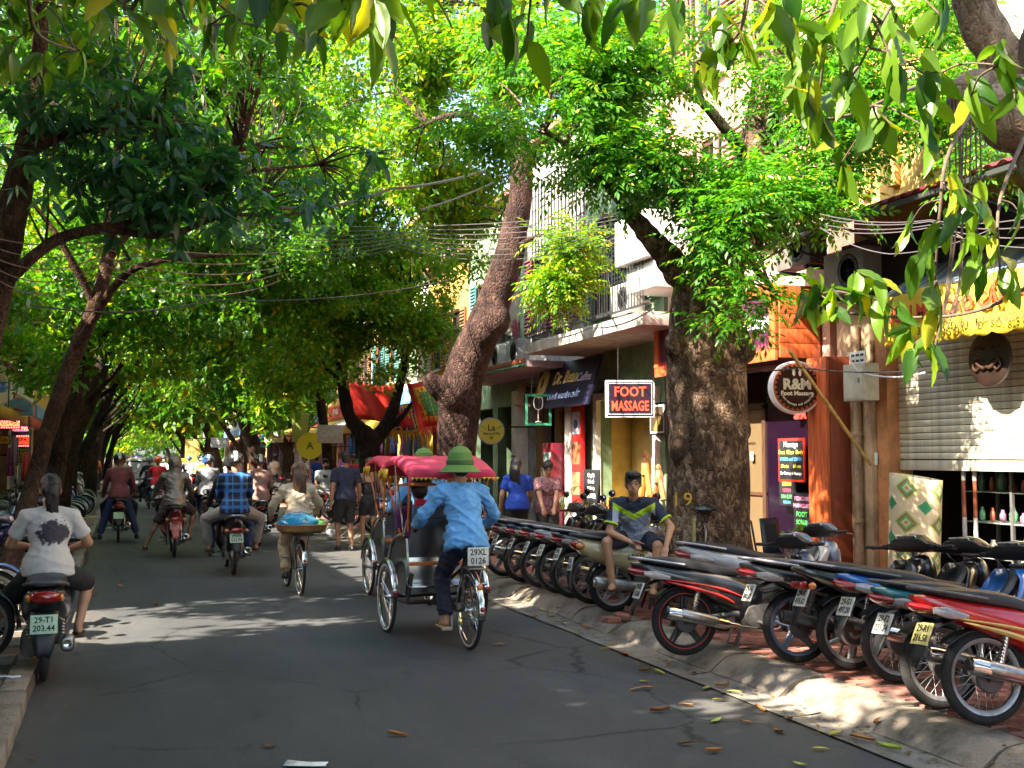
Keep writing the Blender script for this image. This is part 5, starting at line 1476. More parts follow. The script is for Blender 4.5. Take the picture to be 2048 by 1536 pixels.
MB().lathe([(.001, -.05), (.28, -.05), (.28, .05), (.001, .05)], 30, (0, 0, 0), 'Y').build('case', M('sign_navy', (.03, .05, .14), .4), r25); MB().lathe([(.001, 0), (.22, 0), (.22, .004)], 30, (0, -.058, 0), 'Y').build('face', M('sign_silver', (.4, .4, .4), .5), r25); text('lettering', '25', .22, inkm, r25, (0, -.066, 0), (PI / 2, 0, 0), .002, .004)
ys_ = empty('round_sign', (8.0, 24.3, 2.33), R(-16), 'round yellow bar sign with green sprigs and the number 25', 'sign')
yel = M('sign_yellow', (.68, .52, .03), .5)
MB().lathe([(.001, -.06), (.31, -.06), (.32, -.05), (.32, .05), (.31, .06), (.001, .06)], 44, (0, 0, 0), 'Y').build('case', M('sign_greyrim', (.30, .29, .36), .4), ys_); MB().lathe([(.001, 0), (.29, 0), (.29, .004)], 44, (0, -.066, 0), 'Y').build('face', yel, ys_)
text('lettering', 'La', .20, inkm, ys_, (0, -.074, .07), (PI / 2, 0, 0), .002, .003); text('lettering', 'Balance & Vin', .070, inkm, ys_, (0, -.074, -.06), (PI / 2, 0, 0), .002, .002, shear=.2); text('lettering', '25', .085, inkm, ys_, (0, -.074, -.16), (PI / 2, 0, 0), .002, .003)
for s_ in (-1,1):
 mb = MB()
 for k in range(4): mb.ball((s_ * (.14 + .03 * k),-.073,.06 + .02 * k),(.020,.003,.010),8,5)
 mb.build('sprig', M('sprig_green', (.10, .25, .04), .5), ys_)
MB().tube([(.3, 0, .1), (1.05, .25, .1)], .018, 6).build('bracket', iron, ys_)
gw = empty('wine_glass_sign', (8.15, 21.6, 2.72), R(-16), 'open green frame with a white wine glass outline hanging from wires', 'sign')
mb = MB()
for s_ in (-1,1): mb.box((s_ * .25,0,0),(.05,.07,.66)); mb.box((0,0,s_ * .305),(.45,.07,.05))
mb.build('frame', greenp, gw, smooth=False)
mb = MB()
mb.tube(chain([(-.075,0,.26),(-.095,0,.16),(-.075,0,.05),(0,0,.0),(.075,0,.05),(.095,0,.16),(.075,0,.26)],5),.009,6); mb.tube([(-.075,0,.26),(.075,0,.26)],.006,6); mb.tube([(0,0,0),(0,0,-.24)],.008,6); mb.tube([(-.07,0,-.26),(0,0,-.245),(.07,0,-.26)],.008,6)
mb.build('glass_outline', M('neon_white', (.75, .72, .66), .4), gw)
MB().tube([(-.15, 0, .33), (-.1, 0, .98)], .004, 5).build('wire', steel, gw); MB().tube([(.15, 0, .33), (.1, 0, .98)], .004, 5).build('wire', steel, gw)
mp_ = empty('tilted_signboard', (FX - .5, 23.1, 3.1), R(-16), 'tilted brown signboard with a dark bottle picture behind the green frame', 'sign')
MB().box((0, 0, 0), (.55, .05, .62), Matrix.Rotation(R(-25), 3, 'X') @ Matrix.Rotation(R(12), 3, 'Y'), bev=.008).build('board', woodB, mp_); MB().box((0, -.035, 0), (.22, .02, .42), Matrix.Rotation(R(-25), 3, 'X') @ Matrix.Rotation(R(12), 3, 'Y')).build('picture', dark, mp_, smooth=False)
wpil = MB().box((FX - .16, 24.68, 1.7), (.28, .42, 3.2), bev=.01).build('white_pilaster', wallW); tag(wpil, 'white pilaster with a red fire extinguisher at the wine bar', 'pilaster')
fe = empty('fire_extinguisher', (FX - .42, 24.4, 1.25), 0, 'red fire extinguisher hung on the white pilaster', 'extinguisher')
MB().lathe([(.001, 0), (.07, .005), (.075, .03), (.075, .36), (.05, .42), (.02, .44), (.02, .48)], 16).build('cylinder', M('ext_red', (.55, .02, .02), .3, coat=.5), fe); MB().box((0, 0, .5), (.10, .03, .03)).build('lever', blackp, fe, smooth=False)
FAR = [(29.5, 33.6, 7.5, wallO, 'orange', 'ochre shop house with a yellow sign strip and goods on display'), (33.7, 37.4, 9.4, wallW, 'yellow', 'white narrow shop house with yellow awning'), (37.5, 42.0, 7.0, wallO, 'orange', 'orange souvenir shop house with hanging clothes'),
       (42.1, 47.0, 9.8, wallG, 'white', 'grey three storey shop house'), (47.1, 52.0, 8, wallY, 'yellow', 'yellow shop house past the grey one'), (52.2, 58, 10, wallP, 'red', 'peach shop house with red awning'), (58.2, 66, 9, wallW, 'yellow', 'white shop house beyond the peach one'), (66.2, 76, 11, wallM, 'blue', 'tall mauve house far up the right side'), (76.2, 90, 9, wallY, 'red', 'broad yellow house far up the right side'), (90.2, 110, 10, wallW, 'yellow', 'last pale house on the right before the wood')]
AWC = {'orange': M('aw_orange', (.62, .28, .03), .7, var=.15), 'yellow': M('aw_yellow', (.68, .44, .05), .7, var=.15), 'white': M('aw_white', (.6, .58, .54), .7, var=.15), 'red': M('aw_red', (.52, .05, .03), .7, var=.15), 'blue': M('aw_blue', (.05, .16, .42), .7, var=.15)}
wordsR = ['THỜI TRANG', 'ẢNH VIỆN', 'GIÀY DÉP', 'KHÁCH SẠN', 'TẠP HÓA', 'QUÀ TẶNG', 'BÁNH KẸO', 'LỤA TƠ TẰM']
rg = random.Random(12)
def far_house(i,y0,y1,h,wm,aw_c,lb,side,x):
 w = y1 - y0
 n = 2 if w < 6 else 3
 yc = (y0 + y1) / 2
 ops = [(y0 + .35 + k * (w - .35) / n,y0 + (k + 1) * (w - .35) / n,.13,2.9) for k in range(n)]
 wins = [(y0 + (k + .5) * w / n,z) for k in range(n) for z in (5.2,8.2) if z + 1 < h]
 ops += [(y - .5,y + .5,z - .8,z + .8) for y,z in wins]
 rt = shell('shop_house', lb, y0, y1, h, wm, ops, side, 6, x)
 for y, z in wins: window(rt, .05, (y - yc) * side, z, 1.0, 1.6, shut=(woodB, M('shutter_green', (.12, .18, .10), .6), M('shutter_teal', (.06, .20, .18), .6))[i % 3])
 mb = MB()
 mb.sheet([[(-1.3 * t,lerp(-w / 2 + .2,w / 2 - .2,k / 10),3.35 - .5 * t) for k in range(11)] for t in (0,.5,1)])
 mb.sheet([[(-1.3,lerp(-w / 2 + .2,w / 2 - .2,k / 10),2.85 - .28 * t) for k in range(11)] for t in (0,1)])
 o = mb.build('awning', AWC[aw_c], rt); o.modifiers.new('thick', 'SOLIDIFY').thickness = .02
 sb = MB().box((-.06, 0, 3.72), (.10, w - .6, .55)).build('sign_board', M('far_sign%d' % (i % 4), [(.55, .06, .05), (.08, .20, .45), (.62, .55, .20), (.55, .52, .48)][i % 4], .5), rt, smooth=False)
 text('lettering', wordsR[i % 8], .34, platem if i % 4 < 2 else inkm, sb, (-.115, 0, 3.72), (PI / 2, 0, -PI / 2), .004, .004)
 MB().box((.35, 0, 3.0), (.2, w - .7, .05)).build('lintel', dark, rt, smooth=False)
 return rt
for i,(y0,y1,h,wm,ac,lb) in enumerate(FAR): far_house(i,y0,y1,h,wm,ac,lb,1,FX)
for i, (px, py, D, w, h, c, s_, lb) in enumerate([(620, 892, 31.5, .0, .38, (.72, .58, .02), '', 'round yellow hanging sign beside the slim trunk'), (548, 872, 36, .6, .42, (.55, .46, .38), 'HOTEL', 'small cream signboard with red mark over the souvenir shops'), (530, 892, 39, .35, .14, (.05, .22, .55), 'ATM', 'little blue sign under the cream signboard'),
                                           (385, 905, 62, .8, 1.5, (.60, .45, .10), 'PHỞ', 'tall yellow banner far up the right kerb'), (440, 885, 55, .9, .5, (.25, .27, .3), 'TOUR', 'grey signboard above the white-shirted walkers'), (600, 855, 34, .5, .9, (.30, .36, .08), '', 'green and yellow hanging banner between two trunks'), (660, 868, 30.3, .7, .5, (.50, .44, .38), 'CAFE', 'pale signboard behind the slim leaning trunk')]):
 o = empty('street_sign', dpt(px, py, D), R(-10), lb, 'sign')
 if w == 0:
  MB().lathe([(.001, -.05), (h, -.05), (h, .05), (.001, .05)], 40, (0, 0, 0), 'Y').build('disc', M('far_y', c, .5), o); text('lettering', 'A', .3, M('ink_green', (.10, .16, .02), .6), o, (0, -.06, 0), (PI / 2, 0, 0), .003, .006)
  MB().tube([(h, 0, 0), (h + .8, .2, 0)], .02, 6).build('bracket', iron, o)
 else:
  MB().box((0, 0, 0), (w, .06, h), bev=.01).build('board', M('far_sign_c%d' % i, c, .5, var=.1), o)
  if s_: text('lettering', s_, min(h * .5, w / len(s_) * 1.3), M('awning_red', (.55, .06, .02)) if i in (1, 3) else platem, o, (0, -.035, 0), (PI / 2, 0, 0), .003, .003)
  MB().tube([(w / 2, 0, 0), (w / 2 + .6, .15, 0)], .02, 6).build('bracket', iron, o)
def flag(label,loc,w,h,rz,cols,tail=True):
 o = empty('festival_flag', loc, rz, label, 'flag', 'festival flags across the street')
 if len(cols) > 1: o.rotation_euler = (R(6),R(-16),rz)
 mb = MB()
 mb.sheet([[(w * (k / 10 - .5),.10 * math.sin(k * .9 + j * .5),h * (j / 6 - .5) - .12 * (k / 10)) for k in range(11)] for j in range(7)])
 f = mb.build('cloth', cols[0], o); f.modifiers.new('thick', 'SOLIDIFY').thickness = .008
 if len(cols) > 1:
  for q,(m_,s) in enumerate(((cols[1],.78),(cols[2],.55))):
   mb = MB()
   mb.sheet([[(w * s * (k / 10 - .5),.10 * math.sin((.5 + (k / 10 - .5) * s) * 10 * .9 + (.5 + (j / 6 - .5) * s) * 6 * .5) - .006 * (q + 1),h * s * (j / 6 - .5) - .12 * (.5 + (k / 10 - .5) * s)) for k in range(11)] for j in range(7)])
   e = mb.build('inner_field', m_, f); e.modifiers.new('thick', 'SOLIDIFY').thickness = .004
 if tail:
  mb = MB()
  for k in range(10):
   x0 = w * (k / 10 - .5)
   mb.add([(x0,.06 * math.sin(k * .9),-h / 2 - .12 * k / 10 + .01),(x0 + w * .09,.06 * math.sin((k + 1) * .9),-h / 2 - .12 * (k + 1) / 10 + .01),(x0 + w * .045,.04,-h / 2 - .12 * k / 10 - .28)],[(0,1,2)])
  t_ = mb.build('fringe', cols[0], f); t_.modifiers.new('thick', 'SOLIDIFY').thickness = .006
fr_ = M('flag_red', (.58, .025, .012), .7); fy = M('flag_yellow', (.68, .42, .03), .7); fg = M('flag_green', (.05, .20, .06), .7); fb = M('flag_blue', (.03, .04, .25), .7)
flag('plain bright red flag hanging behind the forked tree', dpt(738, 800, 29), 1.4, .95, R(15), [fr_], False)
flag('festival flag with red fringe and nested coloured squares left of the curved trunk', dpt(868, 800, 24), .95, 1.0, R(-20), [fr_, fy, fg])
flag('smaller festival flag of yellow and blue bands beside the larger one', dpt(815, 832, 26), 1.0, .7, R(10), [fy, fb, fr_])
LEFTH = [(-16, -8, 6.0, wallG, 'left house behind the camera'), (-7.8, 4, 6.0, wallT, 'tan left house beside the camera'), (4.2, 8.9, 6.0, wallG, 'grey left house with plain front'), (12.4, 18.5, 6.2, wallT, 'tan left house behind the leaning trunk'), (18.7, 25, 6.2, wallM, 'mauve left house behind the black trunks'), (25.2, 33, 6.2, wallG, 'grey left house hung with lit signs'), (33.2, 42, 6.2, wallP, 'peach left house past the lit signs'), (42.2, 52, 4.6, wallW, 'white left house in the distance'), (52.2, 66, 5, wallO, 'ochre left house in the distance'), (66.2, 85, 8, wallG, 'grey left house in the distance'), (85.2, 110, 9, wallY, 'last yellow left house before the wood')]
for i, (y0, y1, h, wm, lb) in enumerate(LEFTH): far_house(i + 1, y0, y1, h, wm, ('orange', 'red', 'blue', 'yellow', 'white')[i % 5], lb, -1, -3.85)
shell('low_house', 'unseen tan house in the gap, kept low to let sun through', 9.1, 12.2, 2.3, wallT, [(9.6, 10.6, .13, 2.0)], -1, 4, -4.2, ground_h=2.0)  # unseen low building, shaped so that sunlight reaches the road
neon = M('neon_red', (.6, .02, .02), .4, emit=(1, .06, .03), es=.5)
def lsign(label, px, py, D, w, h, face, lines, dots=False, cat='sign', rz=-4):
 o = empty('shop_sign', dpt(px, py, D), R(rz), label, cat)
 MB().box((0, 0, 0), (w, .09, h), bev=.012).build('case', blackp, o)
 MB().box((0, -.047, 0), (w - .05, .01, h - .05)).build('panel', face, o, smooth=False)
 for s_, z, sz, m_ in lines: text('lettering', s_, sz, m_, o, (0, -.055, z), (PI / 2, 0, 0), .004, .004)
 if dots:
  mb = MB()
  for k in range(int(w / .055)):
   for z in (-h / 2 + .04,h / 2 - .04): mb.box((-w / 2 + .04 + k * .055,-.056,z),(.02,.008,.02))
  mb.build('border_lights', dot, o, smooth=False)
 MB().tube([(-w / 2, 0, 0), (-w / 2 - .7, .1, 0)], .02, 6).build('bracket', iron, o)
red_on = M('neon_field', (.55, .02, .01), .5, emit=(1, .05, .02), es=.3)
lsign('wide red glowing sign at the left edge', 14, 849, 27, .62, .24, red_on, [('MASSAGE', 0, .14, M('led_orange', (.7, .2, .05), .5, emit=(1, .3, .1), es=.5))], True)
lsign('black bordered sign with a red lit word left of the leaning trunk', 46, 882, 29, .36, .34, red_on, [('SPA', .03, .12, inkm), ('tattoo', -.1, .08, platem)], True)
lsign('small yellow signboard under the wide red sign', 8, 880, 26, .28, .22, M('aw_yellow', (.68, .44, .05)), [('Cafe', 0, .1, awr)])
lsign('olive yellow board with dark lines below the red lit word', 38, 910, 28, .42, .36, M('board_olive', (.42, .40, .06), .6), [('THUÊ XE', .08, .07, inkm), ('MÁY', -.02, .07, inkm), ('098 55', -.1, .06, inkm)])
lsign('pink lit sign between the red ones', 42, 858, 30, .40, .2, M('pink_field', (.45, .05, .28), .5, emit=(.8, .1, .5), es=.15), [('HOTEL', 0, .13, M('led_orange', (.7, .2, .05)))])
sg = empty('arched_sign', dpt(38, 822, 28), R(-4), 'arched blue sign with a painted red reclining shape', 'sign')
pts = [(.34 * math.cos(a),.34 * math.sin(a)) for a in np.linspace(0,PI,20)] + [(-.34,-.12),(.34,-.12)]
MB().prism(pts, .06, 'XZ').build('board', M('arch_blue', (.04, .22, .55), .5, col2=(.35, .5, .65), scale=2.5), sg, smooth=False)
mb = MB(); mb.tube(chain([(-.2, -.04, -.02), (-.08, -.04, .05), (.05, -.04, .02), (.2, -.04, .0)], 5), ramp_r([.03, .09, .06, .03], 16), 8, flat=.3); mb.build('painted_shape', M('arch_red', (.55, .05, .06), .5), sg)
mb = MB(); mb.ball((-.2, -.045, .06), (.05, .015, .06), 12, 8); mb.build('painted_head', M('skinlike', (.5, .26, .16), .6), sg)
lsign('narrow blue and cream sign at the left edge above the red sign', 6, 790, 26, .28, .62, M('board_bluecream', (.05, .12, .40), .5, col2=(.6, .5, .35), scale=2.2, thr=(.48, .52)), [])
lw = empty('tiled_canopy', dpt(10, 715, 24), 0, 'small tiled canopy edge at the left side of the picture', 'canopy')
for i in range(4): part('tile', 'lt', lambda mb: mb.box((0, 0, 0), (1.0, .5, .06), Matrix.Rotation(R(24), 3, 'Y'), bev=.01), roofm, lw, (-.3, -.9 + i * .52, 0))
for k, (px, py, c, lb) in enumerate([(30, 905, (.35, .22, .45), 'mauve cloth hanging under the lit signs'), (22, 925, (.40, .10, .35), 'purple cloth hanging next to the mauve one'), (52, 935, (.5, .06, .05), 'red cloth hanging low by the leaning trunk')]):
 mb = MB(); mb.sheet([[(.18 * (i / 5 - .5),.03 * math.sin(i * 2),-.7 * j) for i in range(6)] for j in (0,.5,1)])
 o = mb.build('hanging_cloth', M('cloth_h%d' % k, c, .9)); o.location = dpt(px, py - 30, 27); o.modifiers.new('thick', 'SOLIDIFY').thickness = .01
 tag(o, lb, 'cloth')
GC = [((.5, .05, .05), 'red'), ((.55, .40, .05), 'yellow'), ((.45, .10, .30), 'pink'), ((.06, .18, .42), 'blue'), ((.5, .5, .48), 'white'), ((.08, .28, .12), 'green'), ((.28, .10, .36), 'purple')]
rg = random.Random(8)
def garment(m_):
 def f(mb):
  mb.sheet([[(.02 * math.sin(i * 2.2),w_ * (i / 6 - .5),z) for i in range(7)] for z,w_ in ((0,.22),(-.08,.44),(-.25,.36),(-.6,.40))])
 return f
for i in range(44):
 y = 29.8 + (i % 22) * .68
 z = 2.45 if i < 22 else 1.65
 c,nm = GC[rg.randrange(7)]
 o = part('hanging_garment', ('gar',), garment(None), M('garment_' + nm, c, .85, var=.2), None, (FX - .9 + rg.uniform(-.15, .1), y, z))
 if not o.modifiers: o.modifiers.new('thick', 'SOLIDIFY').thickness = .012
 o.rotation_euler = (0,0,rg.uniform(-.5,.5))
 where = 'upper' if i < 22 else 'lower'
 tag(o, '%s garment hung on the %s rail of the souvenir shops' % (nm, where), 'garment', 'garments on the souvenir shops, %s %s' % (nm, where))
# ================================================================== motorbikes
def secs(mb,S,n=14,pw=2.6,cap=True):
 rings = []
 for (x,z,h,w) in S:
  r = []
  for j in range(n):
   a = 2 * PI * j / n
   c,s = math.cos(a),math.sin(a)
   r.append((x,math.copysign(abs(c) ** (2 / pw),c) * w,z + math.copysign(abs(s) ** (2 / pw),s) * h))
  rings.append(r)
 return mb.ring_loft(rings,cap)
def secs_s(mb,S,k=4,**kw):
 S = [tuple(s) for s in S]
 A = chain([s[:3] for s in S],k); Bw = chain([(s[3],0,0) for s in S],k)
 return secs(mb,[(a.x,a.y,max(a.z,.004),max(b.x,.004)) for a,b in zip(A,Bw)],**kw)
def wheel(parent,x,r,wd,style,rim_m,tyre_w,hubm=None,stripe=None):
 """rim with hub and spokes; its tyre is a sub-part"""
 ri = r - tyre_w * 1.28
 def rimf(mb):
  mb.lathe([(ri, -.022), (ri + .012, -.026), (ri + .012, -.018), (ri - .008, -.012), (ri - .010, .012), (ri + .012, .018), (ri + .012, .026), (ri, .022), (ri - .016, .010), (ri - .016, -.010)], 40, axis='Y', closed=True)
  if style == 'spoke':
   mb.lathe([(.018, -.075), (.05, -.06), (.062, -.055), (.062, .045), (.05, .05), (.02, .07)], 20, axis='Y')
   for i in range(28):
    a = 2 * PI * i / 28
    b = a + (.42 if i % 2 else -.42)
    y0 = .042 if (i // 2) % 2 else -.042
    mb.tube([(.058 * math.sin(b),y0,.058 * math.cos(b)),((ri - .008) * math.sin(a),0,(ri - .008) * math.cos(a))],.0022,4,cap=False)
  elif style == 'cast':
   mb.lathe([(.018, -.07), (.055, -.055), (.075, -.05), (.075, .045), (.055, .05), (.02, .07)], 20, axis='Y')
   for i in range(5):
    a = 2 * PI * i / 5
    for da in (-.10,.10):
     mb.tube([(.06 * math.sin(a + da * 3),0,.06 * math.cos(a + da * 3)),((ri - .004) * math.sin(a + da * .7),0,(ri - .004) * math.cos(a + da * .7))],[.014,.010],6,flat=1.3)
  else:
   mb.lathe([(.018, -.08), (.085, -.065), (.11, -.05), (.11, .045), (.055, .05), (.02, .07)], 24, axis='Y')
   for i in range(6):
    a = 2 * PI * i / 6
    mb.tube([(.09 * math.sin(a),0,.09 * math.cos(a)),((ri - .004) * math.sin(a + .12),0,(ri - .004) * math.cos(a + .12))],[.012,.010],6,flat=1.6)
 o = part('wheel', ('rim', r, style, tyre_w), rimf, rim_m, parent, (x, 0, r))
 def ty(mb):
  R_ = ri + tyre_w * .28
  prof = []
  for i in range(12):
   a = 2 * PI * i / 12
   prof.append((ri + .5 * tyre_w * 1.28 + math.cos(a) * tyre_w * .66,math.sin(a) * tyre_w * .58))
  mb.lathe(prof, 44, axis='Y', closed=True)
 t = part('tyre', ('tyre', r, tyre_w), ty, rubber, o)
 if stripe:
  part('rim_stripe', ('st', r, stripe.name), lambda mb: [mb.lathe([(ri + .006, s * .0272), (ri + .013, s * .0275), (ri + .013, s * .0265), (ri + .006, s * .0262)], 40, axis='Y', closed=True) for s in (-1, 1)], stripe, o)
 return o
def plate(parent,loc,tilt,l1,l2,m_=None,w=.19,h=.14):
 o = part('number_plate', ('plate', w, h), lambda mb: mb.box((0, 0, 0), (.006, w, h), bev=.002), m_ or platem, parent, loc)
 o.rotation_euler = (0,tilt,0)
 if l1:
  for s_,z in ((l1,h * .22),(l2,-h * .22)):
   text('plate_digits', s_, h * .44, inkm, o, (-.0045, 0, z), (PI / 2, 0, -PI / 2), .0008, .0012, sx=.92)
 return o
PL = [('29-H1', '415.62'), ('29-K1', '087.31'), ('29-M1', '762.05'), ('30-F4', '2187'), ('29-S6', '5540'), ('29-L1', '336.19'), ('29-X3', '9012'), ('29-P1', '604.78')]
def underbone(label, loc, rz, lean=0.0, body='black', seat=None, cowl=None, style='spoke', rim=None, tail='wedge', lines=None, plm=None, group='motorbikes parked along the right kerb', stripe=None, detail=True, steer=0.0, mirrors=True, decal=None, fender=None, stand=True, muffler='chrome', low=.13, name='motorbike', lit=False, pitch=0.0, shield=None):
 pb,sm = PAINT[body],seat or seatm
 pc = PAINT[cowl] if cowl else pb
 ps = PAINT[shield] if shield else pb
 root = empty(name, loc, rz, label, 'motorbike', group)
 root.rotation_euler = (lean,pitch,rz)
 WR = .283
 wheel(root,0,WR,0,style,rim or alum,.052,stripe=stripe)
 def squ(mb):
  mb.v = [(x + .03 * min(1,max(0,(z - .4) / .4)) * (x > .8),y,z - low * min(1,max(0,(z - .45) / .57))) for x,y,z in mb.v]
 def lo(fn):
  def f(mb):
   fn(mb); squ(mb)
  return f
 def bodyf(mb):
  secs_s(mb,[(-.44,.855,.02,.035),(-.34,.815,.06,.08),(-.15,.735,.10,.116),(.10,.65,.14,.138),(.32,.56,.185,.140),(.50,.50,.175,.125),(.62,.47,.12,.09),(.68,.47,.05,.05)],3,n=16)
 part('side_cover', ('ub_body', low), lo(bodyf), pb, root)
 if decal:
  def dec(mb):
   for y in (-1,1):
    P1 = chain([(-.25,.105 * y,.70),(.05,.139 * y,.635),(.30,.139 * y,.56),(.48,.134 * y,.47)],4)
    P2 = chain([(-.18,.118 * y,.665),(.05,.140 * y,.585),(.25,.141 * y,.50),(.40,.134 * y,.42)],4)
    for P_,w0 in ((P1,.013),(P2,.022)):
     mb.tube(P_,ramp_r([.002,w0,w0 * 1.2,.003],len(P_)),6,flat=1,up=(0,y,0))
  MAT_ = part('decal_stripe', ('dec', decal.name, low), lo(dec), decal, root)
  for v in (): pass
 def seatf(mb):
  secs_s(mb,[(-.36,.90,.016,.06),(-.28,.89,.04,.095),(-.05,.85,.062,.12),(.15,.805,.065,.122),(.28,.757,.06,.112),(.42,.732,.05,.095),(.52,.735,.03,.06),(.56,.73,.02,.04)],3,n=14,pw=3)
 part('seat', ('ub_seat', low), lo(seatf), sm, root)
 part('grab_rail', ('ub_rail', low), lo(lambda mb: mb.tube(chain([(-.02, .135, .835), (-.22, .13, .88), (-.40, .085, .92), (-.44, 0, .93), (-.40, -.085, .92), (-.22, -.13, .88), (-.02, -.135, .835)], 4), .013, 8)), PAINT['silver'] if body in ('black', 'silver', 'white') else darkp, root)
 def tl(mb):
  if tail == 'wedge':
   secs_s(mb,[(-.47,.80,.014,.03),(-.43,.785,.040,.062),(-.36,.768,.046,.088),(-.29,.75,.03,.10)],3,n=14,pw=1.8)
  else:
   mb.box((-.40,0,.70),(.06,.16,.07),bev=.015)
 t = part('tail_light', ('tl', tail, low), lo(tl), redlens, root)
 if tail == 'wedge':
  part('turn_signal', 'ub_ts', lambda mb: [secs_s(mb, [(-.36, .752, .02, .012), (-.27, .735, .034, .018), (-.14, .71, .015, .010)], 3) for _ in (0,)], clearlens, t, (0, .108, -low * .5))
  part('turn_signal', 'ub_ts', None, clearlens, t, (0, -.108, -low * .5))
 else:
  for s_ in (-1,1):
   part('turn_signal', 'ub_ts2', lambda mb: [mb.ball((0, 0, 0), (.03, .035, .028)), mb.tube([(0, 0, 0), (0, -.05, 0)], .007, 6)], orangelens, t, (-.36, .14 * s_, .69 - low * .42), PI if s_ < 0 else 0)
 def rf(mb):
  g_ = []
  for i in range(9):
   a = R(40 + i * 9)
   r = WR + .035
   g_.append([(-r * math.cos(a) * 1.0 if False else r * math.cos(PI - a + .05),y,WR + r * math.sin(a) + .012 * (1 - abs(y) / .07)) for y in (-.07,-.045,0,.045,.07)])
  mb.sheet(g_)
  mb.sheet([[(x,y * w_,z - abs(y) * .2) for y in (-.07,-.035,0,.035,.07)] for x,z,w_ in ((-.20,.70,1.1),(-.33,.64,1.1),(-.40,.52,1.0),(-.44,.42,.75),(-.46,.36,.45))])
 o = part('rear_fender', ('ub_rf', low), lo(rf), fender or blackp, root)
 if not o.modifiers: o.modifiers.new('thick', 'SOLIDIFY').thickness = .006
 l1,l2 = lines if lines else PL[hash(label) % 8 if False else len(label) % 8]
 plate(root,(-.385,0,.575 - low * .22),R(24),l1 if detail else None,l2,plm)
 for s_ in (-1,1):
  def sh(mb):
   prof = [(.008,0),(.012,.01)]
   for i in range(13):
    z = .05 + i * .021
    prof += [(.017,z),(.027,z + .008),(.017,z + .017)]
   prof += [(.02,.335),(.006,.345)]
   mb.lathe(prof,12)
  o = part('shock_absorber', 'ub_sh', sh, chrome if style != 'cast' else steel, root, (.02, .115 * s_, .285))
  o.rotation_euler = (0,R(17),0)
 def sw(mb):
  for s_ in (-1,1):
   mb.tube([(-.03,.092 * s_,WR),(.45,.085 * s_,.33)],.019,8,flat=1.3)
  mb.prism([(-.10, .24), (-.06, .335), (.30, .37), (.42, .39), (.44, .29), (.25, .27), (0, .225)], .035, 'XZ', .098)
  mb.lathe([(.02, -.075), (.085, -.07), (.095, -.06), (.02, -.05)], 20, (0, 0, WR), 'Y')
 part('swing_arm', 'ub_sw', sw, darkp, root)
 def ex(mb):
  mb.tube(chain([(.82,-.06,.34),(.80,-.11,.22),(.60,-.15,.20),(.38,-.155,.235)],4),.016,8)
  mb.tube([(.42,-.155,.235),(.34,-.158,.25),(.30,-.16,.258),(-.16,-.18,.365),(-.20,-.182,.372),(-.205,-.182,.373)],[.017,.03,.048,.055,.05,.03],14)
 o = part('exhaust', ('ub_ex', muffler), ex, chrome if muffler == 'chrome' else blackp, root)
 part('heat_shield', 'ub_hs', lambda mb: mb.tube([(.26, -.178, .275), (.20, -.182, .288), (-.08, -.194, .355), (-.12, -.195, .364)], [.02, .042, .046, .025], 10), steel if muffler == 'chrome' else darkp, o)
 part('exhaust_tip', 'ub_tip', lambda mb: mb.lathe([(.018, 0), (.032, 0), (.034, .012), (.02, .03)], 14, (0, 0, 0), 'X'), blackp, o, (-.215, -.183, .376))
 def en(mb):
  mb.box((.62,0,.30),(.30,.19,.20),bev=.035)
  mb.lathe([(.02, -.125), (.085, -.12), (.095, -.10), (.095, .105), (.08, .12), (.02, .125)], 20, (.58, 0, .30), 'Y')
  for i in range(7):
   mb.box((.80 + i * .022,0,.335 + .002 * i),(.009,.15,.13))
  mb.tube([(.76,0,.33),(.97,0,.345)],.05,10)
  mb.box((.72,0,.45),(.14,.10,.10),bev=.02)
 part('engine', 'ub_en', en, greasy, root)
 def sp(mb):
  mb.tube(chain([(.50,0,.60),(.66,0,.53),(.80,0,.55),(.94,0,.70),(1.0,0,.88)],4),ramp_r([.07,.06,.055,.05,.05],17),10)
 part('frame_spine', ('ub_sp', low), lo(sp), blackp, root)
 def ls(mb):
  for s_ in (-1,1):
   rows = []
   for (x,z,w0,w1) in ((1.06,.88,.02,.12),(1.04,.78,.05,.20),(1.00,.66,.07,.235),(.95,.52,.075,.235),(.90,.40,.07,.20),(.86,.31,.06,.13)):
    rows.append([(x + .015 - .02 * k - .12 * (k / 3) ** 2,s_ * lerp(w0,w1,k / 3),z) for k in range(4)])
   mb.sheet(rows if s_ > 0 else [r[::-1] for r in rows])
  squ(mb)
 o = part('leg_shield', ('ub_ls', ps.name, low), ls, ps, root)
 if not o.modifiers: o.modifiers.new('thick', 'SOLIDIFY').thickness = .012
 def no(mb):
  secs_s(mb,[(.98,.84,.07,.05),(1.04,.80,.13,.10),(1.10,.77,.15,.10),(1.15,.72,.10,.07),(1.18,.68,.04,.03)],3,n=14)
  squ(mb)
 part('front_cowl', ('ub_no', pc.name, low), no, pc, root)
 st = empty('steering', (1.02, 0, 0), 0); st.parent = root
 bpy.data.objects.remove(st)
 ca,sa = math.cos(steer),math.sin(steer)
 def tr(mb_fn):
  def f(mb):
   mb_fn(mb)
   squ(mb)
   mb.v = [(1.03 + (x - 1.03) * ca - y * sa,(x - 1.03) * sa + y * ca,z) for x,y,z in mb.v]
  return f
 kst = (round(steer,2),low)
 fw = wheel(root,1.22,WR,0,style,rim or alum,.045,stripe=stripe)
 fw.location = (1.03 + .19 * ca,.19 * sa,WR); fw.rotation_euler = (0,0,steer)
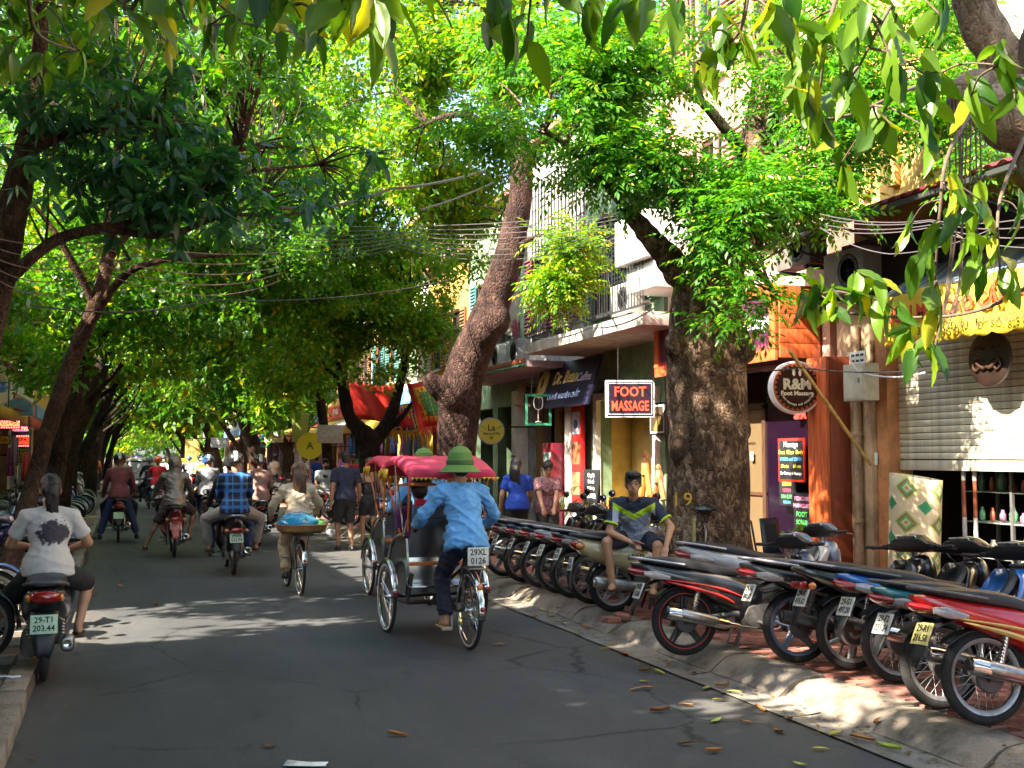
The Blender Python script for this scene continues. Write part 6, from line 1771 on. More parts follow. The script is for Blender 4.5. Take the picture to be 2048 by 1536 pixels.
 def fk(mb):
  for s_ in (-1,1):
   mb.tube([(1.03,.062 * s_,.86),(1.10,.075 * s_,.62),(1.22,.08 * s_,WR)],[.017,.019,.016],8)
  mb.tube([(.985,0,1.0),(1.07,0,.72)],.026,8)
  mb.tube([(1.22,-.09,WR),(1.22,.09,WR)],.012,8)
 part('front_fork', ('ub_fk', kst), tr(fk), steel, root)
 def ff(mb):
  g_ = []
  for i in range(9):
   a = R(-6 + i * 17)
   r = WR + .035
   g_.append([(1.22 - r * math.cos(PI - a),y,WR + r * math.sin(a) + .02 * (1 - (y / .06) ** 2)) for y in (-.06,-.035,0,.035,.06)])
  mb.sheet(g_)
 o = part('front_fender', ('ub_ff', kst, pc.name), tr(ff), pc, root)
 if not o.modifiers: o.modifiers.new('thick', 'SOLIDIFY').thickness = .006
 def boxy(mb,S,tilt,e=.42):
  rings = []
  for y,zc,h,d,x in S:
   r = []
   for q in range(16):
    a = 2 * PI * q / 16
    c,w_ = math.cos(a),math.sin(a)
    u = math.copysign(abs(w_) ** e,w_) * h
    r.append((x + math.copysign(abs(c) ** e,c) * d - tilt * u,y,zc + u))
   rings.append(r)
  mb.ring_loft(rings)
 def hc(mb):
  boxy(mb,[(s_ * y,zc,h,d,x) for s_,L in ((-1,((.265,1.005,.016,.016,.950),(.225,1.007,.026,.028,.955),(.175,1.010,.030,.034,.962),(.150,1.014,.050,.046,.970),(.11,1.02,.064,.052,.976))),(1,((.11,1.02,.064,.052,.976),(.150,1.014,.050,.046,.970),(.175,1.010,.030,.034,.962),(.225,1.007,.026,.028,.955),(.265,1.005,.016,.016,.950)))) for y,zc,h,d,x in L],.45)
  for s_ in (-1,1):
   mb.box((.935,s_ * .215,1.016),(.03,.035,.03),bev=.006); mb.tube([(.96,s_ * .19,1.03),(.93,s_ * .10,.93),(1.0,s_ * .05,.82)],.006,5)
 h_ = part('handlebar_cover', ('ub_hc', kst), tr(hc), blackp, root)
 hcm = PAINT[cowl] if cowl else pb
 def ct(mb):
  boxy(mb,[(-.20,1.03,.012,.02,1.0),(-.15,1.028,.045,.05,1.015),(-.09,1.03,.075,.062,1.03),(0,1.032,.086,.068,1.036),(.09,1.03,.075,.062,1.03),(.15,1.028,.045,.05,1.015),(.20,1.03,.012,.02,1.0)],.35,.6)
 part('headlight_cowl', ('ub_ct', kst), tr(ct), hcm, h_)
 part('headlight', ('ub_hl', kst), tr(lambda mb: mb.ball((1.085, 0, 1.01), (.032, .075, .055), 14, 8)), M('lamp_lit', (.8, .82, .9), .1, emit=(.85, .85, 1), es=.6) if lit else headl, h_)
 part('instrument_dial', ('ub_dial', kst), tr(lambda mb: mb.box((.925, 0, 1.075), (.075, .17, .02), Matrix.Rotation(R(52), 3, 'Y'), bev=.008)), M('dial_glass', (.05, .07, .09), .06, coat=1.0, col2=(.25, .2, .22), scale=22), h_)
 for s_ in (-1,1):
  def gr(mb):
   pth = [(.955,s_ * .26,1.005),(.945,s_ * .285,1.006),(.925,s_ * .40,1.012),(.922,s_ * .412,1.012)]
   mb.tube(pth,[.012,.0175,.0175,.014],10)
   mb.box((.958,s_ * .235,1.01),(.045,.05,.045),bev=.01)
  gp_ = part('grip', ('ub_gr', s_, kst), tr(gr), rubber, root)
  part('brake_lever', ('ub_lv', s_, kst), tr(lambda mb: mb.tube(chain([(.985, s_ * .24, 1.0), (1.0, s_ * .28, .998), (.985, s_ * .40, .985)], 3), [.008, .007, .006, .006, .006, .006, .007], 6)), chrome, gp_)
  if mirrors:
   def mi(mb):
    mb.tube(chain([(.965,s_ * .22,1.03),(.99,s_ * .27,1.12),(.985,s_ * .33,1.21)],4),.006,6)
    mb.ball((.99,s_ * .335,1.235),(.022,.068,.048),14,8)
   mo = part('mirror', ('ub_mi', s_, kst), tr(mi), blackp, root)
   part('mirror_glass', ('ub_mg', s_, kst), tr(lambda mb: mb.lathe([(.001, 0), (.85, .0), (1, .1)], 14, (0, 0, 0), 'X')), mirror, mo)
   MESHES_fix(mo,s_,steer,low)
 def sd(mb):
  if stand:
   mb.tube([(.55,.10,.22),(.50,.24,.01)],.010,6); mb.box((.495,.25,.008),(.05,.04,.012))
  for s_ in (-1,1):
   mb.tube([(.46,.09 * s_,.22),(.40,.13 * s_,.05 if stand else .2)],.013,6)
   mb.tube([(.60,.08 * s_,.26),(.62,.27 * s_,.25)],.014,8)
   mb.tube([(.30,.09 * s_,.33),(.26,.22 * s_,.34)],.012,8)
  mb.tube(chain([(.54,.12,.30),(.70,.155,.26),(.78,.16,.25)],3),.008,6)
 part('stand' if stand else 'foot_rest', ('ub_sd', stand), sd, steel, root)
 return root
def MESHES_fix(mo,s_,steer,low):
 """puts the round mirror glass onto the rear face of its shell"""
 g_ = [c for c in mo.children if c.name.startswith('mirror_glass')][0]
 me = g_.data
 if not me.get('fixed'):
  ca,sa = math.cos(steer),math.sin(steer)
  for v in me.vertices:
   pass
  mb = MB()
  ring = [(.9685,s_ * .335 + .055 * math.cos(a),1.235 + .038 * math.sin(a)) for a in np.linspace(0,2 * PI,15)[:-1]]
  ring2 = [(.966,s_ * .335 + .050 * math.cos(a),1.235 + .034 * math.sin(a)) for a in np.linspace(0,2 * PI,15)[:-1]]
  mb.ring_loft([ring,ring2])
  mb.v = [(x + .03,y,z - low) for x,y,z in mb.v]
  mb.v = [(1.03 + (x - 1.03) * ca - y * sa,(x - 1.03) * sa + y * ca,z) for x,y,z in mb.v]
  me.clear_geometry()
  me.from_pydata(mb.v,[],mb.f)
  me['fixed'] = 1
def scooter(label, loc, rz, lean=0.0, body='black', seat=None, lines=None, plm=None, group='motorbikes parked along the right kerb', steer=0.0, mirrors=True, style='cast', detail=True, name='scooter', shield=None, muffler='steel', script=None, lit=False, stand=True):
 pb,sm = PAINT[body],seat or seatm
 ps = PAINT[shield] if shield else pb
 root = empty(name, loc, rz, label, 'scooter', group)
 root.rotation_euler = (lean,0,rz)
 WR = .262
 wheel(root,0,WR,0,style,alum,.062)
 def bodyf(mb):
  secs_s(mb,[(-.40,.70,.03,.06),(-.33,.67,.09,.12),(-.15,.62,.13,.165),(.10,.57,.16,.185),(.30,.53,.19,.18),(.45,.50,.20,.15),(.52,.47,.17,.11)],3,n=18)
 b_ = part('body_panel', 'sc_body', bodyf, pb, root)
 if script:
  text('body_script', script, .075, blackp, b_, (.19, -.188, .56), (PI / 2, 0, 0), .002, .001, shear=.25)
 def seatf(mb):
  secs_s(mb,[(-.36,.79,.02,.08),(-.26,.79,.045,.13),(-.05,.775,.06,.15),(.15,.765,.06,.15),(.30,.74,.06,.14),(.48,.735,.05,.10),(.56,.72,.03,.06)],3,n=14,pw=3)
 part('seat', 'sc_seat', seatf, sm, root)
 part('grab_rail', 'sc_rail', lambda mb: mb.tube(chain([(-.05, .155, .745), (-.25, .15, .775), (-.41, .10, .80), (-.44, 0, .805), (-.41, -.10, .80), (-.25, -.15, .775), (-.05, -.155, .745)], 4), .014, 8), darkp, root)
 t = part('tail_light', 'sc_tl', lambda mb: secs_s(mb, [(-.455, .70, .012, .05), (-.42, .695, .045, .10), (-.34, .685, .05, .125)], 3, n=14), redlens, root)
 for s_ in (-1,1):
  part('turn_signal', 'sc_ts', lambda mb: mb.ball((0, 0, 0), (.05, .022, .032), 10, 8), orangelens, t, (-.37, .115 * s_, .685))
 def rf(mb):
  mb.sheet([[(x,y * w_,z - abs(y) * .15) for y in (-.09,-.045,0,.045,.09)] for x,z,w_ in ((-.20,.62,1.1),(-.33,.58,1.1),(-.42,.48,1.0),(-.45,.38,.85),(-.455,.30,.7),(-.45,.26,.4))])
  g_ = []
  for i in range(7):
   a = R(20 + i * 20)
   g_.append([((WR + .04) * math.cos(PI - a),y,WR + (WR + .04) * math.sin(a)) for y in (-.07,0,.07)])
  mb.sheet(g_)
 o = part('rear_fender', 'sc_rf', rf, blackp, root)
 if not o.modifiers: o.modifiers.new('thick', 'SOLIDIFY').thickness = .006
 l1,l2 = lines if lines else PL[len(label) % 8]
 plate(root,(-.455,0,.50),R(12),l1 if detail else None,l2,plm)
 def en(mb):
  secs_s(mb,[(-.10,.27,.06,.05),(.05,.27,.085,.07),(.35,.29,.09,.08),(.52,.30,.06,.06)],3)
  mb.v = [(x,y + .11,z) for x,y,z in mb.v]
  mb.box((.35,0,.33),(.30,.20,.18),bev=.03)
 part('engine', 'sc_en', en, greasy, root)
 def ex(mb):
  mb.tube(chain([(.45,-.08,.25),(.32,-.13,.22),(.22,-.15,.24)],4),.015,8)
  secs_s(mb,[(.26,.25,.03,.02),(.20,.26,.055,.045),(-.16,.31,.07,.055),(-.24,.315,.055,.045),(-.25,.315,.03,.03)],3,n=14)
  mb.v = [(x,y - (.165 if i >= 72 else 0),z) for i,(x,y,z) in enumerate(mb.v)]
 o = part('exhaust', 'sc_ex', ex, steel if muffler == 'steel' else blackp, root)
 part('exhaust_tip', 'sc_tip', lambda mb: mb.lathe([(.022, 0), (.03, -.004), (.032, .012), (.02, .03)], 14, (0, 0, 0), 'X'), chrome, o, (-.252, -.165, .318))
 for s_ in (-1,1):
  o = part('shock_absorber', 'sc_sh', lambda mb: mb.lathe([(.01, 0), (.02, .03)] + [(.018 + .008 * (i % 2), .05 + .012 * i) for i in range(14)] + [(.012, .25)], 10), steel, root, (-.02, .12 * s_, .30))
  o.rotation_euler = (0,R(12),0)
 def fl(mb):
  secs_s(mb,[(.46,.36,.05,.13),(.60,.33,.045,.16),(.80,.33,.045,.16),(.92,.38,.06,.17)],3,n=14,pw=4)
  if stand:
   mb.tube([(.50,.12,.25),(.45,.22,.01)],.011,6)
   for s_ in (-1,1): mb.tube([(.40,.08 * s_,.24),(.34,.14 * s_,.03)],.013,6)
 part('floorboard', ('sc_fl', stand), fl, blackp, root)
 def ls(mb):
  rows = []
  for (x,z,w) in ((1.01,.96,.10),(1.02,.86,.17),(1.0,.72,.215),(.97,.56,.215),(.94,.42,.19),(.90,.32,.15)):
   rows.append([(x + .04 - .10 * (k / 3) ** 2,w * k / 3,z) for k in range(-3,4)])
  mb.sheet(rows)
  secs_s(mb,[(1.0,.84,.10,.07),(1.08,.74,.18,.10),(1.13,.66,.16,.08),(1.15,.62,.08,.04)],3)
 o = part('leg_shield', ('sc_ls', ps.name), ls, ps, root)
 if not o.modifiers: o.modifiers.new('thick', 'SOLIDIFY').thickness = .014
 ca,sa = math.cos(steer),math.sin(steer)
 kst = round(steer,2)
 def tr(fn):
  def f(mb):
   fn(mb)
   mb.v = [(1.04 + (x - 1.04) * ca - y * sa,(x - 1.04) * sa + y * ca,z) for x,y,z in mb.v]
  return f
 fw = wheel(root,1.22,WR,0,style,alum,.055)
 fw.location = (1.04 + .18 * ca,.18 * sa,WR); fw.rotation_euler = (0,0,steer)
 part('front_fork', ('sc_fk', kst), tr(lambda mb: [mb.tube([(1.05, .06 * s_, .66), (1.22, .075 * s_, WR)], .018, 8) for s_ in (-1, 1)] + [mb.tube([(.98, 0, 1.0), (1.06, 0, .66)], .03, 8)]), steel, root)
 def ff(mb):
  g_ = []
  for i in range(9):
   a = R(0 + i * 16)
   g_.append([(1.22 - (WR + .03) * math.cos(PI - a),y,WR + (WR + .03) * math.sin(a) + .02 * (1 - (y / .065) ** 2)) for y in (-.065,-.035,0,.035,.065)])
  mb.sheet(g_)
 o = part('front_fender', ('sc_ff', kst, ps.name), tr(ff), ps, root)
 if not o.modifiers: o.modifiers.new('thick', 'SOLIDIFY').thickness = .006
 def hc(mb):
  rings = []
  for y,zc,h,d,x in ((-.26,1.035,.025,.03,.945),(-.16,1.04,.05,.06,.955),(-.08,1.05,.075,.10,.975),(0,1.055,.085,.11,.98),(.08,1.05,.075,.10,.975),(.16,1.04,.05,.06,.955),(.26,1.035,.025,.03,.945)):
   rings.append([(x + math.cos(2 * PI * j / 12) * d,y,zc + math.sin(2 * PI * j / 12) * h) for j in range(12)])
  mb.ring_loft(rings)
 h_ = part('handlebar_cover', ('sc_hc', kst, ps.name), tr(hc), ps, root)
 part('headlight', ('sc_hl', kst), tr(lambda mb: mb.ball((1.075, 0, 1.05), (.03, .07, .045), 12, 8)), M('lamp_lit', (.8, .82, .9), .1, emit=(.85, .85, 1), es=.6) if lit else headl, h_)
 for s_ in (-1,1):
  part('grip', ('sc_gr', s_, kst), tr(lambda mb: mb.tube([(.94, s_ * .24, 1.035), (.915, s_ * .37, 1.04)], .017, 10)), rubber, root)
  if mirrors:
   def mi(mb):
    mb.tube(chain([(.95,s_ * .18,1.07),(.97,s_ * .24,1.16),(.965,s_ * .30,1.25)],4),.006,6)
    mb.ball((.97,s_ * .31,1.275),(.022,.075,.05),14,8)
   mo = part('mirror', ('sc_mi', s_, kst), tr(mi), blackp, root)
   def mg(mb):
    mb.ring_loft([[(.9485,s_ * .31 + q * .062 * math.cos(a),1.275 + q * .04 * math.sin(a)) for a in np.linspace(0,2 * PI,15)[:-1]] for q in (1,.9)])
   part('mirror_glass', ('sc_mg', s_, kst), tr(mg), mirror, mo)
 return root
def kerb_pt(px,py,z=.14):
 p = gpt(px,py,z)
 return (p.x,p.y,z)
RK = 'motorbikes parked on the right pavement in front'
def bike_at(px,py,rz,**k):
 return underbone(k.pop('label'), kerb_pt(px, py, k.pop('z', .14)), R(rz), group=RK, **k)
bike_at(1372, 1311, -9, z=.10, label='black and red striped motorbike with grey seat beside the wooden block', body='black', seat=None, style='cast', rim=blackp, decal=decal_r, lean=R(-4), stripe=decal_r, cowl='bluegrey', lines=('29-D2', '153.06'), mirrors=False, steer=R(18), pitch=R(-1))
bike_at(1452, 1262, -6, label='motorbike with a silver tail rail standing between thick trunk and striped bike', body='silver', seat=seatm, style='cast', lean=R(-5), cowl='bluegrey', mirrors=False, steer=R(15))
bike_at(1598, 1326, -10, label='big black motorbike with fat tyre and chrome exhaust before the red pillar', body='black', style='cast', rim=PAINT['bluegrey'], lean=R(-5), cowl='black', mirrors=False, steer=R(25), lines=('29-N1', '880.12'), muffler='steel')
bike_at(1706, 1340, -8, label='plain matt black motorbike with square tail lamp and covered hub', body='black', style='disc', lean=R(-5), cowl='black', mirrors=False, tail='box', steer=R(22), rim=alum, muffler='black')
bike_at(1800, 1366, -7, label='blue motorbike with spoked wheels and white plate before the rolled mat', body='blue', lean=R(-5), cowl='black', mirrors=False, lines=('29-G1', '497.20'), steer=R(20))
bike_at(1888, 1419, -8, label='teal motorbike with orange turn lamp and white plate next to the red one', body='teal', lean=R(-5), cowl='skyblue', mirrors=False, lines=('29-F2', '031.74'), steer=R(22))
bike_at(1976, 1450, -10, label='bright red motorbike with a yellowed plate nearest the camera on the right', body='red', lean=R(-5), cowl='pearl', mirrors=False, plm=platey, lines=('29-R1', '216.58'), decal=decal_gold, steer=R(20))
RK2 = 'motorbikes parked between the thick trunk and the cycle rickshaw'
row2 = [(1010, 'black', 'black motorbike at the far end of the row by the cycle rickshaw', 'cast', 'spokes'), (1050, 'black', 'black motorbike with a pale seat top next to the far end of the row', 'spoke', ''), (1085, 'navy', 'navy motorbike in the middle of the row by the cafe', 'cast', ''),
  (1118, 'black', 'black motorbike with red flank stripes in the row by the cafe', 'spoke', ''), (1148, 'silver', 'silver motorbike with a red wedge lamp in the row by the cafe', 'spoke', ''), (1185, 'black', 'black motorbike with pale cowl right behind the beige scooter', 'spoke', '')]
for i,(x,bd,lb,st_,_) in enumerate(row2):
 y = 912 + (x - 252) * 1.54 / 4.86
 underbone(lb, kerb_pt(x, y), R(-6 + (i * 5) % 7 - 3), lean=R(-5), body=bd, style=st_, group=RK2, seat=seat_grey if i == 1 else None, cowl=('black', 'black', 'wine', 'black', 'pearl', 'silver')[i], decal=decal_r if i in (1, 3) else decal_w if i == 5 else None, steer=R(12 + 3 * i), lit=i in (3, 4))
scooter('beige scooter with dark lettering on which the young man sits', kerb_pt(1228, 1224), R(-9), lean=R(-4), body='beige', group=RK2, steer=R(15), script='LEAD', muffler='steel', mirrors=False, shield='black')
rnd = random.Random(4)
FARR = [('black', 'black'), ('pearl', 'pale'), ('silver', 'silver'), ('navy', 'navy'), ('blue', 'blue'), ('white', 'white'), ('red', 'red')]
k = 0
for y in [18.7,19.5,20.3,21.1,21.9,22.7,25.4,26.2,27.0,27.8,30.2,31.0,31.8,32.6,33.5,34.3,38.5,39.4,40.3,41.5,43,44.5]:
 bd,nm = FARR[rnd.randrange(7)]
 part_no = ['beside the curved trunk', 'beside the forked tree', 'before the orange shopfront', 'in front of the souvenir shops'][0 if y < 20.5 else 1 if y < 28 else 2 if y < 35 else 3]
 f = scooter if k % 3 == 2 else underbone
 f('%s motorbike parked %s on the right pavement' % (nm, part_no), (4.92, y, .14), R(rnd.uniform(-10, 2)), lean=R(-5), body=bd, group='motorbikes parked far up the right kerb, %s, %s' % (nm, part_no), detail=False)
 k += 1
k = 0
for y in [9.7,10.5,11.3,12.1,14.3,15.0,15.8,16.5,17.2,19.6,20.3,21.0,21.8,22.6,25.5,26.4,27.3,28.2,29.5,32,33,34,36,38]:
 bd,nm = FARR[rnd.randrange(5) if y > 11 else 0]
 f = scooter if k % 4 == 3 else underbone
 where = ['behind the seated woman', 'between the brown and black trunks', 'beyond the black trunk', 'far up the left kerb'][0 if y < 13 else 1 if y < 18 else 2 if y < 23 else 3]
 f('%s motorbike parked %s on the left pavement' % (nm, where), (-2.38 if k % 5 else -2.3, y, .12), R(rnd.uniform(-8, 8)), lean=R(-5), body=bd, group='motorbikes parked on the left pavement, %s, %s' % (nm, where), detail=False, steer=R(rnd.uniform(-25, 25)))
 k += 1
# ================================================================== people
def ik(a,c,l1,l2,pole):
 a,c,pole = Vector(a),Vector(c),Vector(pole)
 d = c - a
 L_ = min(d.length,(l1 + l2) * .999)
 u = d.normalized()
 x = (l1 * l1 - l2 * l2 + L_ * L_) / (2 * L_)
 h = math.sqrt(max(l1 * l1 - x * x,0))
 p = pole - u * pole.dot(u)
 p = p.normalized() if p.length > 1e-5 else Vector((0,0,1))
 return a + u * x + p * h
def cap(mb,p0,p1,r0,r1,n=10):
 p0,p1 = Vector(p0),Vector(p1)
 mb.tube([p0,p0.lerp(p1,.33),p0.lerp(p1,.66),p1],[r0,lerp(r0,r1,.3),lerp(r0,r1,.7),r1],n)
 mb.ball(p0,r0,n,6); mb.ball(p1,r1,n,6)
SKIN = {'a': M('skin_tan', (.40, .21, .12), .5, var=.12, scale=8), 'b': M('skin_brown', (.27, .13, .075), .5, var=.12, scale=8), 'c': M('skin_light', (.52, .29, .19), .5, var=.1, scale=8), 'd': M('skin_deep', (.17, .085, .05), .5, var=.12, scale=8)}
HAIR = M('hair_black', (.010, .008, .008), .5, var=.4, scale=60, stretch=(1, 1, .15), bump=.4, bscale=90)
HAIRB = M('hair_brown', (.075, .035, .018), .42, var=.4, scale=60, stretch=(1, 1, .15), bump=.4, bscale=90)
def frame_of(up,right):
 z = Vector(up).normalized()
 x = Vector(right); x = (x - z * x.dot(z)).normalized()
 return Matrix((x,z.cross(x),z)).transposed()
def person(label, loc, rz, J, skin='a', shirt=None, sleeve='short', trouser=None, tlen='long', hair='short', hair_m=None, helmet=None, shoe=None, vox=.014, s=1.0, slim=1.0, female=False, face=False, fingers=False, neck_cut=0.0, group=None, wr=.006, look=(0, 1, 0), tail=None, hem=.0, strap=False, seed=1, stripe=None, hood=None):
 """J: joints in the person's own axes (x right, y forward, z up): pel, neck, sho, and per side elbow, wrist, hip, knee, ankle"""
 root = empty('person', loc, rz, label, 'person', group)
 J = {k: Vector(v) for k,v in J.items()}
 pel, neck = J['pel'], J['neck']
 spine = (neck - pel)
 right = (J['sr'] - J['sl'])
 F_ = frame_of(spine,right)
 hipr = J['hr'] - J['hl']
 Fp = frame_of(spine,hipr)
 look = Vector(look).normalized()
 up_h = Vector((0,0,1)) - look * look.z
 Fh = Matrix((look.cross(up_h.normalized()).normalized(),look,up_h.normalized())).transposed()
 head = J['head']
 w = slim
 sk = SKIN[skin]
 def torso(mb,g,w_=w,to=1.0):
  mb.ball(pel + Fp @ Vector((0,-.01,0)),(.158 * w_ + g,.118 * w_ + g,.125 + g),16,10,Fp)
  mid = pel.lerp(neck,.38)
  mb.ball(mid,(.132 * w_ * (.92 if female else 1) + g,.098 * w_ + g,.17 + g),16,10,F_)
  ch = pel.lerp(neck,.68)
  mb.ball(ch + F_ @ Vector((0,.005,0)),(.155 * w_ + g,.108 * w_ + g,.185 + g),16,10,F_)
  if female: mb.ball(ch + F_ @ Vector((0,.07,-.01)),(.125 * w_ + g,.065 + g,.075 + g),12,8,F_)
  a, b = J['sl'], J['sr']
  cap(mb,a.lerp(b,.08),a.lerp(b,.92),.056 + g,.056 + g,12)
  cap(mb,pel.lerp(neck,.86),neck + F_ @ Vector((0,0,-.02)),.085 * w_ + g,.055 + g * .6,12)
  for q in ('l', 'r'): cap(mb, neck.lerp(J['s' + q], .25) + Vector((0, 0, -.01)), J['s' + q], .052 + g, .055 + g, 10)
 mb = MB()
 torso(mb,0)
 cap(mb,neck - (head - neck) * .1,neck.lerp(head,.62),.056 * w,.052 * w)
 mb.ball(head + Fh @ Vector((0,-.008,.022)),(.076,.096,.098),16,12,Fh)
 mb.ball(head + Fh @ Vector((0,.022,-.055)),(.058,.066,.066),14,10,Fh)
 for sx_ in (-1,1): mb.ball(head + Fh @ Vector((.078 * sx_,-.005,-.012)),(.012,.022,.033),8,6,Fh)
 mb.ball(head + Fh @ Vector((0,.093,-.022)),(.014,.020,.022),8,6,Fh)
 for q in ('l', 'r'):
  S_, E_, W_ = J['s' + q], J['e' + q], J['w' + q]
  cap(mb,S_,E_,.052 * w,.040 * w); cap(mb,E_,W_,.041 * w,.028 * w)
  d = (W_ - E_).normalized()
  h = J.get('f' + q)
  hd = (h - W_).normalized() if h is not None else d
  side = hd.cross(Vector((0,0,1)))
  side = side.normalized() if side.length > .1 else Vector((1,0,0))
  nrm = side.cross(hd).normalized()
  Hf = Matrix((side,hd,nrm)).transposed()
  mb.ball(W_ + hd * .05,(.040,.055,.020),10,8,Hf)
  if fingers:
   for i in range(4):
    o_ = W_ + Hf @ Vector((-.030 + .020 * i,.088,0))
    L_ = (.062,.072,.068,.052)[i]
    m_ = o_ + Hf @ Vector((.003 * (i - 1.5),L_ * .55,-.008)); e_ = m_ + Hf @ Vector((.002 * (i - 1.5),L_ * .38,-.026))
    cap(mb,o_,m_,.0092,.0088,6); cap(mb,m_,e_,.0088,.0075,6)
   o_ = W_ + Hf @ Vector((.034 * (1 if q == 'l' else -1), .035, -.004)); m_ = o_ + Hf @ Vector((.022 * (1 if q == 'l' else -1), .034, -.012)); e_ = m_ + Hf @ Vector((.004, .026, -.014))
   cap(mb,o_,m_,.0115,.010,6); cap(mb,m_,e_,.010,.0085,6)
  else:
   mb.ball(W_ + hd * .105 + Vector((0,0,-.012)),(.036,.045,.017),10,8,Hf)
   cap(mb, W_ + Hf @ Vector((.03 * (1 if q == 'l' else -1), .04, -.006)), W_ + Hf @ Vector((.05 * (1 if q == 'l' else -1), .08, -.02)), .011, .009, 6)
  Hp, K_, A_ = J['h' + q], J['k' + q], J['a' + q]
  cap(mb,Hp,K_,.088 * w,.056 * w,12)
  cf = K_.lerp(A_,.32)
  cap(mb, K_, A_, .052 * w, .036 * w); mb.ball(cf + (Vector(J.get('cb', (0, -1, 0))) * .018), (.050 * w, .050 * w, .10), 10, 8, frame_of(K_ - A_, (1, 0, .01)))
  T_ = J['t' + q]
  fd = (T_ - A_); fd.z = 0; fd.normalize()
  up = Vector((0,0,1)); Ff = Matrix((fd.cross(up),fd,up)).transposed()
  base_ = Vector((A_.x,A_.y,min(A_.z,T_.z + .05)))
  mb.ball(A_ + fd * .05 + Vector((0,0,-.045)),(.042,.115,.034),12,8,Ff)
  mb.ball(A_ + Vector((0,0,-.03)),(.036,.045,.045),10,8)
 put('body', remesh(mb, vox, 2, mats=sk), root)
 if shirt is not None:
  mb = MB()
  torso(mb,.016)
  drop = spine.normalized() * -(.04 + hem)
  mb.tube([pel + spine * .62,pel + spine * .38,pel + spine * .12,pel + drop],[.118 * w,.120 * w,.166 * w,.172 * w],20,flat=1.16)
  for q in ('l', 'r'):
   S_, E_, W_ = J['s' + q], J['e' + q], J['w' + q]
   if sleeve == 'long':
    cap(mb,S_,E_,.064 * w,.056 * w); cap(mb,E_,E_.lerp(W_,.92),.056 * w,.045 * w)
   elif sleeve == 'short':
    mb.ball(S_,.063 * w,10,8); mb.tube([S_,S_.lerp(E_,.35),S_.lerp(E_,.70)],[.062 * w,.062 * w,.064 * w],12)
   elif sleeve == 'cap':
    mb.ball(S_,.068 * w,10,8); mb.tube([S_,S_.lerp(E_,.38)],[.066 * w,.064 * w],12)
  if neck_cut:
   pass
  if hood:
   mb.ball(head + Fh @ Vector((0,-.02,.01)),(.118,.135,.145),16,12,Fh)
   cap(mb,neck,head,.10,.11)
  put('jacket' if sleeve == 'long' else 'shirt', remesh(mb, vox, 6, wr * 1.25, seed, shirt, 'shirt'), root)
 elif strap:
  mb = MB()
  for v in (0,):
   ch = pel.lerp(neck,.58); mid = pel.lerp(neck,.40)
   mb.ball(pel,(.172 * w,.132 * w,.14),16,10,Fp); mb.ball(mid,(.145 * w,.112 * w,.17),16,10,F_); mb.ball(ch,(.162 * w,.118 * w,.12),16,10,F_)
  put('top', remesh(mb, vox, 3, wr * .5, seed, strap, 'top'), root)
  mb = MB()
  for q in ('l', 'r'):
   sh_ = neck.lerp(J['s' + q], .55) + Vector((0, 0, .05))
   mb.tube(chain([pel.lerp(neck, .66) + F_ @ Vector((.09 * (-1 if q == 'l' else 1), -.115, 0)), sh_ + F_ @ Vector((0, -.045, .0)), sh_ + F_ @ Vector((0, .02, .012)), pel.lerp(neck, .7) + F_ @ Vector((.09 * (-1 if q == 'l' else 1), .115, 0))], 4), .008, 6)
  mb.build('shoulder_straps', strap, root)
 if trouser is not None:
  mb = MB()
  g = .014
  mb.ball(pel + Fp @ Vector((0,-.012,-.01)),(.160 * w + g,.122 * w + g,.125 + g),16,10,Fp)
  for q in ('l', 'r'):
   Hp, K_, A_ = J['h' + q], J['k' + q], J['a' + q]
   if tlen == 'long':
    cap(mb,Hp,K_,.104 * w,.074 * w,12); mb.tube([K_,K_.lerp(A_,.5),K_.lerp(A_,.93)],[.074 * w,.068 * w,.062 * w],12); mb.ball(K_,.074 * w,10,8)
   elif tlen == 'knee':
    mb.ball(Hp,.104 * w,12,8); mb.tube([Hp,Hp.lerp(K_,.5),Hp.lerp(K_,.95)],[.104 * w,.094 * w,.086 * w],14)
   else:
    mb.ball(Hp,.104 * w,12,8); mb.tube([Hp,Hp.lerp(K_,.3),Hp.lerp(K_,.58)],[.104 * w,.102 * w,.098 * w],14)
  put('trousers' if tlen == 'long' else 'shorts', remesh(mb, vox, 5, wr, seed + 5, trouser, 'trousers'), root)
 hm = hair_m or HAIR
 if hair:
  mb = MB()
  mb.ball(head + Fh @ Vector((0,-.018,.034)),(.088,.102,.098),16,12,Fh)
  mb.ball(head + Fh @ Vector((0,-.055,-.015)),(.080,.062,.085),14,10,Fh)
  if hair == 'short':
   for i in range(9):
    a = -1.1 + 2.2 * i / 8
    mb.ball(head + Fh @ Vector((.062 * math.sin(a),.058 * math.cos(a) + .012,.092 + .012 * math.sin(i * 3.3))),(.028,.034,.026),8,6,Fh)
  if hair in ('pony', 'long'):
   p0 = head + Fh @ Vector((0,-.10,.01))
   L_ = tail or .42
   pth = chain([p0,p0 + Fh @ Vector((0,-.035,-.05)),p0 + Vector((.0,0,-L_ * .5)) + Fh @ Vector((0,-.04,0)) ,p0 + Vector((.01,0,-L_)) + Fh @ Vector((0,-.02,0))],5)
   wd = 1.7 if hair == 'long' else 1.0
   for (ox,f_) in ((0,1),(-.018 * wd,.93),(.020 * wd,.88),(-.034 * wd,.8),(.036 * wd,.97)):
    q_ = [p + Fh @ Vector((ox * (.5 + .9 * i / len(pth)),.004 * math.sin(i + ox * 90),0)) for i,p in enumerate(pth)]
    q_ = q_[:max(4,int(len(q_) * f_))]
    mb.tube(q_,ramp_r([.030,.026,.022 * wd,.019 * wd,.006],len(q_)),8)
  if hair == 'bun': mb.ball(head + Fh @ Vector((0, -.125, .02)), (.045, .045, .045), 10, 8)
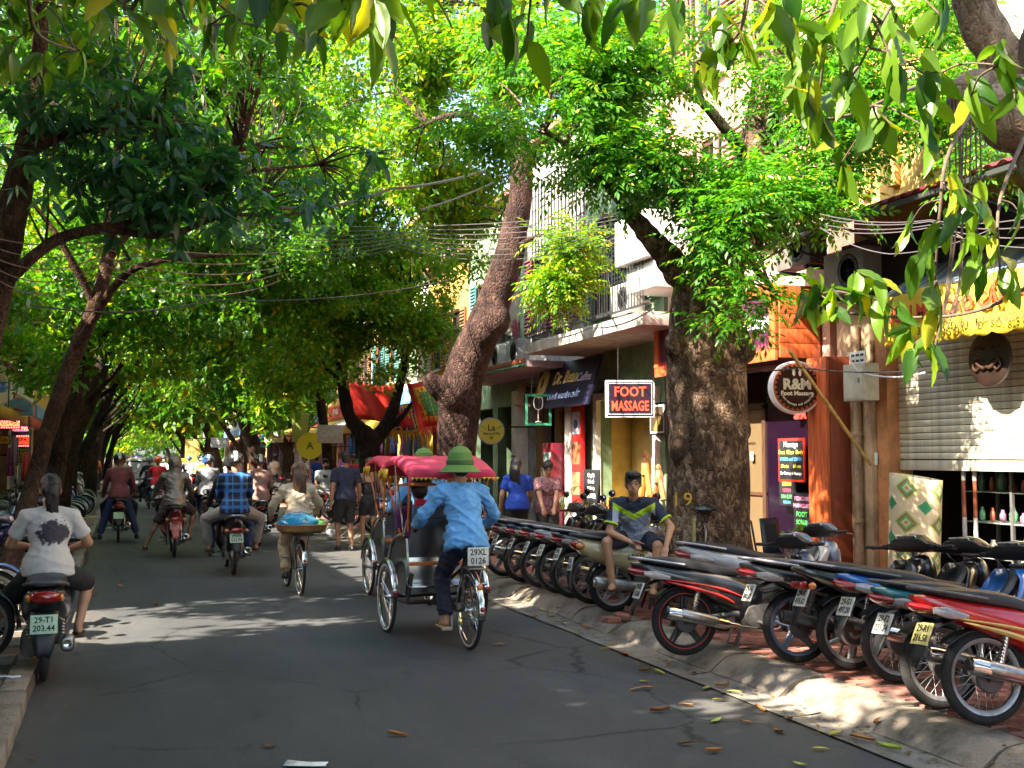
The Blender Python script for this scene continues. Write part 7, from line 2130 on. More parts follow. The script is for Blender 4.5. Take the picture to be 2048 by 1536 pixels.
  put('hair', remesh(mb, min(vox, .016), 2, .004, 3, hm, 'hair'), root)
 if helmet is not None:
  mb = MB()
  mb.ball(head + Fh @ Vector((0,-.008,.03)),(.128,.148,.128),24,14,Fh,zmin=-.35)
  h_ = mb.build('helmet', helmet, root)
  mb = MB()
  mb.sheet([[head + Fh @ Vector((.118 * math.sin(a) * (1 + .02 * r),(.135 + .055 * r) * math.cos(a),.02 - .02 * r)) for a in np.linspace(-1.1,1.1,9)] for r in (0,1)])
  v_ = mb.build('visor', blackp, h_); v_.modifiers.new('thick', 'SOLIDIFY').thickness = .006
  if stripe:
   mb = MB()
   mb.sheet([[head + Fh @ (Vector((0,-.008,.03)) + Vector((x,math.cos(a) * .1495,math.sin(a) * .1295))) for x in (-.03,0,.03)] for a in np.linspace(.1,PI + .2,14)])
   s2 = mb.build('helmet_stripe', stripe, h_); s2.modifiers.new('thick', 'SOLIDIFY').thickness = .004
 if face:
  mb = MB()
  for sx_ in (-1,1): mb.ball(head + Fh @ Vector((.030 * sx_,.076,.006)),(.013,.008,.0065),8,6,Fh)
  mb.build('eyes', M('eye_dark', (.02, .012, .01), .2), root)
  mb = MB()
  for sx_ in (-1,1): mb.tube([head + Fh @ Vector((.012 * sx_,.088,.026)),head + Fh @ Vector((.030 * sx_,.084,.033)),head + Fh @ Vector((.048 * sx_,.070,.026))],[.004,.005,.003],6)
  mb.build('eyebrows', HAIR, root)
  mb = MB(); mb.ball(head + Fh @ Vector((0,.082,-.066)),(.022,.008,.007),10,6,Fh); mb.ball(head + Fh @ Vector((0,.080,-.075)),(.018,.008,.006),10,6,Fh)
  mb.build('mouth', M('lips', (.32, .10, .085), .45), root)
 if shoe is not None:
  for q in ('l', 'r'):
   A_, T_ = J['a' + q], J['t' + q]
   fd = (T_ - A_); fd.z = 0; fd.normalize()
   Ff = Matrix((fd.cross(Vector((0,0,1))),fd,Vector((0,0,1)))).transposed()
   mb = MB()
   kind,m_ = shoe
   c = A_ + fd * .05 + Vector((0,0,-.07))
   if kind == 'sandal':
    mb.box(c + Vector((0,0,-.012)),(.088,.25,.018),Ff,bev=.008); mb.tube([c + Ff @ Vector((-.044,.01,0)),c + Ff @ Vector((0,.045,.045)),c + Ff @ Vector((.044,.01,0))],.007,6)
   else:
    mb.ball(c + Vector((0,0,.008)),(.050,.130,.042),14,8,Ff); mb.ball(A_ + Vector((0,0,-.035)),(.045,.055,.045),12,8); mb.box(c + Vector((0,0,-.022)),(.088,.25,.018),Ff,bev=.008)
   mb.build('shoe' if kind != 'sandal' else 'sandal', m_, root)
 return root
def joints(pel,lean,feet,hands,h=1.66,yaw=0.0,sw=.19,hw=.09,elbow=((-.6,-.5,-.6),(.6,-.5,-.6)),knee=((-.25,1,.3),(.25,1,.3)),head_f=.03,tor=.50,toes=(.0,.0),side=0.0):
 """lean: forward lean of the spine (radians); feet and hands: ankle and wrist points left, right"""
 k = h / 1.68
 pel = Vector(pel)
 d = Vector((math.sin(side),math.sin(lean) * math.cos(side),math.cos(lean) * math.cos(side)))
 neck = pel + d * tor * k
 rt = Vector((math.cos(yaw),math.sin(yaw),0))
 J = {'pel': pel, 'neck': neck, 'sl': neck - rt * sw * k - d * .045 * k, 'sr': neck + rt * sw * k - d * .045 * k, 'hl': pel + Vector((-hw * k, .01, -.03)), 'hr': pel + Vector((hw * k, .01, -.03))}
 J['head'] = neck + d * .06 * k + Vector((0, head_f, .135 * k))
 for i, q in enumerate('lr'):
  J['a' + q] = Vector(feet[i]); J['w' + q] = Vector(hands[i])
  J['k' + q] = ik(J['h' + q], J['a' + q], .43 * k, .41 * k, knee[i])
  J['e' + q] = ik(J['s' + q], J['w' + q], .29 * k, .255 * k, elbow[i])
  t = toes[i] if isinstance(toes[i],(int,float)) else 0
  J['t' + q] = J['a' + q] + Vector((.2 * math.sin(t), .2 * math.cos(t), -.06))
  if (J['a' + q] - J['h' + q]).length > .84 * k: J['a' + q] = J['h' + q] + (J['a' + q] - J['h' + q]).normalized() * .835 * k; J['t' + q] = J['a' + q] + Vector((.2 * math.sin(t), .2 * math.cos(t), -.06))
  if (J['w' + q] - J['s' + q]).length > .545 * k: J['w' + q] = J['s' + q] + (J['w' + q] - J['s' + q]).normalized() * .54 * k
 return J
def cloth(name, c, **k): return M('cloth_' + name, c, k.pop('rough', .85), var=k.pop('var', .15), scale=k.pop('scale', 9), bump=k.pop('bump', .25), bscale=k.pop('bscale', 220), **k)
c_black = cloth('black', (.014, .014, .016)); c_navy = cloth('navy', (.016, .020, .045)); c_white = cloth('white', (.55, .54, .53)); c_blue = cloth('royal', (.012, .055, .38)); c_sky = cloth('sky', (.13, .36, .70), var=.10)
c_khaki = cloth('khaki', (.42, .33, .22)); c_cream = cloth('cream', (.58, .48, .34)); c_grey = cloth('grey', (.24, .24, .28)); c_greyt = cloth('greytrouser', (.27, .235, .22)); c_maroon = cloth('maroon', (.20, .06, .075)); c_red = cloth('red', (.55, .02, .03)); c_purple = cloth('purple', (.10, .05, .22)); c_jean = cloth('jean', (.03, .05, .13)); c_pink = cloth('pinkbeige', (.35, .20, .16), col2=(.24, .13, .12), scale=40)
c_silver = M('cloth_silver', (.30, .27, .24), .34, .45, col2=(.17, .15, .135), scale=6, bump=.5, bscale=22)
c_floral = cloth('floral', (.42, .20, .20), col2=(.10, .05, .08), scale=42, thr=(.42, .58)); c_skirt = cloth('skirt', (.03, .02, .02), col2=(.22, .13, .10), scale=26, thr=(.55, .6))
def plaid():
 m = M('cloth_plaid', (.02, .03, .08), .85, bump=.25, bscale=220)
 nt = m.node_tree; L = nt.links; b = nt.nodes['Principled BSDF']
 tc = nt.nodes.new('ShaderNodeTexCoord'); sp = nt.nodes.new('ShaderNodeSeparateXYZ'); L.new(tc.outputs['Object'], sp.inputs[0])
 def mt(op,a,v):
  n = nt.nodes.new('ShaderNodeMath'); n.operation = op
  L.new(a,n.inputs[0])
  if isinstance(v,(int,float)): n.inputs[1].default_value = v
  else: L.new(v,n.inputs[1])
  return n.outputs[0]
 def band(a,period,width,off):
  f = mt('MODULO', mt('ADD', a, 10 + off), period)
  return mt('LESS_THAN', f, width)
 v1 = band(sp.outputs['X'], .21, .045, .02); h1 = band(sp.outputs['Z'], .24, .05, .06); v2 = band(sp.outputs['X'], .21, .012, .13); h2 = band(sp.outputs['Z'], .24, .03, -.05)
 s1 = mt('ADD', v1, h1); s2 = mt('ADD', v2, h2)
 m1 = nt.nodes.new('ShaderNodeMixRGB'); m1.inputs[1].default_value = (.010, .018, .06, 1); m1.inputs[2].default_value = (.03, .17, .50, 1)
 t1 = mt('MULTIPLY', s1, .75); L.new(t1, m1.inputs[0])
 m2 = nt.nodes.new('ShaderNodeMixRGB'); m2.inputs[2].default_value = (.08, .26, .48, 1); L.new(m1.outputs[0], m2.inputs[1]); t2 = mt('MULTIPLY', s2, .6); L.new(t2, m2.inputs[0])
 L.new(m2.outputs[0], b.inputs['Base Color'])
 return m
c_plaid = plaid()
def print_mat(name,base,ink,ctr,rad,sc,thr,trunk=True):
 """cloth with a flat print: a blot of noise inside an ellipse on the wearer's back or front"""
 m = M(name,base,.85,bump=.25,bscale=220)
 nt = m.node_tree; L = nt.links; b = nt.nodes['Principled BSDF']
 tc = nt.nodes.new('ShaderNodeTexCoord')
 mp = nt.nodes.new('ShaderNodeMapping'); mp.vector_type = 'POINT'
 L.new(tc.outputs['Object'], mp.inputs[0])
 mp.inputs['Location'].default_value = (-ctr[0] / rad[0], -ctr[1] / rad[1], -ctr[2] / rad[2]); mp.inputs['Scale'].default_value = (1 / rad[0], 1 / rad[1], 1 / rad[2])
 ln = nt.nodes.new('ShaderNodeVectorMath'); ln.operation = 'LENGTH'; L.new(mp.outputs[0], ln.inputs[0])
 n = nt.nodes.new('ShaderNodeTexNoise'); n.inputs['Scale'].default_value = sc; n.inputs['Detail'].default_value = 8; n.inputs['Roughness'].default_value = .75
 L.new(tc.outputs['Object'], n.inputs['Vector'])
 sm = nt.nodes.new('ShaderNodeMath'); sm.operation = 'MULTIPLY_ADD'; sm.inputs[1].default_value = 2.3; L.new(n.outputs['Fac'], sm.inputs[0]); L.new(ln.outputs['Value'], sm.inputs[2])
 rp = nt.nodes.new('ShaderNodeValToRGB'); rp.color_ramp.elements[0].position = min(.96, thr - .02); rp.color_ramp.elements[1].position = min(1, thr + .03)
 sc2 = nt.nodes.new('ShaderNodeMath'); sc2.operation = 'MULTIPLY'; sc2.inputs[1].default_value = .5; L.new(sm.outputs[0], sc2.inputs[0])
 rp.color_ramp.elements[0].color = (*ink,1); rp.color_ramp.elements[1].color = (*base,1)
 L.new(sc2.outputs[0],rp.inputs[0])
 L.new(rp.outputs[0], b.inputs['Base Color'])
 return m
h_blk = M('helmet_black', (.015, .015, .017), .2, coat=1); h_red = M('helmet_red', (.28, .012, .02), .2, coat=1); h_or = M('helmet_orange', (.62, .10, .02), .2, coat=1); h_bl = M('helmet_blue', (.03, .08, .20), .2, coat=1); h_gr = M('helmet_grey', (.3, .32, .35), .25, coat=1); h_wst = M('helmet_white', (.6, .6, .6), .3)
sh_blk = ('shoe', M('shoe_black', (.015, .015, .016), .5)); sh_tan = ('sandal', M('sandal_tan', (.42, .28, .14), .7)); sh_dk = ('sandal', M('sandal_dark', (.05, .03, .025), .6))
def ride(h=1.62,fwd=.36,z=.93,lean=.16,feet=None,hands=None,**k):
 return joints((0,fwd,z),lean,feet or [(-.27,fwd + .24,.32),(.27,fwd + .24,.32)],hands or [(-.33,.92,.97),(.33,.92,.97)],h,knee=((-.7,1,.5),(.7,1,.5)),elbow=((-.8,-.4,-.5),(.8,-.4,-.5)),**k)
def pillion(h=1.58,fwd=-.02,z=.99,lean=.05,spread=.32,**k):
 return joints((0,fwd,z),lean,[(-spread * .95,fwd + .30,.42),(spread * .95,fwd + .30,.42)],[(-.15,fwd + .33,1.02),(.15,fwd + .33,1.02)],h,knee=((-1,.7,.35),(1,.7,.35)),elbow=((-.9,-.5,-.3),(.9,-.5,-.3)),**k)
RIDE = 'motorbikes ridden along the street'
def mount(f,px,py,rz=0,**k):
 k['stand'] = False
 if f is underbone: k['low'] = .04
 p = gpt(px,py)
 lean = k.pop('lean', 0)
 f(k.pop('label'), (p.x, p.y, 0), PI / 2 + R(rz), lean=lean, group=RIDE, **k)
 return (p.x,p.y,0),R(rz)
tree_print = print_mat('cloth_treeprint', (.56, .53, .52), (.05, .045, .06), (.03, .20, 1.14), (.16, .4, .12), 21, .95)
L_, a_ = mount(scooter, 88, 1362, 2, label='black scooter with a greenish plate under the seated woman at the left', body='black', lines=('29-T1', '203.44'), plm=plate_g, mirrors=False)
J = joints((0,.30,.84),.10,[(-.48,.55,.22),(.24,.42,.36)],[(-.16,.62,1.0),(.17,.60,.98)],1.54,knee=((-.8,1,.6),(.6,1,.4)),elbow=((-.8,-.3,-.6),(.8,-.3,-.6)),head_f=.05)
person('woman with a ponytail in a white tree-print shirt, seated on the black scooter', L_, a_, J, 'a', tree_print, 'short', c_black, 'knee', 'pony', shoe=sh_dk, vox=.012, female=True, slim=1.02, tail=.40, look=(-.1, 1, -.35), hem=.02)
L_, a_ = mount(underbone, 467, 1150, 0, label='dark motorbike with a lit red lamp under the two riders in front', body='black', lines=('29-U1', '523.73'), plm=plate_g, tail='box', cowl='black', style='cast')
person('driver in a black striped helmet and dark jacket ahead of the plaid shirted pillion', L_, a_, ride(1.66, .48), 'b', c_black, 'long', c_jean, 'long', None, helmet=h_blk, stripe=h_wst, shoe=sh_blk, vox=.02)
person('pillion in a blue plaid shirt and grey trousers, knees spread wide', L_, a_, pillion(1.66, -.03, .98, .02, .36), 'a', c_plaid, 'long', c_greyt, 'long', None, helmet=h_blk, stripe=h_wst, shoe=sh_dk, vox=.015, slim=1.12, hem=.03)
L_, a_ = mount(underbone, 518, 1092, 0, label='black motorbike half hidden behind the plaid shirted pillion', body='black', detail=False)
person('driver in a dark coat and dark red helmet beyond the plaid pair', L_, a_, ride(1.6, .5), 'b', c_black, 'long', c_black, 'long', None, helmet=h_red, shoe=sh_blk, vox=.025)
person('pillion in a pinkish brown hooded coat and striped helmet beyond the plaid pair', L_, a_, pillion(1.58, .0, .98), 'b', c_pink, 'long', c_black, 'long', None, helmet=h_blk, stripe=h_wst, shoe=sh_dk, vox=.02, hem=.06)
L_, a_ = mount(underbone, 348, 1115, 0, label='old motorbike with a faded pink red fender under the hooded rider', body='wine', fender=M('fender_faded', (.45, .13, .11), .5, var=.3), tail='box', plm=M('plate_rust', (.42, .16, .13), .6, var=.4), detail=False)
J = joints((0,.28,.96),.20,[(-.52,.20,.13),(.27,.52,.36)],[(-.33,.86,1.03),(.33,.86,1.03)],1.64,knee=((-.5,1,.3),(.9,1,.4)),elbow=((-.9,-.4,-.5),(.9,-.4,-.5)))
person('rider in a crinkled silver hooded jacket and patterned skirt putting the left foot down', L_, a_, J, 'b', c_silver, 'long', c_skirt, 'knee', None, hood=True, shoe=sh_dk, vox=.015, wr=.012, hem=.06, look=(.1, 1, -.1))
L_, a_ = mount(underbone, 236, 1085, 0, label='dark motorbike with a round exhaust under the two dark red riders', body='wine', plm=plate_g, detail=False)
person('driver in a dark red helmet in front of the dark red shirted pillion', L_, a_, ride(1.66, .5), 'b', c_black, 'long', c_black, 'long', None, helmet=h_red, shoe=sh_blk, vox=.025)
person('pillion in a dark red long sleeved shirt and jeans with feet hanging', L_, a_, joints((0, .0, .98), .04, [(-.36, .12, .16), (.36, .12, .16)], [(-.30, .35, .98), (.30, .40, .98)], 1.68, knee=((-.8, 1, .3), (.8, 1, .3)), elbow=((-1, -.3, -.3), (1, -.3, -.3))), 'b', c_maroon, 'long', c_jean, 'long', None, helmet=h_blk, stripe=h_wst, shoe=sh_blk, vox=.018, slim=1.08, hem=.03)
L_, a_ = mount(scooter, 415, 1060, 0, label='dark scooter with a greenish plate under the grey jacketed pair', body='navy', plm=plate_g, detail=False)
person('driver in a blue helmet in front of the grey hooded jacket', L_, a_, ride(1.62, .5), 'b', c_black, 'long', c_black, 'long', None, helmet=h_bl, stripe=h_wst, shoe=sh_blk, vox=.03)
person('pillion in a loose grey hooded jacket and blue striped helmet', L_, a_, pillion(1.6, .0, .97), 'b', c_grey, 'long', c_black, 'long', None, helmet=h_bl, stripe=h_wst, shoe=sh_blk, vox=.02, slim=1.2, wr=.012, hem=.1)
L_, a_ = mount(scooter, 315, 1027, 0, label='white and blue scooter under the red shirted rider', body='pearl', shield='blue', detail=False)
person('rider in a bright red shirt and orange helmet', L_, a_, ride(1.62, .34, lean=.05), 'a', c_red, 'short', c_black, 'long', None, helmet=h_or, shoe=sh_blk, vox=.025, slim=1.08, hem=.03)
L_, a_ = mount(underbone, 298, 1018, 0, label='dark motorbike beside the white and blue scooter', body='navy', detail=False)
person('rider in dark blue with a grey helmet beside the red shirted one', L_, a_, ride(1.64, .34), 'b', c_navy, 'long', c_black, 'long', None, helmet=h_gr, shoe=sh_blk, vox=.03)
L_, a_ = mount(scooter, 272, 985, 0, label='distant scooter with a purple clad rider in the open lane', body='red', detail=False)
person('distant rider in purple with a purple headscarf in the open lane', L_, a_, ride(1.62, .34), 'b', c_purple, 'long', c_black, 'long', None, helmet=M('helmet_violet', (.10, .06, .25), .3, coat=1), shoe=sh_blk, vox=.035)
L_, a_ = mount(underbone, 244, 1012, 0, label='motorbike ahead of the dark red pair on the left', body='silver', detail=False)
person('rider in a pale shirt and red helmet ahead of the dark red pair', L_, a_, ride(1.64, .34), 'b', c_white, 'short', c_jean, 'long', None, helmet=h_red, shoe=sh_blk, vox=.03)
def walk(h=1.72,st=.18,arm=.1,hands=None,**k):
 q = h / 1.72
 return joints((0,0,.93 * q),.03,[(-.10,st,.085),(.10,-st,.10)],hands or [(-.30,-arm,.86 * q),(.30,arm,.86 * q)],h,knee=((-.05,1,0),(.05,1,0)),elbow=((-.3,-1,0),(.3,-1,0)),**k)
p = gpt(690,1100)
person('man in a dark navy shirt and black shorts walking away by the gutter', (p.x, p.y, 0), R(4), walk(1.80, .12), 'b', c_navy, 'short', c_black, 'knee', 'short', shoe=sh_blk, vox=.014, slim=1.1)
p = gpt(737,1098)
person('woman in a black strappy top walking beside the navy shirted man', (p.x, p.y, 0), R(-8), walk(1.68, .16, female=None) if False else walk(1.68, .16), 'a', None, 'none', c_black, 'short', 'bun', HAIRB, strap=c_black, shoe=sh_dk, vox=.014, slim=.9, female=True, look=(-.8, 1, 0))
for i, (px, D, c, lb, h) in enumerate([(398, 44, c_white, 'distant walker in a white shirt on the left of the three', 1.74), (412, 46, c_white, 'distant walker in a white shirt on the right of the three', 1.78), (404, 42, c_cream, 'distant walker with a yellow backpack and green cap', 1.70)]):
 q = dpt(px,930,D)
 o = person(lb, (q.x, q.y, .02), R(3 * i), walk(h, .15), 'a', c, 'short', c_grey, 'knee', 'short', shoe=sh_blk, vox=.035, group='walkers far up the street')
 if i == 2:
  b_ = empty('backpack', (q.x, q.y - .17, 1.22), 0, 'bright yellow backpack on the distant walker', 'backpack')
  MB().box((0, 0, 0), (.32, .18, .46), bev=.05).build('bag_body', M('bag_yellow', (.72, .62, .02), .6), b_); MB().box((0, -.10, -.08), (.24, .05, .2), bev=.02).build('pocket', M('bag_yellow', (.72, .62, .02)), b_)
  cp_ = MB().ball((0, 0, 0), (.10, .12, .09), 14, 8, zmin=-.1).build('cap', M('cap_green', (.12, .45, .20), .7)); cp_.location = (q.x, q.y + .02, 1.60 * h / 1.68); tag(cp_, 'pale green cap on the distant walker with the backpack', 'cap')
person('dark clothed person standing among the motorbikes far up the left kerb', (-1.75, 33.0, .1), R(-5), walk(1.66, .02), 'b', c_black, 'short', c_black, 'long', 'short', shoe=sh_blk, vox=.03)
person('person in an orange shirt standing far up the left pavement', (-1.3, 52.0, .1), R(-5), walk(1.7, .02), 'b', M('cloth_orange', (.6, .18, .03), .8), 'short', c_jean, 'long', 'short', shoe=sh_blk, vox=.035)
q = dpt(650,1000,27)
bow = print_mat('cloth_bowprint', (.5, .52, .53), (.02, .02, .02), (0, .13, 1.12), (.10, .3, .06), 24, 1.0)
person('masked woman in a pale shirt with black print facing the camera among bikes', (q.x, q.y, .14), R(172), joints((0, 0, .76), .08, [(-.14, .30, .10), (.14, .30, .10)], [(-.12, .30, .86), (.12, .30, .86)], 1.6, knee=((-.3, 1, .3), (.3, 1, .3))), 'a', bow, 'short', c_black, 'long', 'short', shoe=sh_blk, vox=.02, female=True, face=True)
mk = MB().ball((0, 0, 0), (.066, .03, .045), 12, 8).build('face_mask', c_black); mk.location = (q.x - .002, q.y - .225, 1.47); tag(mk, 'black face mask of the woman among the far bikes', 'mask')
q = dpt(1035,1000,17.4)
person('woman with long black hair in a royal blue shirt seen from behind by the cafe', (q.x, q.y, .14), R(-10), joints((0, 0, .84), .10, [(-.10, .0, .085), (.10, .0, .085)], [(-.26, .10, .80), (.22, .22, .82)], 1.50, elbow=((-.4, -1, 0), (.4, -1, 0)), knee=((-.05, 1, 0), (.05, 1, 0))), 'a', c_blue, 'short', c_black, 'long', 'long', shoe=sh_dk, vox=.014, female=True, tail=.46, look=(.45, 1, -.1), hem=.04)
q = dpt(1094,1000,17.6)
person('older woman in a patterned blouse looking down as she works by the cafe', (q.x, q.y, .14), R(168), joints((0, 0, .80), .18, [(-.10, .0, .085), (.10, .0, .085)], [(-.06, .36, .80), (.12, .36, .78)], 1.50, elbow=((-.5, -.6, -.5), (.5, -.6, -.5)), knee=((-.05, 1, 0), (.05, 1, 0))), 'a', c_floral, 'short', c_black, 'long', 'bun', shoe=sh_dk, vox=.013, female=True, slim=1.08, look=(.1, 1, -.55), face=True, fingers=True, hem=.05)
# ================================================================== the young man on the scooter
c_polo = M('cloth_polo', (.30, .38, .50), .85, bump=.25, bscale=220)
def polo():
 nt = c_polo.node_tree; L = nt.links; b = nt.nodes['Principled BSDF']
 tc = nt.nodes.new('ShaderNodeTexCoord'); sp = nt.nodes.new('ShaderNodeSeparateXYZ'); L.new(tc.outputs['Object'], sp.inputs[0])
 def mt(op,a,v):
  n = nt.nodes.new('ShaderNodeMath'); n.operation = op
  for i,q in enumerate((a,v)):
   if isinstance(q,(int,float)): n.inputs[i].default_value = q
   else: L.new(q,n.inputs[i])
  return n.outputs[0]
 ax = mt('ABSOLUTE', sp.outputs['X'], 0)
 seam = mt('ADD', mt('MULTIPLY', ax, .55), 1.10)
 navy = mt('GREATER_THAN', sp.outputs['Z'], mt('ADD', seam, .065)); lime = mt('GREATER_THAN', sp.outputs['Z'], seam)
 arm = mt('GREATER_THAN', ax, .215); cuff = mt('GREATER_THAN', ax, .325)
 m0 = nt.nodes.new('ShaderNodeMixRGB'); m0.inputs[1].default_value = (.32, .38, .52, 1); m0.inputs[2].default_value = (.42, .62, .03, 1); L.new(lime, m0.inputs[0])
 m1 = nt.nodes.new('ShaderNodeMixRGB'); L.new(m0.outputs[0], m1.inputs[1]); m1.inputs[2].default_value = (.020, .028, .055, 1); L.new(mt('MAXIMUM', navy, arm), m1.inputs[0])
 L.new(m1.outputs[0], b.inputs['Base Color'])
polo()
sp_ = gpt(1228,1224,.14)
seatp = Vector((sp_.x + .20,sp_.y - .12,0))
J = joints((0,-.10,.92),.72,[(-.20,.42,.45),(.22,.30,.47)],[(-.33,.46,.86),(.04,.40,.90)],1.70,knee=((-.45,1,.35),(.5,1,.35)),elbow=((-.9,-.2,-.35),(.9,-.3,-.3)),head_f=.05,tor=.49)
man = person('young man in a navy, lime and pale blue shirt sitting sideways on the beige scooter', (seatp.x, seatp.y, 0), R(150), J, 'a', c_polo, 'short', c_navy, 'knee', 'short', shoe=sh_dk, wr=.010, vox=.0085, face=True, fingers=True, look=(-.10, 1, -.12), hem=.02, slim=.98)
lime = M('cloth_lime', (.42, .62, .03), .8)
for q in 'lr':
 S_, E_ = J['s' + q], J['e' + q]
 c0,c1_ = S_.lerp(E_,.66),S_.lerp(E_,.73)
 mb = MB(); mb.tube([c0,c1_],[.0735,.0745],20,cap=False)
 o = mb.build('sleeve_cuff', lime, man); o.modifiers.new('thick', 'SOLIDIFY').thickness = .008
mb = MB()
nk = J['neck']
for sx_ in (-1,1): mb.sheet([[nk + Vector((sx_ * (.045 + .035 * t),.055 - .05 * t * t + .035 * (1 - u),.035 + .01 * t - .05 * u)) for t in (0,.5,1,1.4)] for u in (0,1)])
o = mb.build('collar', c_navy, man); o.modifiers.new('thick', 'SOLIDIFY').thickness = .008
ph = empty('mobile_phone', (0, 0, 0), 0, 'pinkish mobile phone in the young man\'s hand', 'phone')
wp_ = Matrix.Rotation(R(150), 3, 'Z') @ (J['wr'] + (J['wr'] - J['er']).normalized() * .11 + Vector((0, 0, .03)))
ph.location = seatp + wp_; ph.rotation_euler = (R(15),0,R(120))
MB().box((0, 0, 0), (.07, .14, .009), bev=.003).build('case', M('phone_pink', (.50, .22, .24), .3, coat=.5), ph); MB().box((0, 0, .006), (.062, .12, .002)).build('screen', M('phone_screen', (.04, .05, .06), .08), ph, smooth=False)
wb = empty('wooden_block', (5.35, 9.78, .14), R(12), 'rough wooden block with a plank top beside the striped motorbike', 'block')
wo = M('old_wood', (.15, .09, .055), .85, var=.45, scale=6, stretch=(5, 5, .8), bump=.5)
MB().box((0, 0, .28), (.26, .24, .56), bev=.02).build('post', wo, wb); MB().box((.0, .0, .60), (.34, .42, .06), bev=.012).build('top_plank', M('old_wood_pale', (.28, .18, .10), .8, var=.4, scale=6, stretch=(1, 6, 5), bump=.5), wb)
for s_ in (-1, 1): MB().box((.02, .16 * s_, .30), (.05, .04, .54), Matrix.Rotation(R(8 * s_), 3, 'X'), bev=.006).build('brace', wo, wb)
MB().box((-.14, 0, .10), (.04, .42, .10), bev=.008).build('low_rail', wo, wb)
mb = MB(); mb.tube([(5.45,10.0,.14),(5.48,10.05,.6),(5.5,10.08,1.12)],[.022,.024,.021],8)
tag(mb.build('bamboo_stick', M('bamboo_green', (.20, .20, .07), .6, var=.3, scale=12)), 'short greenish bamboo stick upright before the thickest trunk', 'stick')
for i, (px, py, a, lb) in enumerate(((1222, 1243, 20, 'broken red brick lying on the kerb left of the block'), (1245, 1236, -35, 'tilted red brick half on the kerb by the block'), (1258, 1222, 60, 'brick fragment against the foot of the block'))):
 q = gpt(px,py,.15)
 mb = MB(); mb.box((0,0,0),(.19 - .03 * i,.10,.06),bev=.014)
 o = mb.build('brick', paver_c); o.location = (q.x, q.y, .165); o.rotation_euler = (R(8 * i), R(6), R(a)); tag(o, lb, 'brick', 'loose bricks by the wooden block')
# ================================================================== cycle rickshaws
stain = M('stainless', (.40, .40, .39), .20, .95, var=.25, scale=3)
canm = M('canopy_pink', (.68, .04, .10), .55, var=.12, scale=3, bump=.35, bscale=9)
fringm = M('fringe_gold', (.68, .46, .03), .6, var=.2, scale=20)
orange = M('orange_paint', (.62, .16, .025), .4); redc = M('cushion_red', (.55, .012, .05), .55, bump=.2, bscale=30)
whitewall = M('tyre_whitewall', (.50, .50, .48), .6, var=.2)
def bwheel(parent, loc, r=.345, name='wheel'):
 def rim(mb):
  mb.lathe([(r - .045, -.014), (r - .022, -.015), (r - .022, .015), (r - .045, .014), (r - .050, 0)], 48, axis='Y', closed=True)
  mb.lathe([(.012, -.05), (.028, -.045), (.028, -.03), (.018, -.02), (.018, .02), (.028, .03), (.028, .045), (.012, .05)], 14, axis='Y')
  for i in range(32):
   a = 2 * PI * i / 32; b = a + (.55 if i % 2 else -.55)
   y0 = .035 if (i // 2) % 2 else -.035
   mb.tube([(.024 * math.sin(b),y0,.024 * math.cos(b)),((r - .042) * math.sin(a),0,(r - .042) * math.cos(a))],.0022,4,cap=False)
  mb.v = [(y,-x,z) for x,y,z in mb.v]
 o = part(name, ('bw', r), rim, chrome, parent, loc)
 def ty(mb):
  mb.lathe([(r - .012 + .022 * math.cos(a), .019 * math.sin(a)) for a in np.linspace(0, 2 * PI, 11)[:-1]], 48, axis='Y', closed=True); mb.v = [(y, -x, z) for x, y, z in mb.v]
 part('tyre', ('bt', r), ty, rubber, o)
 def ww(mb):
  for s_ in (-1, 1): mb.lathe([(r - .036, s_ * .0165), (r - .020, s_ * .0205), (r - .018, s_ * .0195), (r - .036, s_ * .0150)], 48, axis='Y', closed=True)
  mb.v = [(y,-x,z) for x,y,z in mb.v]
 part('whitewall', ('ww', r), ww, whitewall, o)
 return o
def fender(parent,x,y,r,a0,a1,refl,w=.03):
 def f(mb):
  g_ = []
  for a in np.linspace(R(a0),R(a1),15):
   g_.append([(q,-(r + .03) * math.cos(a),r + (r + .03) * math.sin(a) + .008 * (1 - (q / w) ** 2)) for q in (-w,-w * .5,0,w * .5,w)])
  mb.sheet(g_)
 o = part('mudguard', ('fd', r, a0, a1), f, chrome, parent, (x, y, 0))
 if not o.modifiers: o.modifiers.new('thick', 'SOLIDIFY').thickness = .003
 for (ang,m_,rr) in refl:
  a = R(ang)
  part('reflector', ('rf', m_.name, rr), lambda mb: mb.ball((0, 0, 0), (rr, .012, rr), 12, 8), m_, o, (0, -(r + .045) * math.cos(a), r + (r + .045) * math.sin(a)))
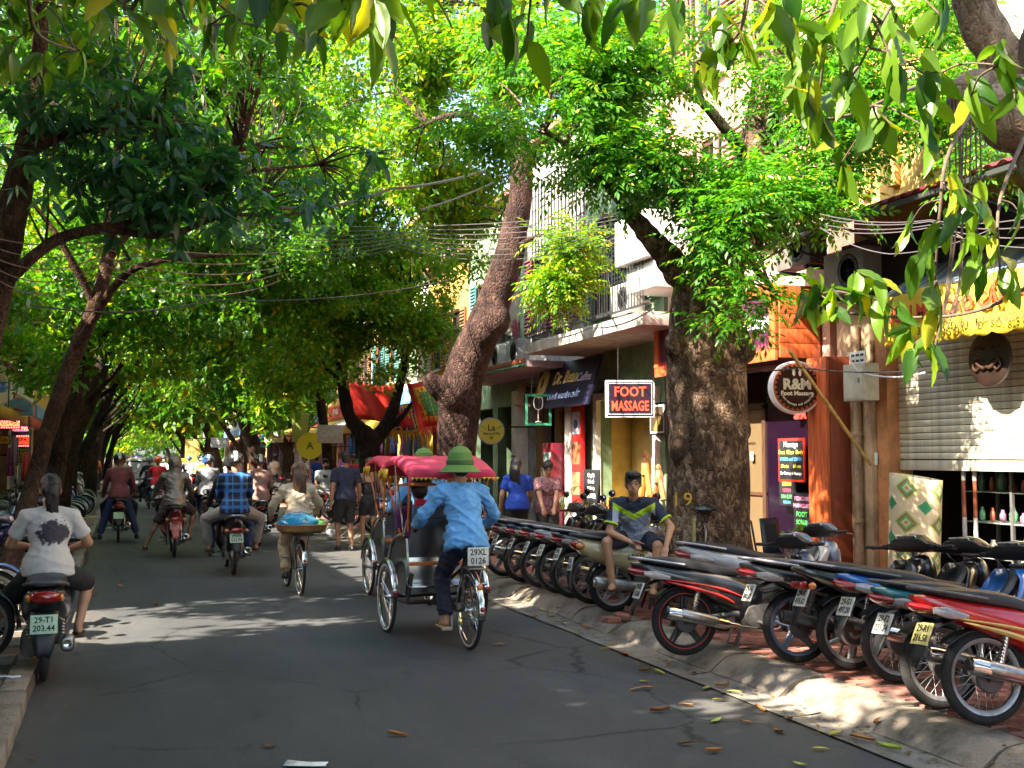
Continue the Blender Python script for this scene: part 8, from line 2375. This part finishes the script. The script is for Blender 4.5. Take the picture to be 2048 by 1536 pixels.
def cyclo(label,loc,rz,lines):
 o = empty('cycle_rickshaw', loc, rz, label, 'rickshaw', 'cycle rickshaws on the street')
 bwheel(o,(0,0,.345))
 for s_ in (-1,1): bwheel(o,(.47 * s_,1.22,.345))
 fender(o,0,0,.345,-8,130,[(38,orangelens,.03),(8,redlens,.022)])
 for s_ in (-1,1): fender(o,.47 * s_,1.22,.345,5,170,[(12,redlens,.026)])
 mb = MB()
 for p_,r in (([(0,.12,.86),(0,.34,.30)],.016),([(0,.34,.30),(0,.85,.40),(0,1.0,.44)],.024),([(0,.16,.72),(0,.62,.56),(0,.85,.44)],.018)): mb.tube(p_,r,8)
 for s_ in (-1,1):
  mb.tube([(.05 * s_,0,.345),(.03 * s_,.34,.30)],.011,6); mb.tube([(.05 * s_,0,.345),(.02 * s_,.15,.74)],.009,6)
  mb.tube([(.05 * s_,0,.345),(.06 * s_,-.10,.70),(.05 * s_,.05,.74)],.006,5)
  mb.tube([(.38 * s_,.75,.34),(.38 * s_,1.55,.30)],.018,8); mb.tube([(.38 * s_,.75,.34),(.34 * s_,.72,.62)],.016,8)
 mb.tube([(-.50,1.22,.345),(.50,1.22,.345)],.016,8); mb.tube([(-.38,.75,.34),(.38,.75,.34)],.02,8); mb.tube([(0,.34,.30),(-.16,.75,.33)],.013,6); mb.tube([(0,.34,.30),(.16,.75,.33)],.013,6)
 mb.build('frame', M('frame_dark', (.05, .045, .045), .4, .6, var=.3), o)
 mb = MB(); mb.lathe([(.09, -.004), (.10, -.004), (.10, .004), (.09, .004)], 28, (.045, .34, .30), 'X', closed=True); mb.lathe([(.02, -.004), (.045, -.004), (.045, .004), (.02, .004)], 20, (.045, 0, .345), 'X', closed=True)
 mb.tube([(.045,.34,.402),(.045,0,.391)],.005,5); mb.tube([(.045,.34,.198),(.045,0,.299)],.005,5)
 for a in range(0,6): mb.tube([(.045,.34,.30),(.045,.34 + .09 * math.cos(a),.30 + .09 * math.sin(a))],.006,5)
 mb.build('chainset', steel, o)
 for s_ in (-1,1):
  mb = MB(); mb.tube([(.06 * s_,.34,.30),(.075 * s_,.34 + .04 * s_,.30 + .165 * s_)],.011,6); mb.box((.125 * s_,.34 + .04 * s_,.30 + .165 * s_),(.10,.07,.022),bev=.005)
  mb.build('pedal', steel, o)
 mb = MB(); secs_s(mb,[(-.05,.905,.03,.10),(.0,.91,.035,.11),(.12,.905,.03,.07),(.22,.90,.022,.03)],3,n=12); mb.v = [(-y,x + .02,z) for x,y,z in mb.v]
 mb.build('saddle', seatm, o)
 mb = MB(); mb.tube([(-.06, -.02, .74), (-.07, -.20, .73)], .007, 5); mb.tube([(.06, -.02, .74), (.07, -.20, .73)], .007, 5); mb.box((0, -.12, .742), (.15, .22, .008)); mb.build('carrier', steel, o, smooth=False)
 pl = MB().box((0, 0, 0), (.20, .006, .165), bev=.003).build('number_plate', platem, o); pl.location = (.03, -.17, .845)
 for s_, z in ((lines[0], .037), (lines[1], -.040)): text('plate_digits', s_, .078, inkm, pl, (0, -.0045, z), (PI / 2, 0, 0), .0008, .0014, sx=.92)
 mb = MB()
 mb.box((0,1.35,.42),(.74,1.05,.03),bev=.006)
 mb.box((0,.80,.62),(.74,.025,.40),bev=.006)
 mb.box((0,1.02,.64),(.70,.42,.025),bev=.006)
 mb.build('cab_panel', stain, o)
 bk = MB().box((0, 0, 0), (.72, .03, .52), Matrix.Rotation(R(12), 3, 'X'), bev=.01).build('backrest_panel', stain, o); bk.location = (0, .74, 1.02)
 MB().box((0, .775, .705), (.75, .03, .035), bev=.006).build('trim_stripe', orange, o); MB().box((0, .70, .50), (.76, .22, .02), bev=.005).build('rear_shelf', stain, o)
 MB().box((0, .765, .90), (.60, .012, .03)).build('slot', M('slot_dark', (.03, .03, .03), .6), o, smooth=False)
 cu = MB().box((0, 0, 0), (.64, .10, .58), Matrix.Rotation(R(12), 3, 'X'), bev=.035).build('back_cushion', redc, o); cu.location = (0, .80, 1.04); MB().box((0, 1.05, .71), (.64, .46, .11), bev=.04).build('seat_cushion', redc, o)
 for s_ in (-1,1):
  mb = MB()
  ol = [(.74,.62),(.80,.95),(1.05,.92),(1.30,.84),(1.50,.62),(1.62,.40),(1.30,.38),(.82,.40)]
  mb.prism(ol, .022, 'YZ', .375 * s_); mb.tube(chain([(.385 * s_, .72, 1.15), (.39 * s_, .85, 1.0), (.39 * s_, 1.1, .955), (.39 * s_, 1.35, .85), (.39 * s_, 1.62, .44)], 4), .016, 8)
  mb.build('side_panel', stain, o)
 mb = MB(); mb.tube(chain([(-.37,.56,1.05),(-.36,.64,1.11),(-.2,.70,1.15),(.2,.70,1.15),(.36,.64,1.11),(.37,.56,1.05)],4),.014,8)
 mb.build('push_bar', chrome, o)
 for s_ in (-1, 1): part('grip', ('cgrip', s_), lambda mb: mb.tube([(.365 * s_, .62, 1.09), (.375 * s_, .50, 1.04)], .018, 8), rubber, o)
 for s_ in (1,): part('brake_rod', ('crod', s_), lambda mb: mb.tube([(.43 * s_, .62, 1.05), (.10 * s_, .05, .55)], .005, 5), steel, o)
 mb = MB()
 for s_ in (-1,1):
  mb.tube([(.40 * s_,.62,1.63),(.385 * s_,.74,1.02)],.010,6); mb.tube([(.41 * s_,1.60,1.66),(.385 * s_,1.0,.95)],.010,6)
 mb.build('post', orange, o)
 mb = MB()
 for s_ in (-1,1): mb.tube([(.41 * s_,1.15,1.70),(.39 * s_,.86,.96)],.009,6); mb.tube([(.41 * s_,1.15,1.70),(.39 * s_,1.18,.92)],.009,6)
 mb.build('strut', chrome, o)
 rows = []
 for (y,z,dr) in ((.50,1.545,0),(.51,1.63,0),(.60,1.665,0),(.85,1.735,0),(1.10,1.76,0),(1.35,1.745,0),(1.58,1.70,0),(1.66,1.66,0),(1.68,1.55,0)):
  row = []
  for k in range(-6,7):
   x = .44 * max(-1,min(1,k / 4.6))
   zz = z
   if abs(k) > 4: zz = z - .045 * (abs(k) - 4) ** 1.15
   zz += .010 * noise.noise((x * 6,y * 5,2 + rz))
   row.append((x * (1.0 + .012 * math.sin(y * 9)),y,zz - .01 * (1 - (k / 6) ** 2)))
  rows.append(row)
 c_ = MB().sheet(rows).build('hood_cloth', canm, o, ang=60); c_.modifiers.new('thick', 'SOLIDIFY').thickness = .006
 mb = MB()
 for s_ in (-1,1):
  for i in range(9):
   y = 1.66 - .045 * i if True else 0
   mb.add([(.452 * s_,y,1.60 + .02 * (i > 1)),(.452 * s_,y - .042,1.60 + .02 * (i > 1)),(.455 * s_,y - .021,1.49 + .02 * math.sin(i))],[(0,1,2)])
 for i in range(20):
  x = -.43 + .0453 * i
  mb.add([(x,1.69,1.56),(x + .042,1.69,1.56),(x + .021,1.70,1.46)],[(0,1,2)]); mb.add([(x,.505,1.545),(x + .042,.505,1.545),(x + .021,.503,1.515)],[(0,1,2)])
 f_ = mb.build('fringe', fringm, o); f_.modifiers.new('thick', 'SOLIDIFY').thickness = .006
 return o
def pith(parent_loc,label,rz,m_,br=.19,z0=0.0):
 o = empty('sun_helmet', parent_loc, rz, label, 'hat')
 o.scale = (1.1,1.1,1.5)
 MB().lathe([(br, -.045), (br - .012, -.05), (.115, .0), (.112, .03), (.10, .075), (.06, .108), (.012, .118), (.012, .13), (.001, .132)], 28).build('shell', m_, o)
 MB().lathe([(.117, .0), (.121, .005), (.119, .026), (.114, .028)], 28).build('hat_band', M('band_dkgreen', (.05, .11, .03), .6), o)
 return o
hat_g = M('helmet_cloth_green', (.12, .24, .05), .75, bump=.2, bscale=200)
p = gpt(938,1297)
C1 = cyclo('nearer cycle rickshaw with pink red hood and white plate, its driver in blue', (p.x, p.y, 0), R(1), ('29XL', '0126'))
c0 = Vector((p.x,p.y,0))
J = joints((.0,.10,.97),.30,[(-.13,.32,.235),(.13,.38,.47)],[(-.35,.54,1.09),(.35,.54,1.09)],1.66,knee=((-.15,1,.2),(.3,1,.3)),elbow=((-.7,-.3,-.7),(.7,-.3,-.7)),sw=.20,tor=.52)
person('rickshaw driver in a light blue shirt, dark trousers and green sun helmet, nearer one', c0, R(1), J, 'a', c_sky, 'long', c_navy, 'long', 'short', shoe=('sandal', M('sandal_pale', (.55, .42, .28), .7)), vox=.012, slim=1.06, wr=.017, hem=.05)
hd = Matrix.Rotation(R(1), 3, 'Z') @ J['head'] + c0
pith(hd + Vector((0, -.01, .02)), 'green sun helmet of the nearer rickshaw driver', 0, hat_g, .20)
J2 = joints((-.19,1.06,.74),-.06,[(-.12,1.50,.52),(.12,1.50,.52)],[(-.16,1.35,.90),(.16,1.35,.90)],1.64,knee=((-.1,1,.8),(.1,1,.8)))
person('rickshaw passenger in dark clothes under the nearer pink hood', c0, R(1), J2, 'a', cloth('plum', (.10, .02, .12)), 'short', c_black, 'long', 'short', shoe=sh_blk, vox=.02, female=True)
hd = Matrix.Rotation(R(1), 3, 'Z') @ J2['head'] + c0
bh = empty('straw_hat', hd + Vector((0, -.01, .075)), 0, 'brown straw hat with a black band on the nearer passenger', 'hat')
MB().lathe([(.20, -.02), (.195, -.03), (.10, -.005), (.098, .05), (.085, .095), (.03, .085), (.001, .085)], 28).build('straw', M('straw_brown', (.42, .16, .05), .7, var=.25, scale=40, bump=.4, bscale=120), bh); MB().lathe([(.1025, -.003), (.1035, .0), (.101, .045), (.099, .045)], 28).build('hat_band', c_black, bh); bh.scale = (1.2, 1.25, 1.25)
p = gpt(805,1215)
c1 = Vector((3.42,p.y + .15,0))
C2 = cyclo('farther cycle rickshaw with pink red hood, half hidden by the nearer one', c1, R(0), ('29XL', '0098'))
J = joints((.0,.10,.97),.28,[(-.13,.38,.47),(.13,.32,.235)],[(-.35,.54,1.09),(.35,.54,1.09)],1.66,knee=((-.3,1,.3),(.15,1,.2)),elbow=((-.7,-.3,-.7),(.7,-.3,-.7)),sw=.20,tor=.52)
person('rickshaw driver in a light blue shirt and green sun helmet, farther one', c1, 0, J, 'a', c_sky, 'long', c_navy, 'long', 'short', shoe=sh_tan, vox=.015, slim=1.04, wr=.017, hem=.05)
pith(J['head'] + c1 + Vector((0, -.01, .02)), 'green sun helmet of the farther rickshaw driver', 0, hat_g, .20)
J2 = joints((.0,1.08,.86),-.08,[(-.12,1.50,.52),(.12,1.50,.52)],[(-.16,1.35,.90),(.16,1.35,.90)],1.64,knee=((-.1,1,.8),(.1,1,.8)))
person('rickshaw passenger in a pale top under the farther pink hood', c1, 0, J2, 'c', c_white, 'short', c_grey, 'long', 'long', HAIRB, shoe=sh_blk, vox=.022, female=True, tail=.25)
# ================================================================== the vendor's bicycle
p = gpt(600,1190)
v0 = Vector((p.x,p.y,0))
b = empty('bicycle', v0, R(1), 'old bicycle carrying a wide rattan tray behind its rider', 'bicycle')
bwheel(b,(0,0,.33),.33); bwheel(b,(0,1.05,.33),.33)
fender(b,0,0,.33,10,140,[(20,redlens,.02)])
mb = MB()
for p_,r in (([(0,.42,.30),(0,.24,.80)],.015),([(0,.24,.72),(0,.82,.78)],.014),([(0,.42,.30),(0,.86,.62)],.016),([(0,.80,.95),(0,.90,.55),(0,1.05,.33)],.014),([(0,.40,.30),(.03,.24,.74)],.01)): mb.tube(p_,r,8)
for s_ in (-1,1): mb.tube([(.05 * s_,0,.33),(.03 * s_,.42,.30)],.009,6); mb.tube([(.05 * s_,0,.33),(.02 * s_,.25,.74)],.008,6); mb.tube([(.05 * s_,0,.33),(.09 * s_,-.08,.76)],.007,6)
mb.build('frame', M('bike_frame', (.06, .035, .03), .5, .4, var=.4), b)
mb = MB(); mb.tube(chain([(-.30, .60, .98), (-.22, .74, 1.0), (0, .80, .97), (.22, .74, 1.0), (.30, .60, .98)], 4), .011, 6); mb.build('handlebar', chrome, b)
mb = MB(); secs_s(mb, [(-.05, .83, .03, .10), (.05, .83, .03, .09), (.2, .82, .02, .03)], 3, n=12); mb.v = [(-y, x + .20, z) for x, y, z in mb.v]; mb.build('saddle', seatm, b)
mb = MB(); mb.box((0, -.06, .765), (.22, .42, .02)); mb.box((0, -.06, .785), (.06, .5, .02)); mb.box((0, -.06, .785), (.5, .06, .018)); mb.build('rack', iron, b, smooth=False)
for s_ in (-1,1):
 mb = MB(); mb.tube([(.06 * s_, .42, .30), (.08 * s_, .42 + .05 * s_, .30 - .16 * s_)], .010, 6); mb.box((.13 * s_, .42 + .05 * s_, .30 - .16 * s_), (.09, .07, .02), bev=.004); mb.build('pedal', steel, b)
ratt = M('rattan', (.30, .15, .05), .7, var=.4, scale=30, bump=.6, bscale=80)
tr_ = empty('rattan_tray', v0 + Vector((0, -.06, .80)), 0, 'wide round rattan tray on the back of the bicycle', 'tray')
MB().lathe([(.001, .0), (.24, .0), (.29, .03), (.315, .085), (.325, .085), (.30, .02), (.25, -.012), (.001, -.012)], 36).build('basket', ratt, tr_)
mb = MB(); mb.tube([(.32 * math.cos(a), .32 * math.sin(a), .088) for a in np.linspace(0, 2 * PI, 33)[:-1]], .011, 6, closed=True); mb.build('rim', M('rattan_rim', (.22, .10, .035), .7, var=.3, scale=40), tr_)
def bag(label,loc,r,m_,seed):
 rn = np.random.default_rng(seed)
 mb = MB(); mb.ball((0,0,0),r,28,18,zmin=-.5)
 mb.v = [tuple(Vector(v) * (1 + .16 * noise.noise((v[0] * 11,v[1] * 11,v[2] * 11 + seed)) + .06 * abs(noise.noise((v[0] * 30,v[1] * 30,v[2] * 30 + seed))))) for v in mb.v]
 o = mb.build('plastic_bag', m_, None, ang=25); o.location = loc; tag(o, label, 'bag')
bag('crumpled blue plastic bag heaped on the rattan tray', v0 + Vector((-.04, -.06, .89)), (.25, .22, .15), M('plastic_blue', (.02, .20, .48), .18, coat=.6, col2=(.02, .28, .40), scale=5), 1)
bag('bright green plastic bag tucked at the right of the rattan tray', v0 + Vector((.20, -.08, .87)), (.11, .12, .07), M('plastic_green', (.08, .42, .04), .2, coat=.6), 5)
J = joints((0,.22,.90),.12,[(-.12,.36,.27),(.12,.48,.50)],[(-.29,.60,.99),(.29,.60,.99)],1.56,knee=((-.15,1,.2),(.2,1,.3)),elbow=((-.9,-.3,-.4),(.9,-.3,-.4)),sw=.18)
vd = person('woman in a cream jacket and khaki trousers riding the bicycle with the tray', v0, R(1), J, 'a', c_cream, 'long', c_khaki, 'long', 'long', HAIRB, shoe=sh_blk, vox=.014, female=True, slim=.98, tail=.40, wr=.015, hem=.03)
mb = MB(); hd = J['head']; mb.tube(chain([hd + Vector((-.055, -.112, -.02)), hd + Vector((0, -.15, -.03)), hd + Vector((.055, -.112, -.02))], 4), .012, 6); mb.build('hair_clip', M('clip_white', (.65, .62, .58), .3, coat=.5), vd)
# ================================================================== cars far up the street
carglass = M('car_glass', (.015, .02, .022), .05, spec=.9)
def car(label, px, py, rz, body, tall=1.0, kind='hatch', taxi=False):
 q = gpt(px,py)
 o = empty('car', (q.x, q.y, 0), R(rz), label, 'car')
 bm_ = paint(body, None) if body in PAINT else PAINT['white']
 w = .86
 mb = MB()
 rings = []
 H = 1.50 * tall
 S = [(0,.45,.80,.72),(.06,.32,.95,.80),(.5,.30,.98,w),(1.2,.30,1.0,w),(3.0,.30,1.0,w),(3.9,.32,.92,.82),(4.2,.40,.75,.70)]
 for (y,z0,z1,ww) in S:
  r = []
  for (x,z) in ((-ww,z0 + .1),(-ww * 1.02,(z0 + z1) / 2),(-ww * .97,z1 - .03),(-ww * .85,z1),(ww * .85,z1),(ww * .97,z1 - .03),(ww * 1.02,(z0 + z1) / 2),(ww,z0 + .1),(ww * .9,z0),(-ww * .9,z0)): r.append((x,y,z))
  rings.append(r)
 mb.ring_loft(rings); mb.build('body', bm_, o, ang=50)
 mb = MB()
 rings = []
 for (y,z0,z1,w0,w1) in ((.12,.96,1.0,.74,.70),(.30,.97,H - .06,.80,.62),(.9,.98,H,.82,.64),(2.0,.98,H,.82,.64),(2.5,.98,H - .08,.80,.62),(3.1,.96,1.0,.78,.72)):
  rings.append([(-w0,y,z0),(-w1,y,z1 - .04),(-w1 * .85,y,z1),(w1 * .85,y,z1),(w1,y,z1 - .04),(w0,y,z0)])
 mb.ring_loft(rings); mb.build('cabin', bm_, o, ang=50)
 g_ = MB(); g_.add([(-.66, .165, 1.04), (.66, .165, 1.04), (.56, .275, H - .13), (-.56, .275, H - .13), (-.66, .185, 1.04), (.66, .185, 1.04), (.56, .295, H - .13), (-.56, .295, H - .13)], [(0, 1, 2, 3), (7, 6, 5, 4), (0, 4, 5, 1), (1, 5, 6, 2), (2, 6, 7, 3), (3, 7, 4, 0)]); g_.build('rear_window', carglass, o, smooth=False)
 for s_ in (-1,1):
  for (ya,yb) in ((.5,1.35),(1.45,2.35)):
   g_ = MB(); g_.add([(s_ * .828, ya, 1.03), (s_ * .828, yb, 1.03), (s_ * .665, yb, H - .12), (s_ * .665, ya, H - .12), (s_ * .80, ya, 1.03), (s_ * .80, yb, 1.03), (s_ * .64, yb, H - .12), (s_ * .64, ya, H - .12)], [(0, 1, 2, 3), (7, 6, 5, 4), (0, 4, 5, 1), (1, 5, 6, 2), (2, 6, 7, 3), (3, 7, 4, 0)]); g_.build('side_window', carglass, o, smooth=False)
  MB().box((s_ * .68, .03, .82), (.20, .08, .22), bev=.02).build('tail_lamp', redlens, o)
  MB().box((s_ * .93, 2.7, 1.05), (.16, .09, .12), bev=.02).build('wing_mirror', bm_, o)
  for y in (.75,3.3):
   wh = part('wheel', 'cw', lambda mb: mb.lathe([(.05, -.09), (.2, -.10), (.2, .10), (.05, .09)], 24, axis='X'), alum, o, (s_ * .78, y, .31)); part('tyre', 'ct', lambda mb: mb.lathe([(.2, -.1), (.28, -.105), (.31, -.07), (.31, .07), (.28, .105), (.2, .1)], 28, axis='X', closed=True), rubber, wh)
 MB().box((0, -.02, .48), (1.4, .12, .16), bev=.03).build('bumper', darkp, o); pl = MB().box((0, -.03, .70), (.30, .01, .15)).build('number_plate', platem, o, smooth=False)
 if taxi:
  MB().box((0, 1.3, H + .09), (.75, .22, .14), bev=.03).build('roof_sign', M('taxi_yellow', (.72, .55, .02), .4), o)
 return o
car('pale taxi with a yellow roof sign ahead of the riders', 352, 1000, -1, 'white', 1.0, taxi=True)
car('silver van at the left of the pale taxi', 290, 996, 2, 'silver', 1.12)
car('silver jeep far up the street with red rear lamp glow', 268, 966, 0, 'pearl', 1.2)
for i, (x, y, c, hm_, lb) in enumerate([(1.9, 44, c_jean, h_blk, 'distant rider in dark denim near the taxi'), (-.1, 47, c_pink, h_red, 'distant rider in a pinkish coat left of the van'), (2.9, 55, c_white, h_bl, 'distant rider in white with a blue helmet'), (1.2, 62, c_red, h_or, 'far rider in red in the middle of the street'), (2.3, 70, c_grey, h_gr, 'far rider in grey on the right side of the street'), (.2, 75, c_white, h_or, 'far rider in white on the left side of the street')]):
 (scooter if i % 2 else underbone)('small motorbike under the ' + lb, (x, y, 0), PI / 2, body=('black', 'white', 'blue', 'red', 'silver', 'navy')[i], group=RIDE, detail=False, stand=False, **({} if i % 2 else {'low': .04}))
 person(lb, (x, y, 0), 0, ride(1.64, .34), 'b', c, 'long', c_black, 'long', None, helmet=hm_, shoe=sh_blk, vox=.04)
for i, (x, y, c, lb) in enumerate([(6.2, 31.5, c_red, 'person in red by the orange shopfront'), (5.9, 38.5, c_white, 'person in white by the souvenir shops'), (6.6, 40.5, c_blue, 'person in blue by the souvenir shops'), (6.0, 48, c_cream, 'person in cream on the right pavement beyond the souvenir shops'), (-2.2, 44, c_red, 'person in red on the far left pavement')]):
 person(lb, (x, y, .13), R(160 - 70 * i), walk(1.62, .05), 'b', c, 'short', c_jean, 'long', 'short', shoe=sh_blk, vox=.035)
# ================================================================== overhead wires
wirem = M('wire_black', (.02, .02, .022), .5); wirel = M('wire_grey', (.10, .085, .085), .5)
def wire(pts,r=.008,m_=wirem,sag=0.0):
 P = [Vector(dpt(*p)) for p in pts]
 out = []
 for a,b in zip(P,P[1:]):
  for i in range(14):
   t = i / 14
   out.append(a.lerp(b,t) - Vector((0,0,sag * 4 * t * (1 - t))))
 out.append(P[-1])
 return tag(MB().tube(out, r, 5).build('wire', m_), None, None)
WG = 'wires strung over the street'
def W(label,group,*a,**k):
 tag(wire(*a, **k), label, 'wire', group)
W('thick black cable running from the curved trunk to the left crowns', None, [(560, 415, 14), (780, 378, 16), (1045, 312, 18.2)], .022, wirem, .10)
W('second black cable below the thick one, rising to the curved trunk', None, [(840, 420, 16), (1045, 335, 18.3)], .014, wirem, .06)
for i in range(8):
 W('thin grey wire in the bundle between the left crowns and the thickest trunk', WG, [(350 + 12 * i, 438 + 5 * i, 12 + .3 * i), (800, 452 + 6 * i, 14), (1240, 424 + 7 * i, 12.2)], .0045, wirel, .04 + .025 * i)
for i,y in enumerate((428,436,448,458)):
 W('pale wire crossing in front of the dark red canopy', 'wires in front of the red canopy', [(1640, y, 11), (1860, y + 12 - 5 * i, 10), (2080, y + 2 + 12 * i, 9)], .0045, M('wire_pale', (.10, .085, .10), .4), .05)
W('grey wire sagging to a knot under the dark red canopy', None, [(1640, 455, 10.8), (1780, 508, 10.2), (1990, 455, 9.3)], .0045, M('wire_pale', (.10, .085, .10), .4), .05)
W('black wire across the round massage sign to the thickest trunk', None, [(1440, 738, 11.4), (1600, 735, 11), (1830, 742, 11)], .008, wirem, .03)
W('slack white cable looping from the meter box to the shutter', None, [(1695, 705, 12.2), (1722, 745, 12.1), (1850, 745, 11.4)], .009, M('wire_white', (.6, .58, .62), .4), .05)
W('long dark cable low over the left lane', None, [(60, 610, 12), (420, 600, 15), (900, 560, 18)], .010, wirem, .12)
for i in range(5):
 W('thin brown wire tangled along the left trunks', 'brown wires along the left trunks', [(-30, 470 + 18 * i, 8.2), (200, 480 + 16 * i, 9), (560, 505 + 14 * i, 12)], .005, M('wire_brown', (.16, .09, .07), .5), .06 + .03 * i)
W('cable slung under the balcony edge', None, [(1060, 675, 21), (1180, 655, 18.6), (1310, 615, 15.7)], .012, wirem, .10)
# ================================================================== fallen leaves and litter on the road and gutter
LY = M('dead_yellow', (.48, .40, .05), .7, var=.2, scale=20); LG_ = M('dead_lime', (.36, .42, .06), .6, var=.2, scale=20); LB = M('dead_brown', (.24, .10, .035), .8, var=.3, scale=20); LO = M('dead_orange', (.42, .18, .05), .75, var=.25, scale=20)
def dead(i):
 mb = MB(); rows = []
 for k in range(7):
  t = k / 6
  w = .17 * math.sin(PI * min(1,t * .93 + .05)) + .005
  rows.append([(t - .5,q * w,.035 * math.sin(t * 4 + i) + (.06 + .05 * (i % 3)) * abs(q) ** 2 + .03) for q in (-1,-.5,0,.5,1)])
 mb.sheet(rows)
 return mb
DM = {}
spots = [(1338, 1334, 'b'), (1318, 1346, 'y'), (1290, 1342, 'b'), (1288, 1364, 'y'), (1277, 1380, 'o'), (1295, 1378, 'o'), (1445, 1375, 'o'), (1413, 1378, 'y'), (1467, 1388, 'g'), (1372, 1412, 'o'), (1320, 1423, 'b'), (1433, 1443, 'g'), (1492, 1446, 'o'), (1372, 1489, 'b'), (1428, 1504, 'o'), (1558, 1464, 'o'), (1672, 1472, 'y'), (1758, 1462, 'b'), (1778, 1501, 'g'), (1600, 1530, 'g'), (1796, 1472, 'y'), (1724, 1482, 'o'),
         (795, 1472, 'o'), (538, 1494, 'b'), (1060, 1208, 'y'), (1085, 1222, 'y'), (1102, 1236, 'o'), (1040, 1196, 'g'), (1128, 1250, 'y'), (1150, 1262, 'g'), (1172, 1258, 'o'), (1015, 1200, 'o'), (1192, 1276, 'y'), (1004, 1186, 'y'), (1070, 1236, 'o'), (1226, 1288, 'o'), (1120, 1228, 'b'), (184, 1180, 'y'), (188, 1192, 'o'), (242, 1172, 'o'), (172, 1124, 'y'), (240, 1162, 'b'), (312, 1210, 'b'), (160, 1218, 'b'), (655, 1070, 'b'), (640, 1082, 'y'), (676, 1092, 'o'), (616, 1070, 'y'), (1440, 1402, 'y'), (1388, 1350, 'b'), (1520, 1420, 'o'), (1580, 1440, 'b'), (1640, 1500, 'y'), (1250, 1310, 'o'), (1210, 1300, 'y'), (960, 1180, 'y'), (1000, 1290, 'b')]
NM = {'y': ('yellow', LY), 'g': ('lime green', LG_), 'b': ('brown curled', LB), 'o': ('orange brown', LO)}
rg = random.Random(21)
for i,(px,py,c) in enumerate(spots):
 q = gpt(px,py,.0)
 zone = 'in front' if py > 1330 else ('by the rickshaw wheel' if px > 900 else 'along the left lane' if px < 500 else 'near the bicycle')
 k = (i % 4,c)
 if k not in DM: DM[k] = dead(i % 4).mesh('fallen_leaf', NM[c][1], True, 180)
 z = .012 if q.x > 4.2 else .004
 if q.x > 4.52: z = min(.145,.02 + (q.x - 4.52) * .7)
 o = put('fallen_leaf', DM[k], None, (q.x, q.y, z))
 o.rotation_euler = (rg.uniform(-.15,.15),rg.uniform(-.15,.15),rg.uniform(0,6.28))
 s = rg.uniform(.09,.15) if py > 1300 else rg.uniform(.08,.13)
 o.scale = (s,s,s)
 tag(o, '%s fallen leaf lying %s' % (NM[c][0], zone), 'leaf', 'fallen leaves, %s, %s' % (NM[c][0], zone))
rng = np.random.default_rng(77)
n = 1500
Y_ = rng.uniform(3,34,n); X_ = np.where(rng.uniform(0,1,n) < .7,rng.normal(4.42,.10,n),rng.normal(-.5,.12,n))
Z_ = np.where(X_ > 4.52,.02 + (X_ - 4.52) * .65,.008)
Z_ = np.where(X_ < -.62,.13,Z_)
Z_ = np.minimum(Z_,.15)
v,t = leaf_small(.035,.018)
A_ = rng.uniform(0,6.28,n); S_ = rng.uniform(.4,1.6,n)
V = np.stack([np.stack([(v[:,0] * np.cos(a) - v[:,1] * np.sin(a)) * s + x,(v[:,0] * np.sin(a) + v[:,1] * np.cos(a)) * s + y,v[:,2] * s + z],1) for a,s,x,y,z in zip(A_,S_,X_,Y_,Z_)]).reshape(-1,3)
T = (t[None] + (np.arange(n) * len(v))[:,None,None]).reshape(-1,3)
tag(put('leaf_litter', np_mesh('leaf_litter', V, T, leaf_mat('litter', (.16, .07, .03), (.34, .25, .06), (.5, .5, .5), .8))), 'crumbs of dry leaf litter along both gutters', 'litter', kind='stuff')
p = gpt(165,1042,.1)
cbx_ = empty('cardboard_box', (-.95, p.y - 2.0, .12), R(8), 'flattened pale cardboard on the left kerb beside the dark red pair', 'box')
MB().box((0, 0, .09), (.45, .7, .18), bev=.01).build('box_body', M('card', (.36, .30, .26), .8, var=.2), cbx_); MB().box((.1, .1, .2), (.5, .6, .02), Matrix.Rotation(R(8), 3, 'Y')).build('flap', M('card', (.36, .30, .26)), cbx_, smooth=False)
q = gpt(664,1072)
bag('small heap of pale plastic rubbish on the gutter beside the walking man', (q.x, q.y, .06), (.16, .13, .09), M('plastic_pale', (.45, .42, .46), .3, coat=.4, var=.3, scale=9), 9)
same = {}
for o in COL.objects:
 if o.parent is None and o.get('category') in ('motorbike', 'scooter', 'tree') and o.get('label'): same.setdefault(o['label'], []).append(o)
NUM = ['two', 'three', 'four', 'five', 'six', 'seven', 'eight']
for lb,os_ in same.items():
 n = len(os_)
 if n < 2 or n > 8: continue
 os_.sort(key=lambda o: o.location.y)
 for k,o in enumerate(os_):
  w_ = 'nearest' if k == 0 and n > 2 else 'nearer' if k == 0 else 'farther' if n == 2 else 'farthest' if k == n - 1 else ('second', 'third', 'fourth', 'fifth', 'sixth')[k - 1] + ' nearest'
  o['label'] = lb + ', ' + w_ + ' of ' + NUM[n - 2]
bpy.data.scenes.remove(TMP)
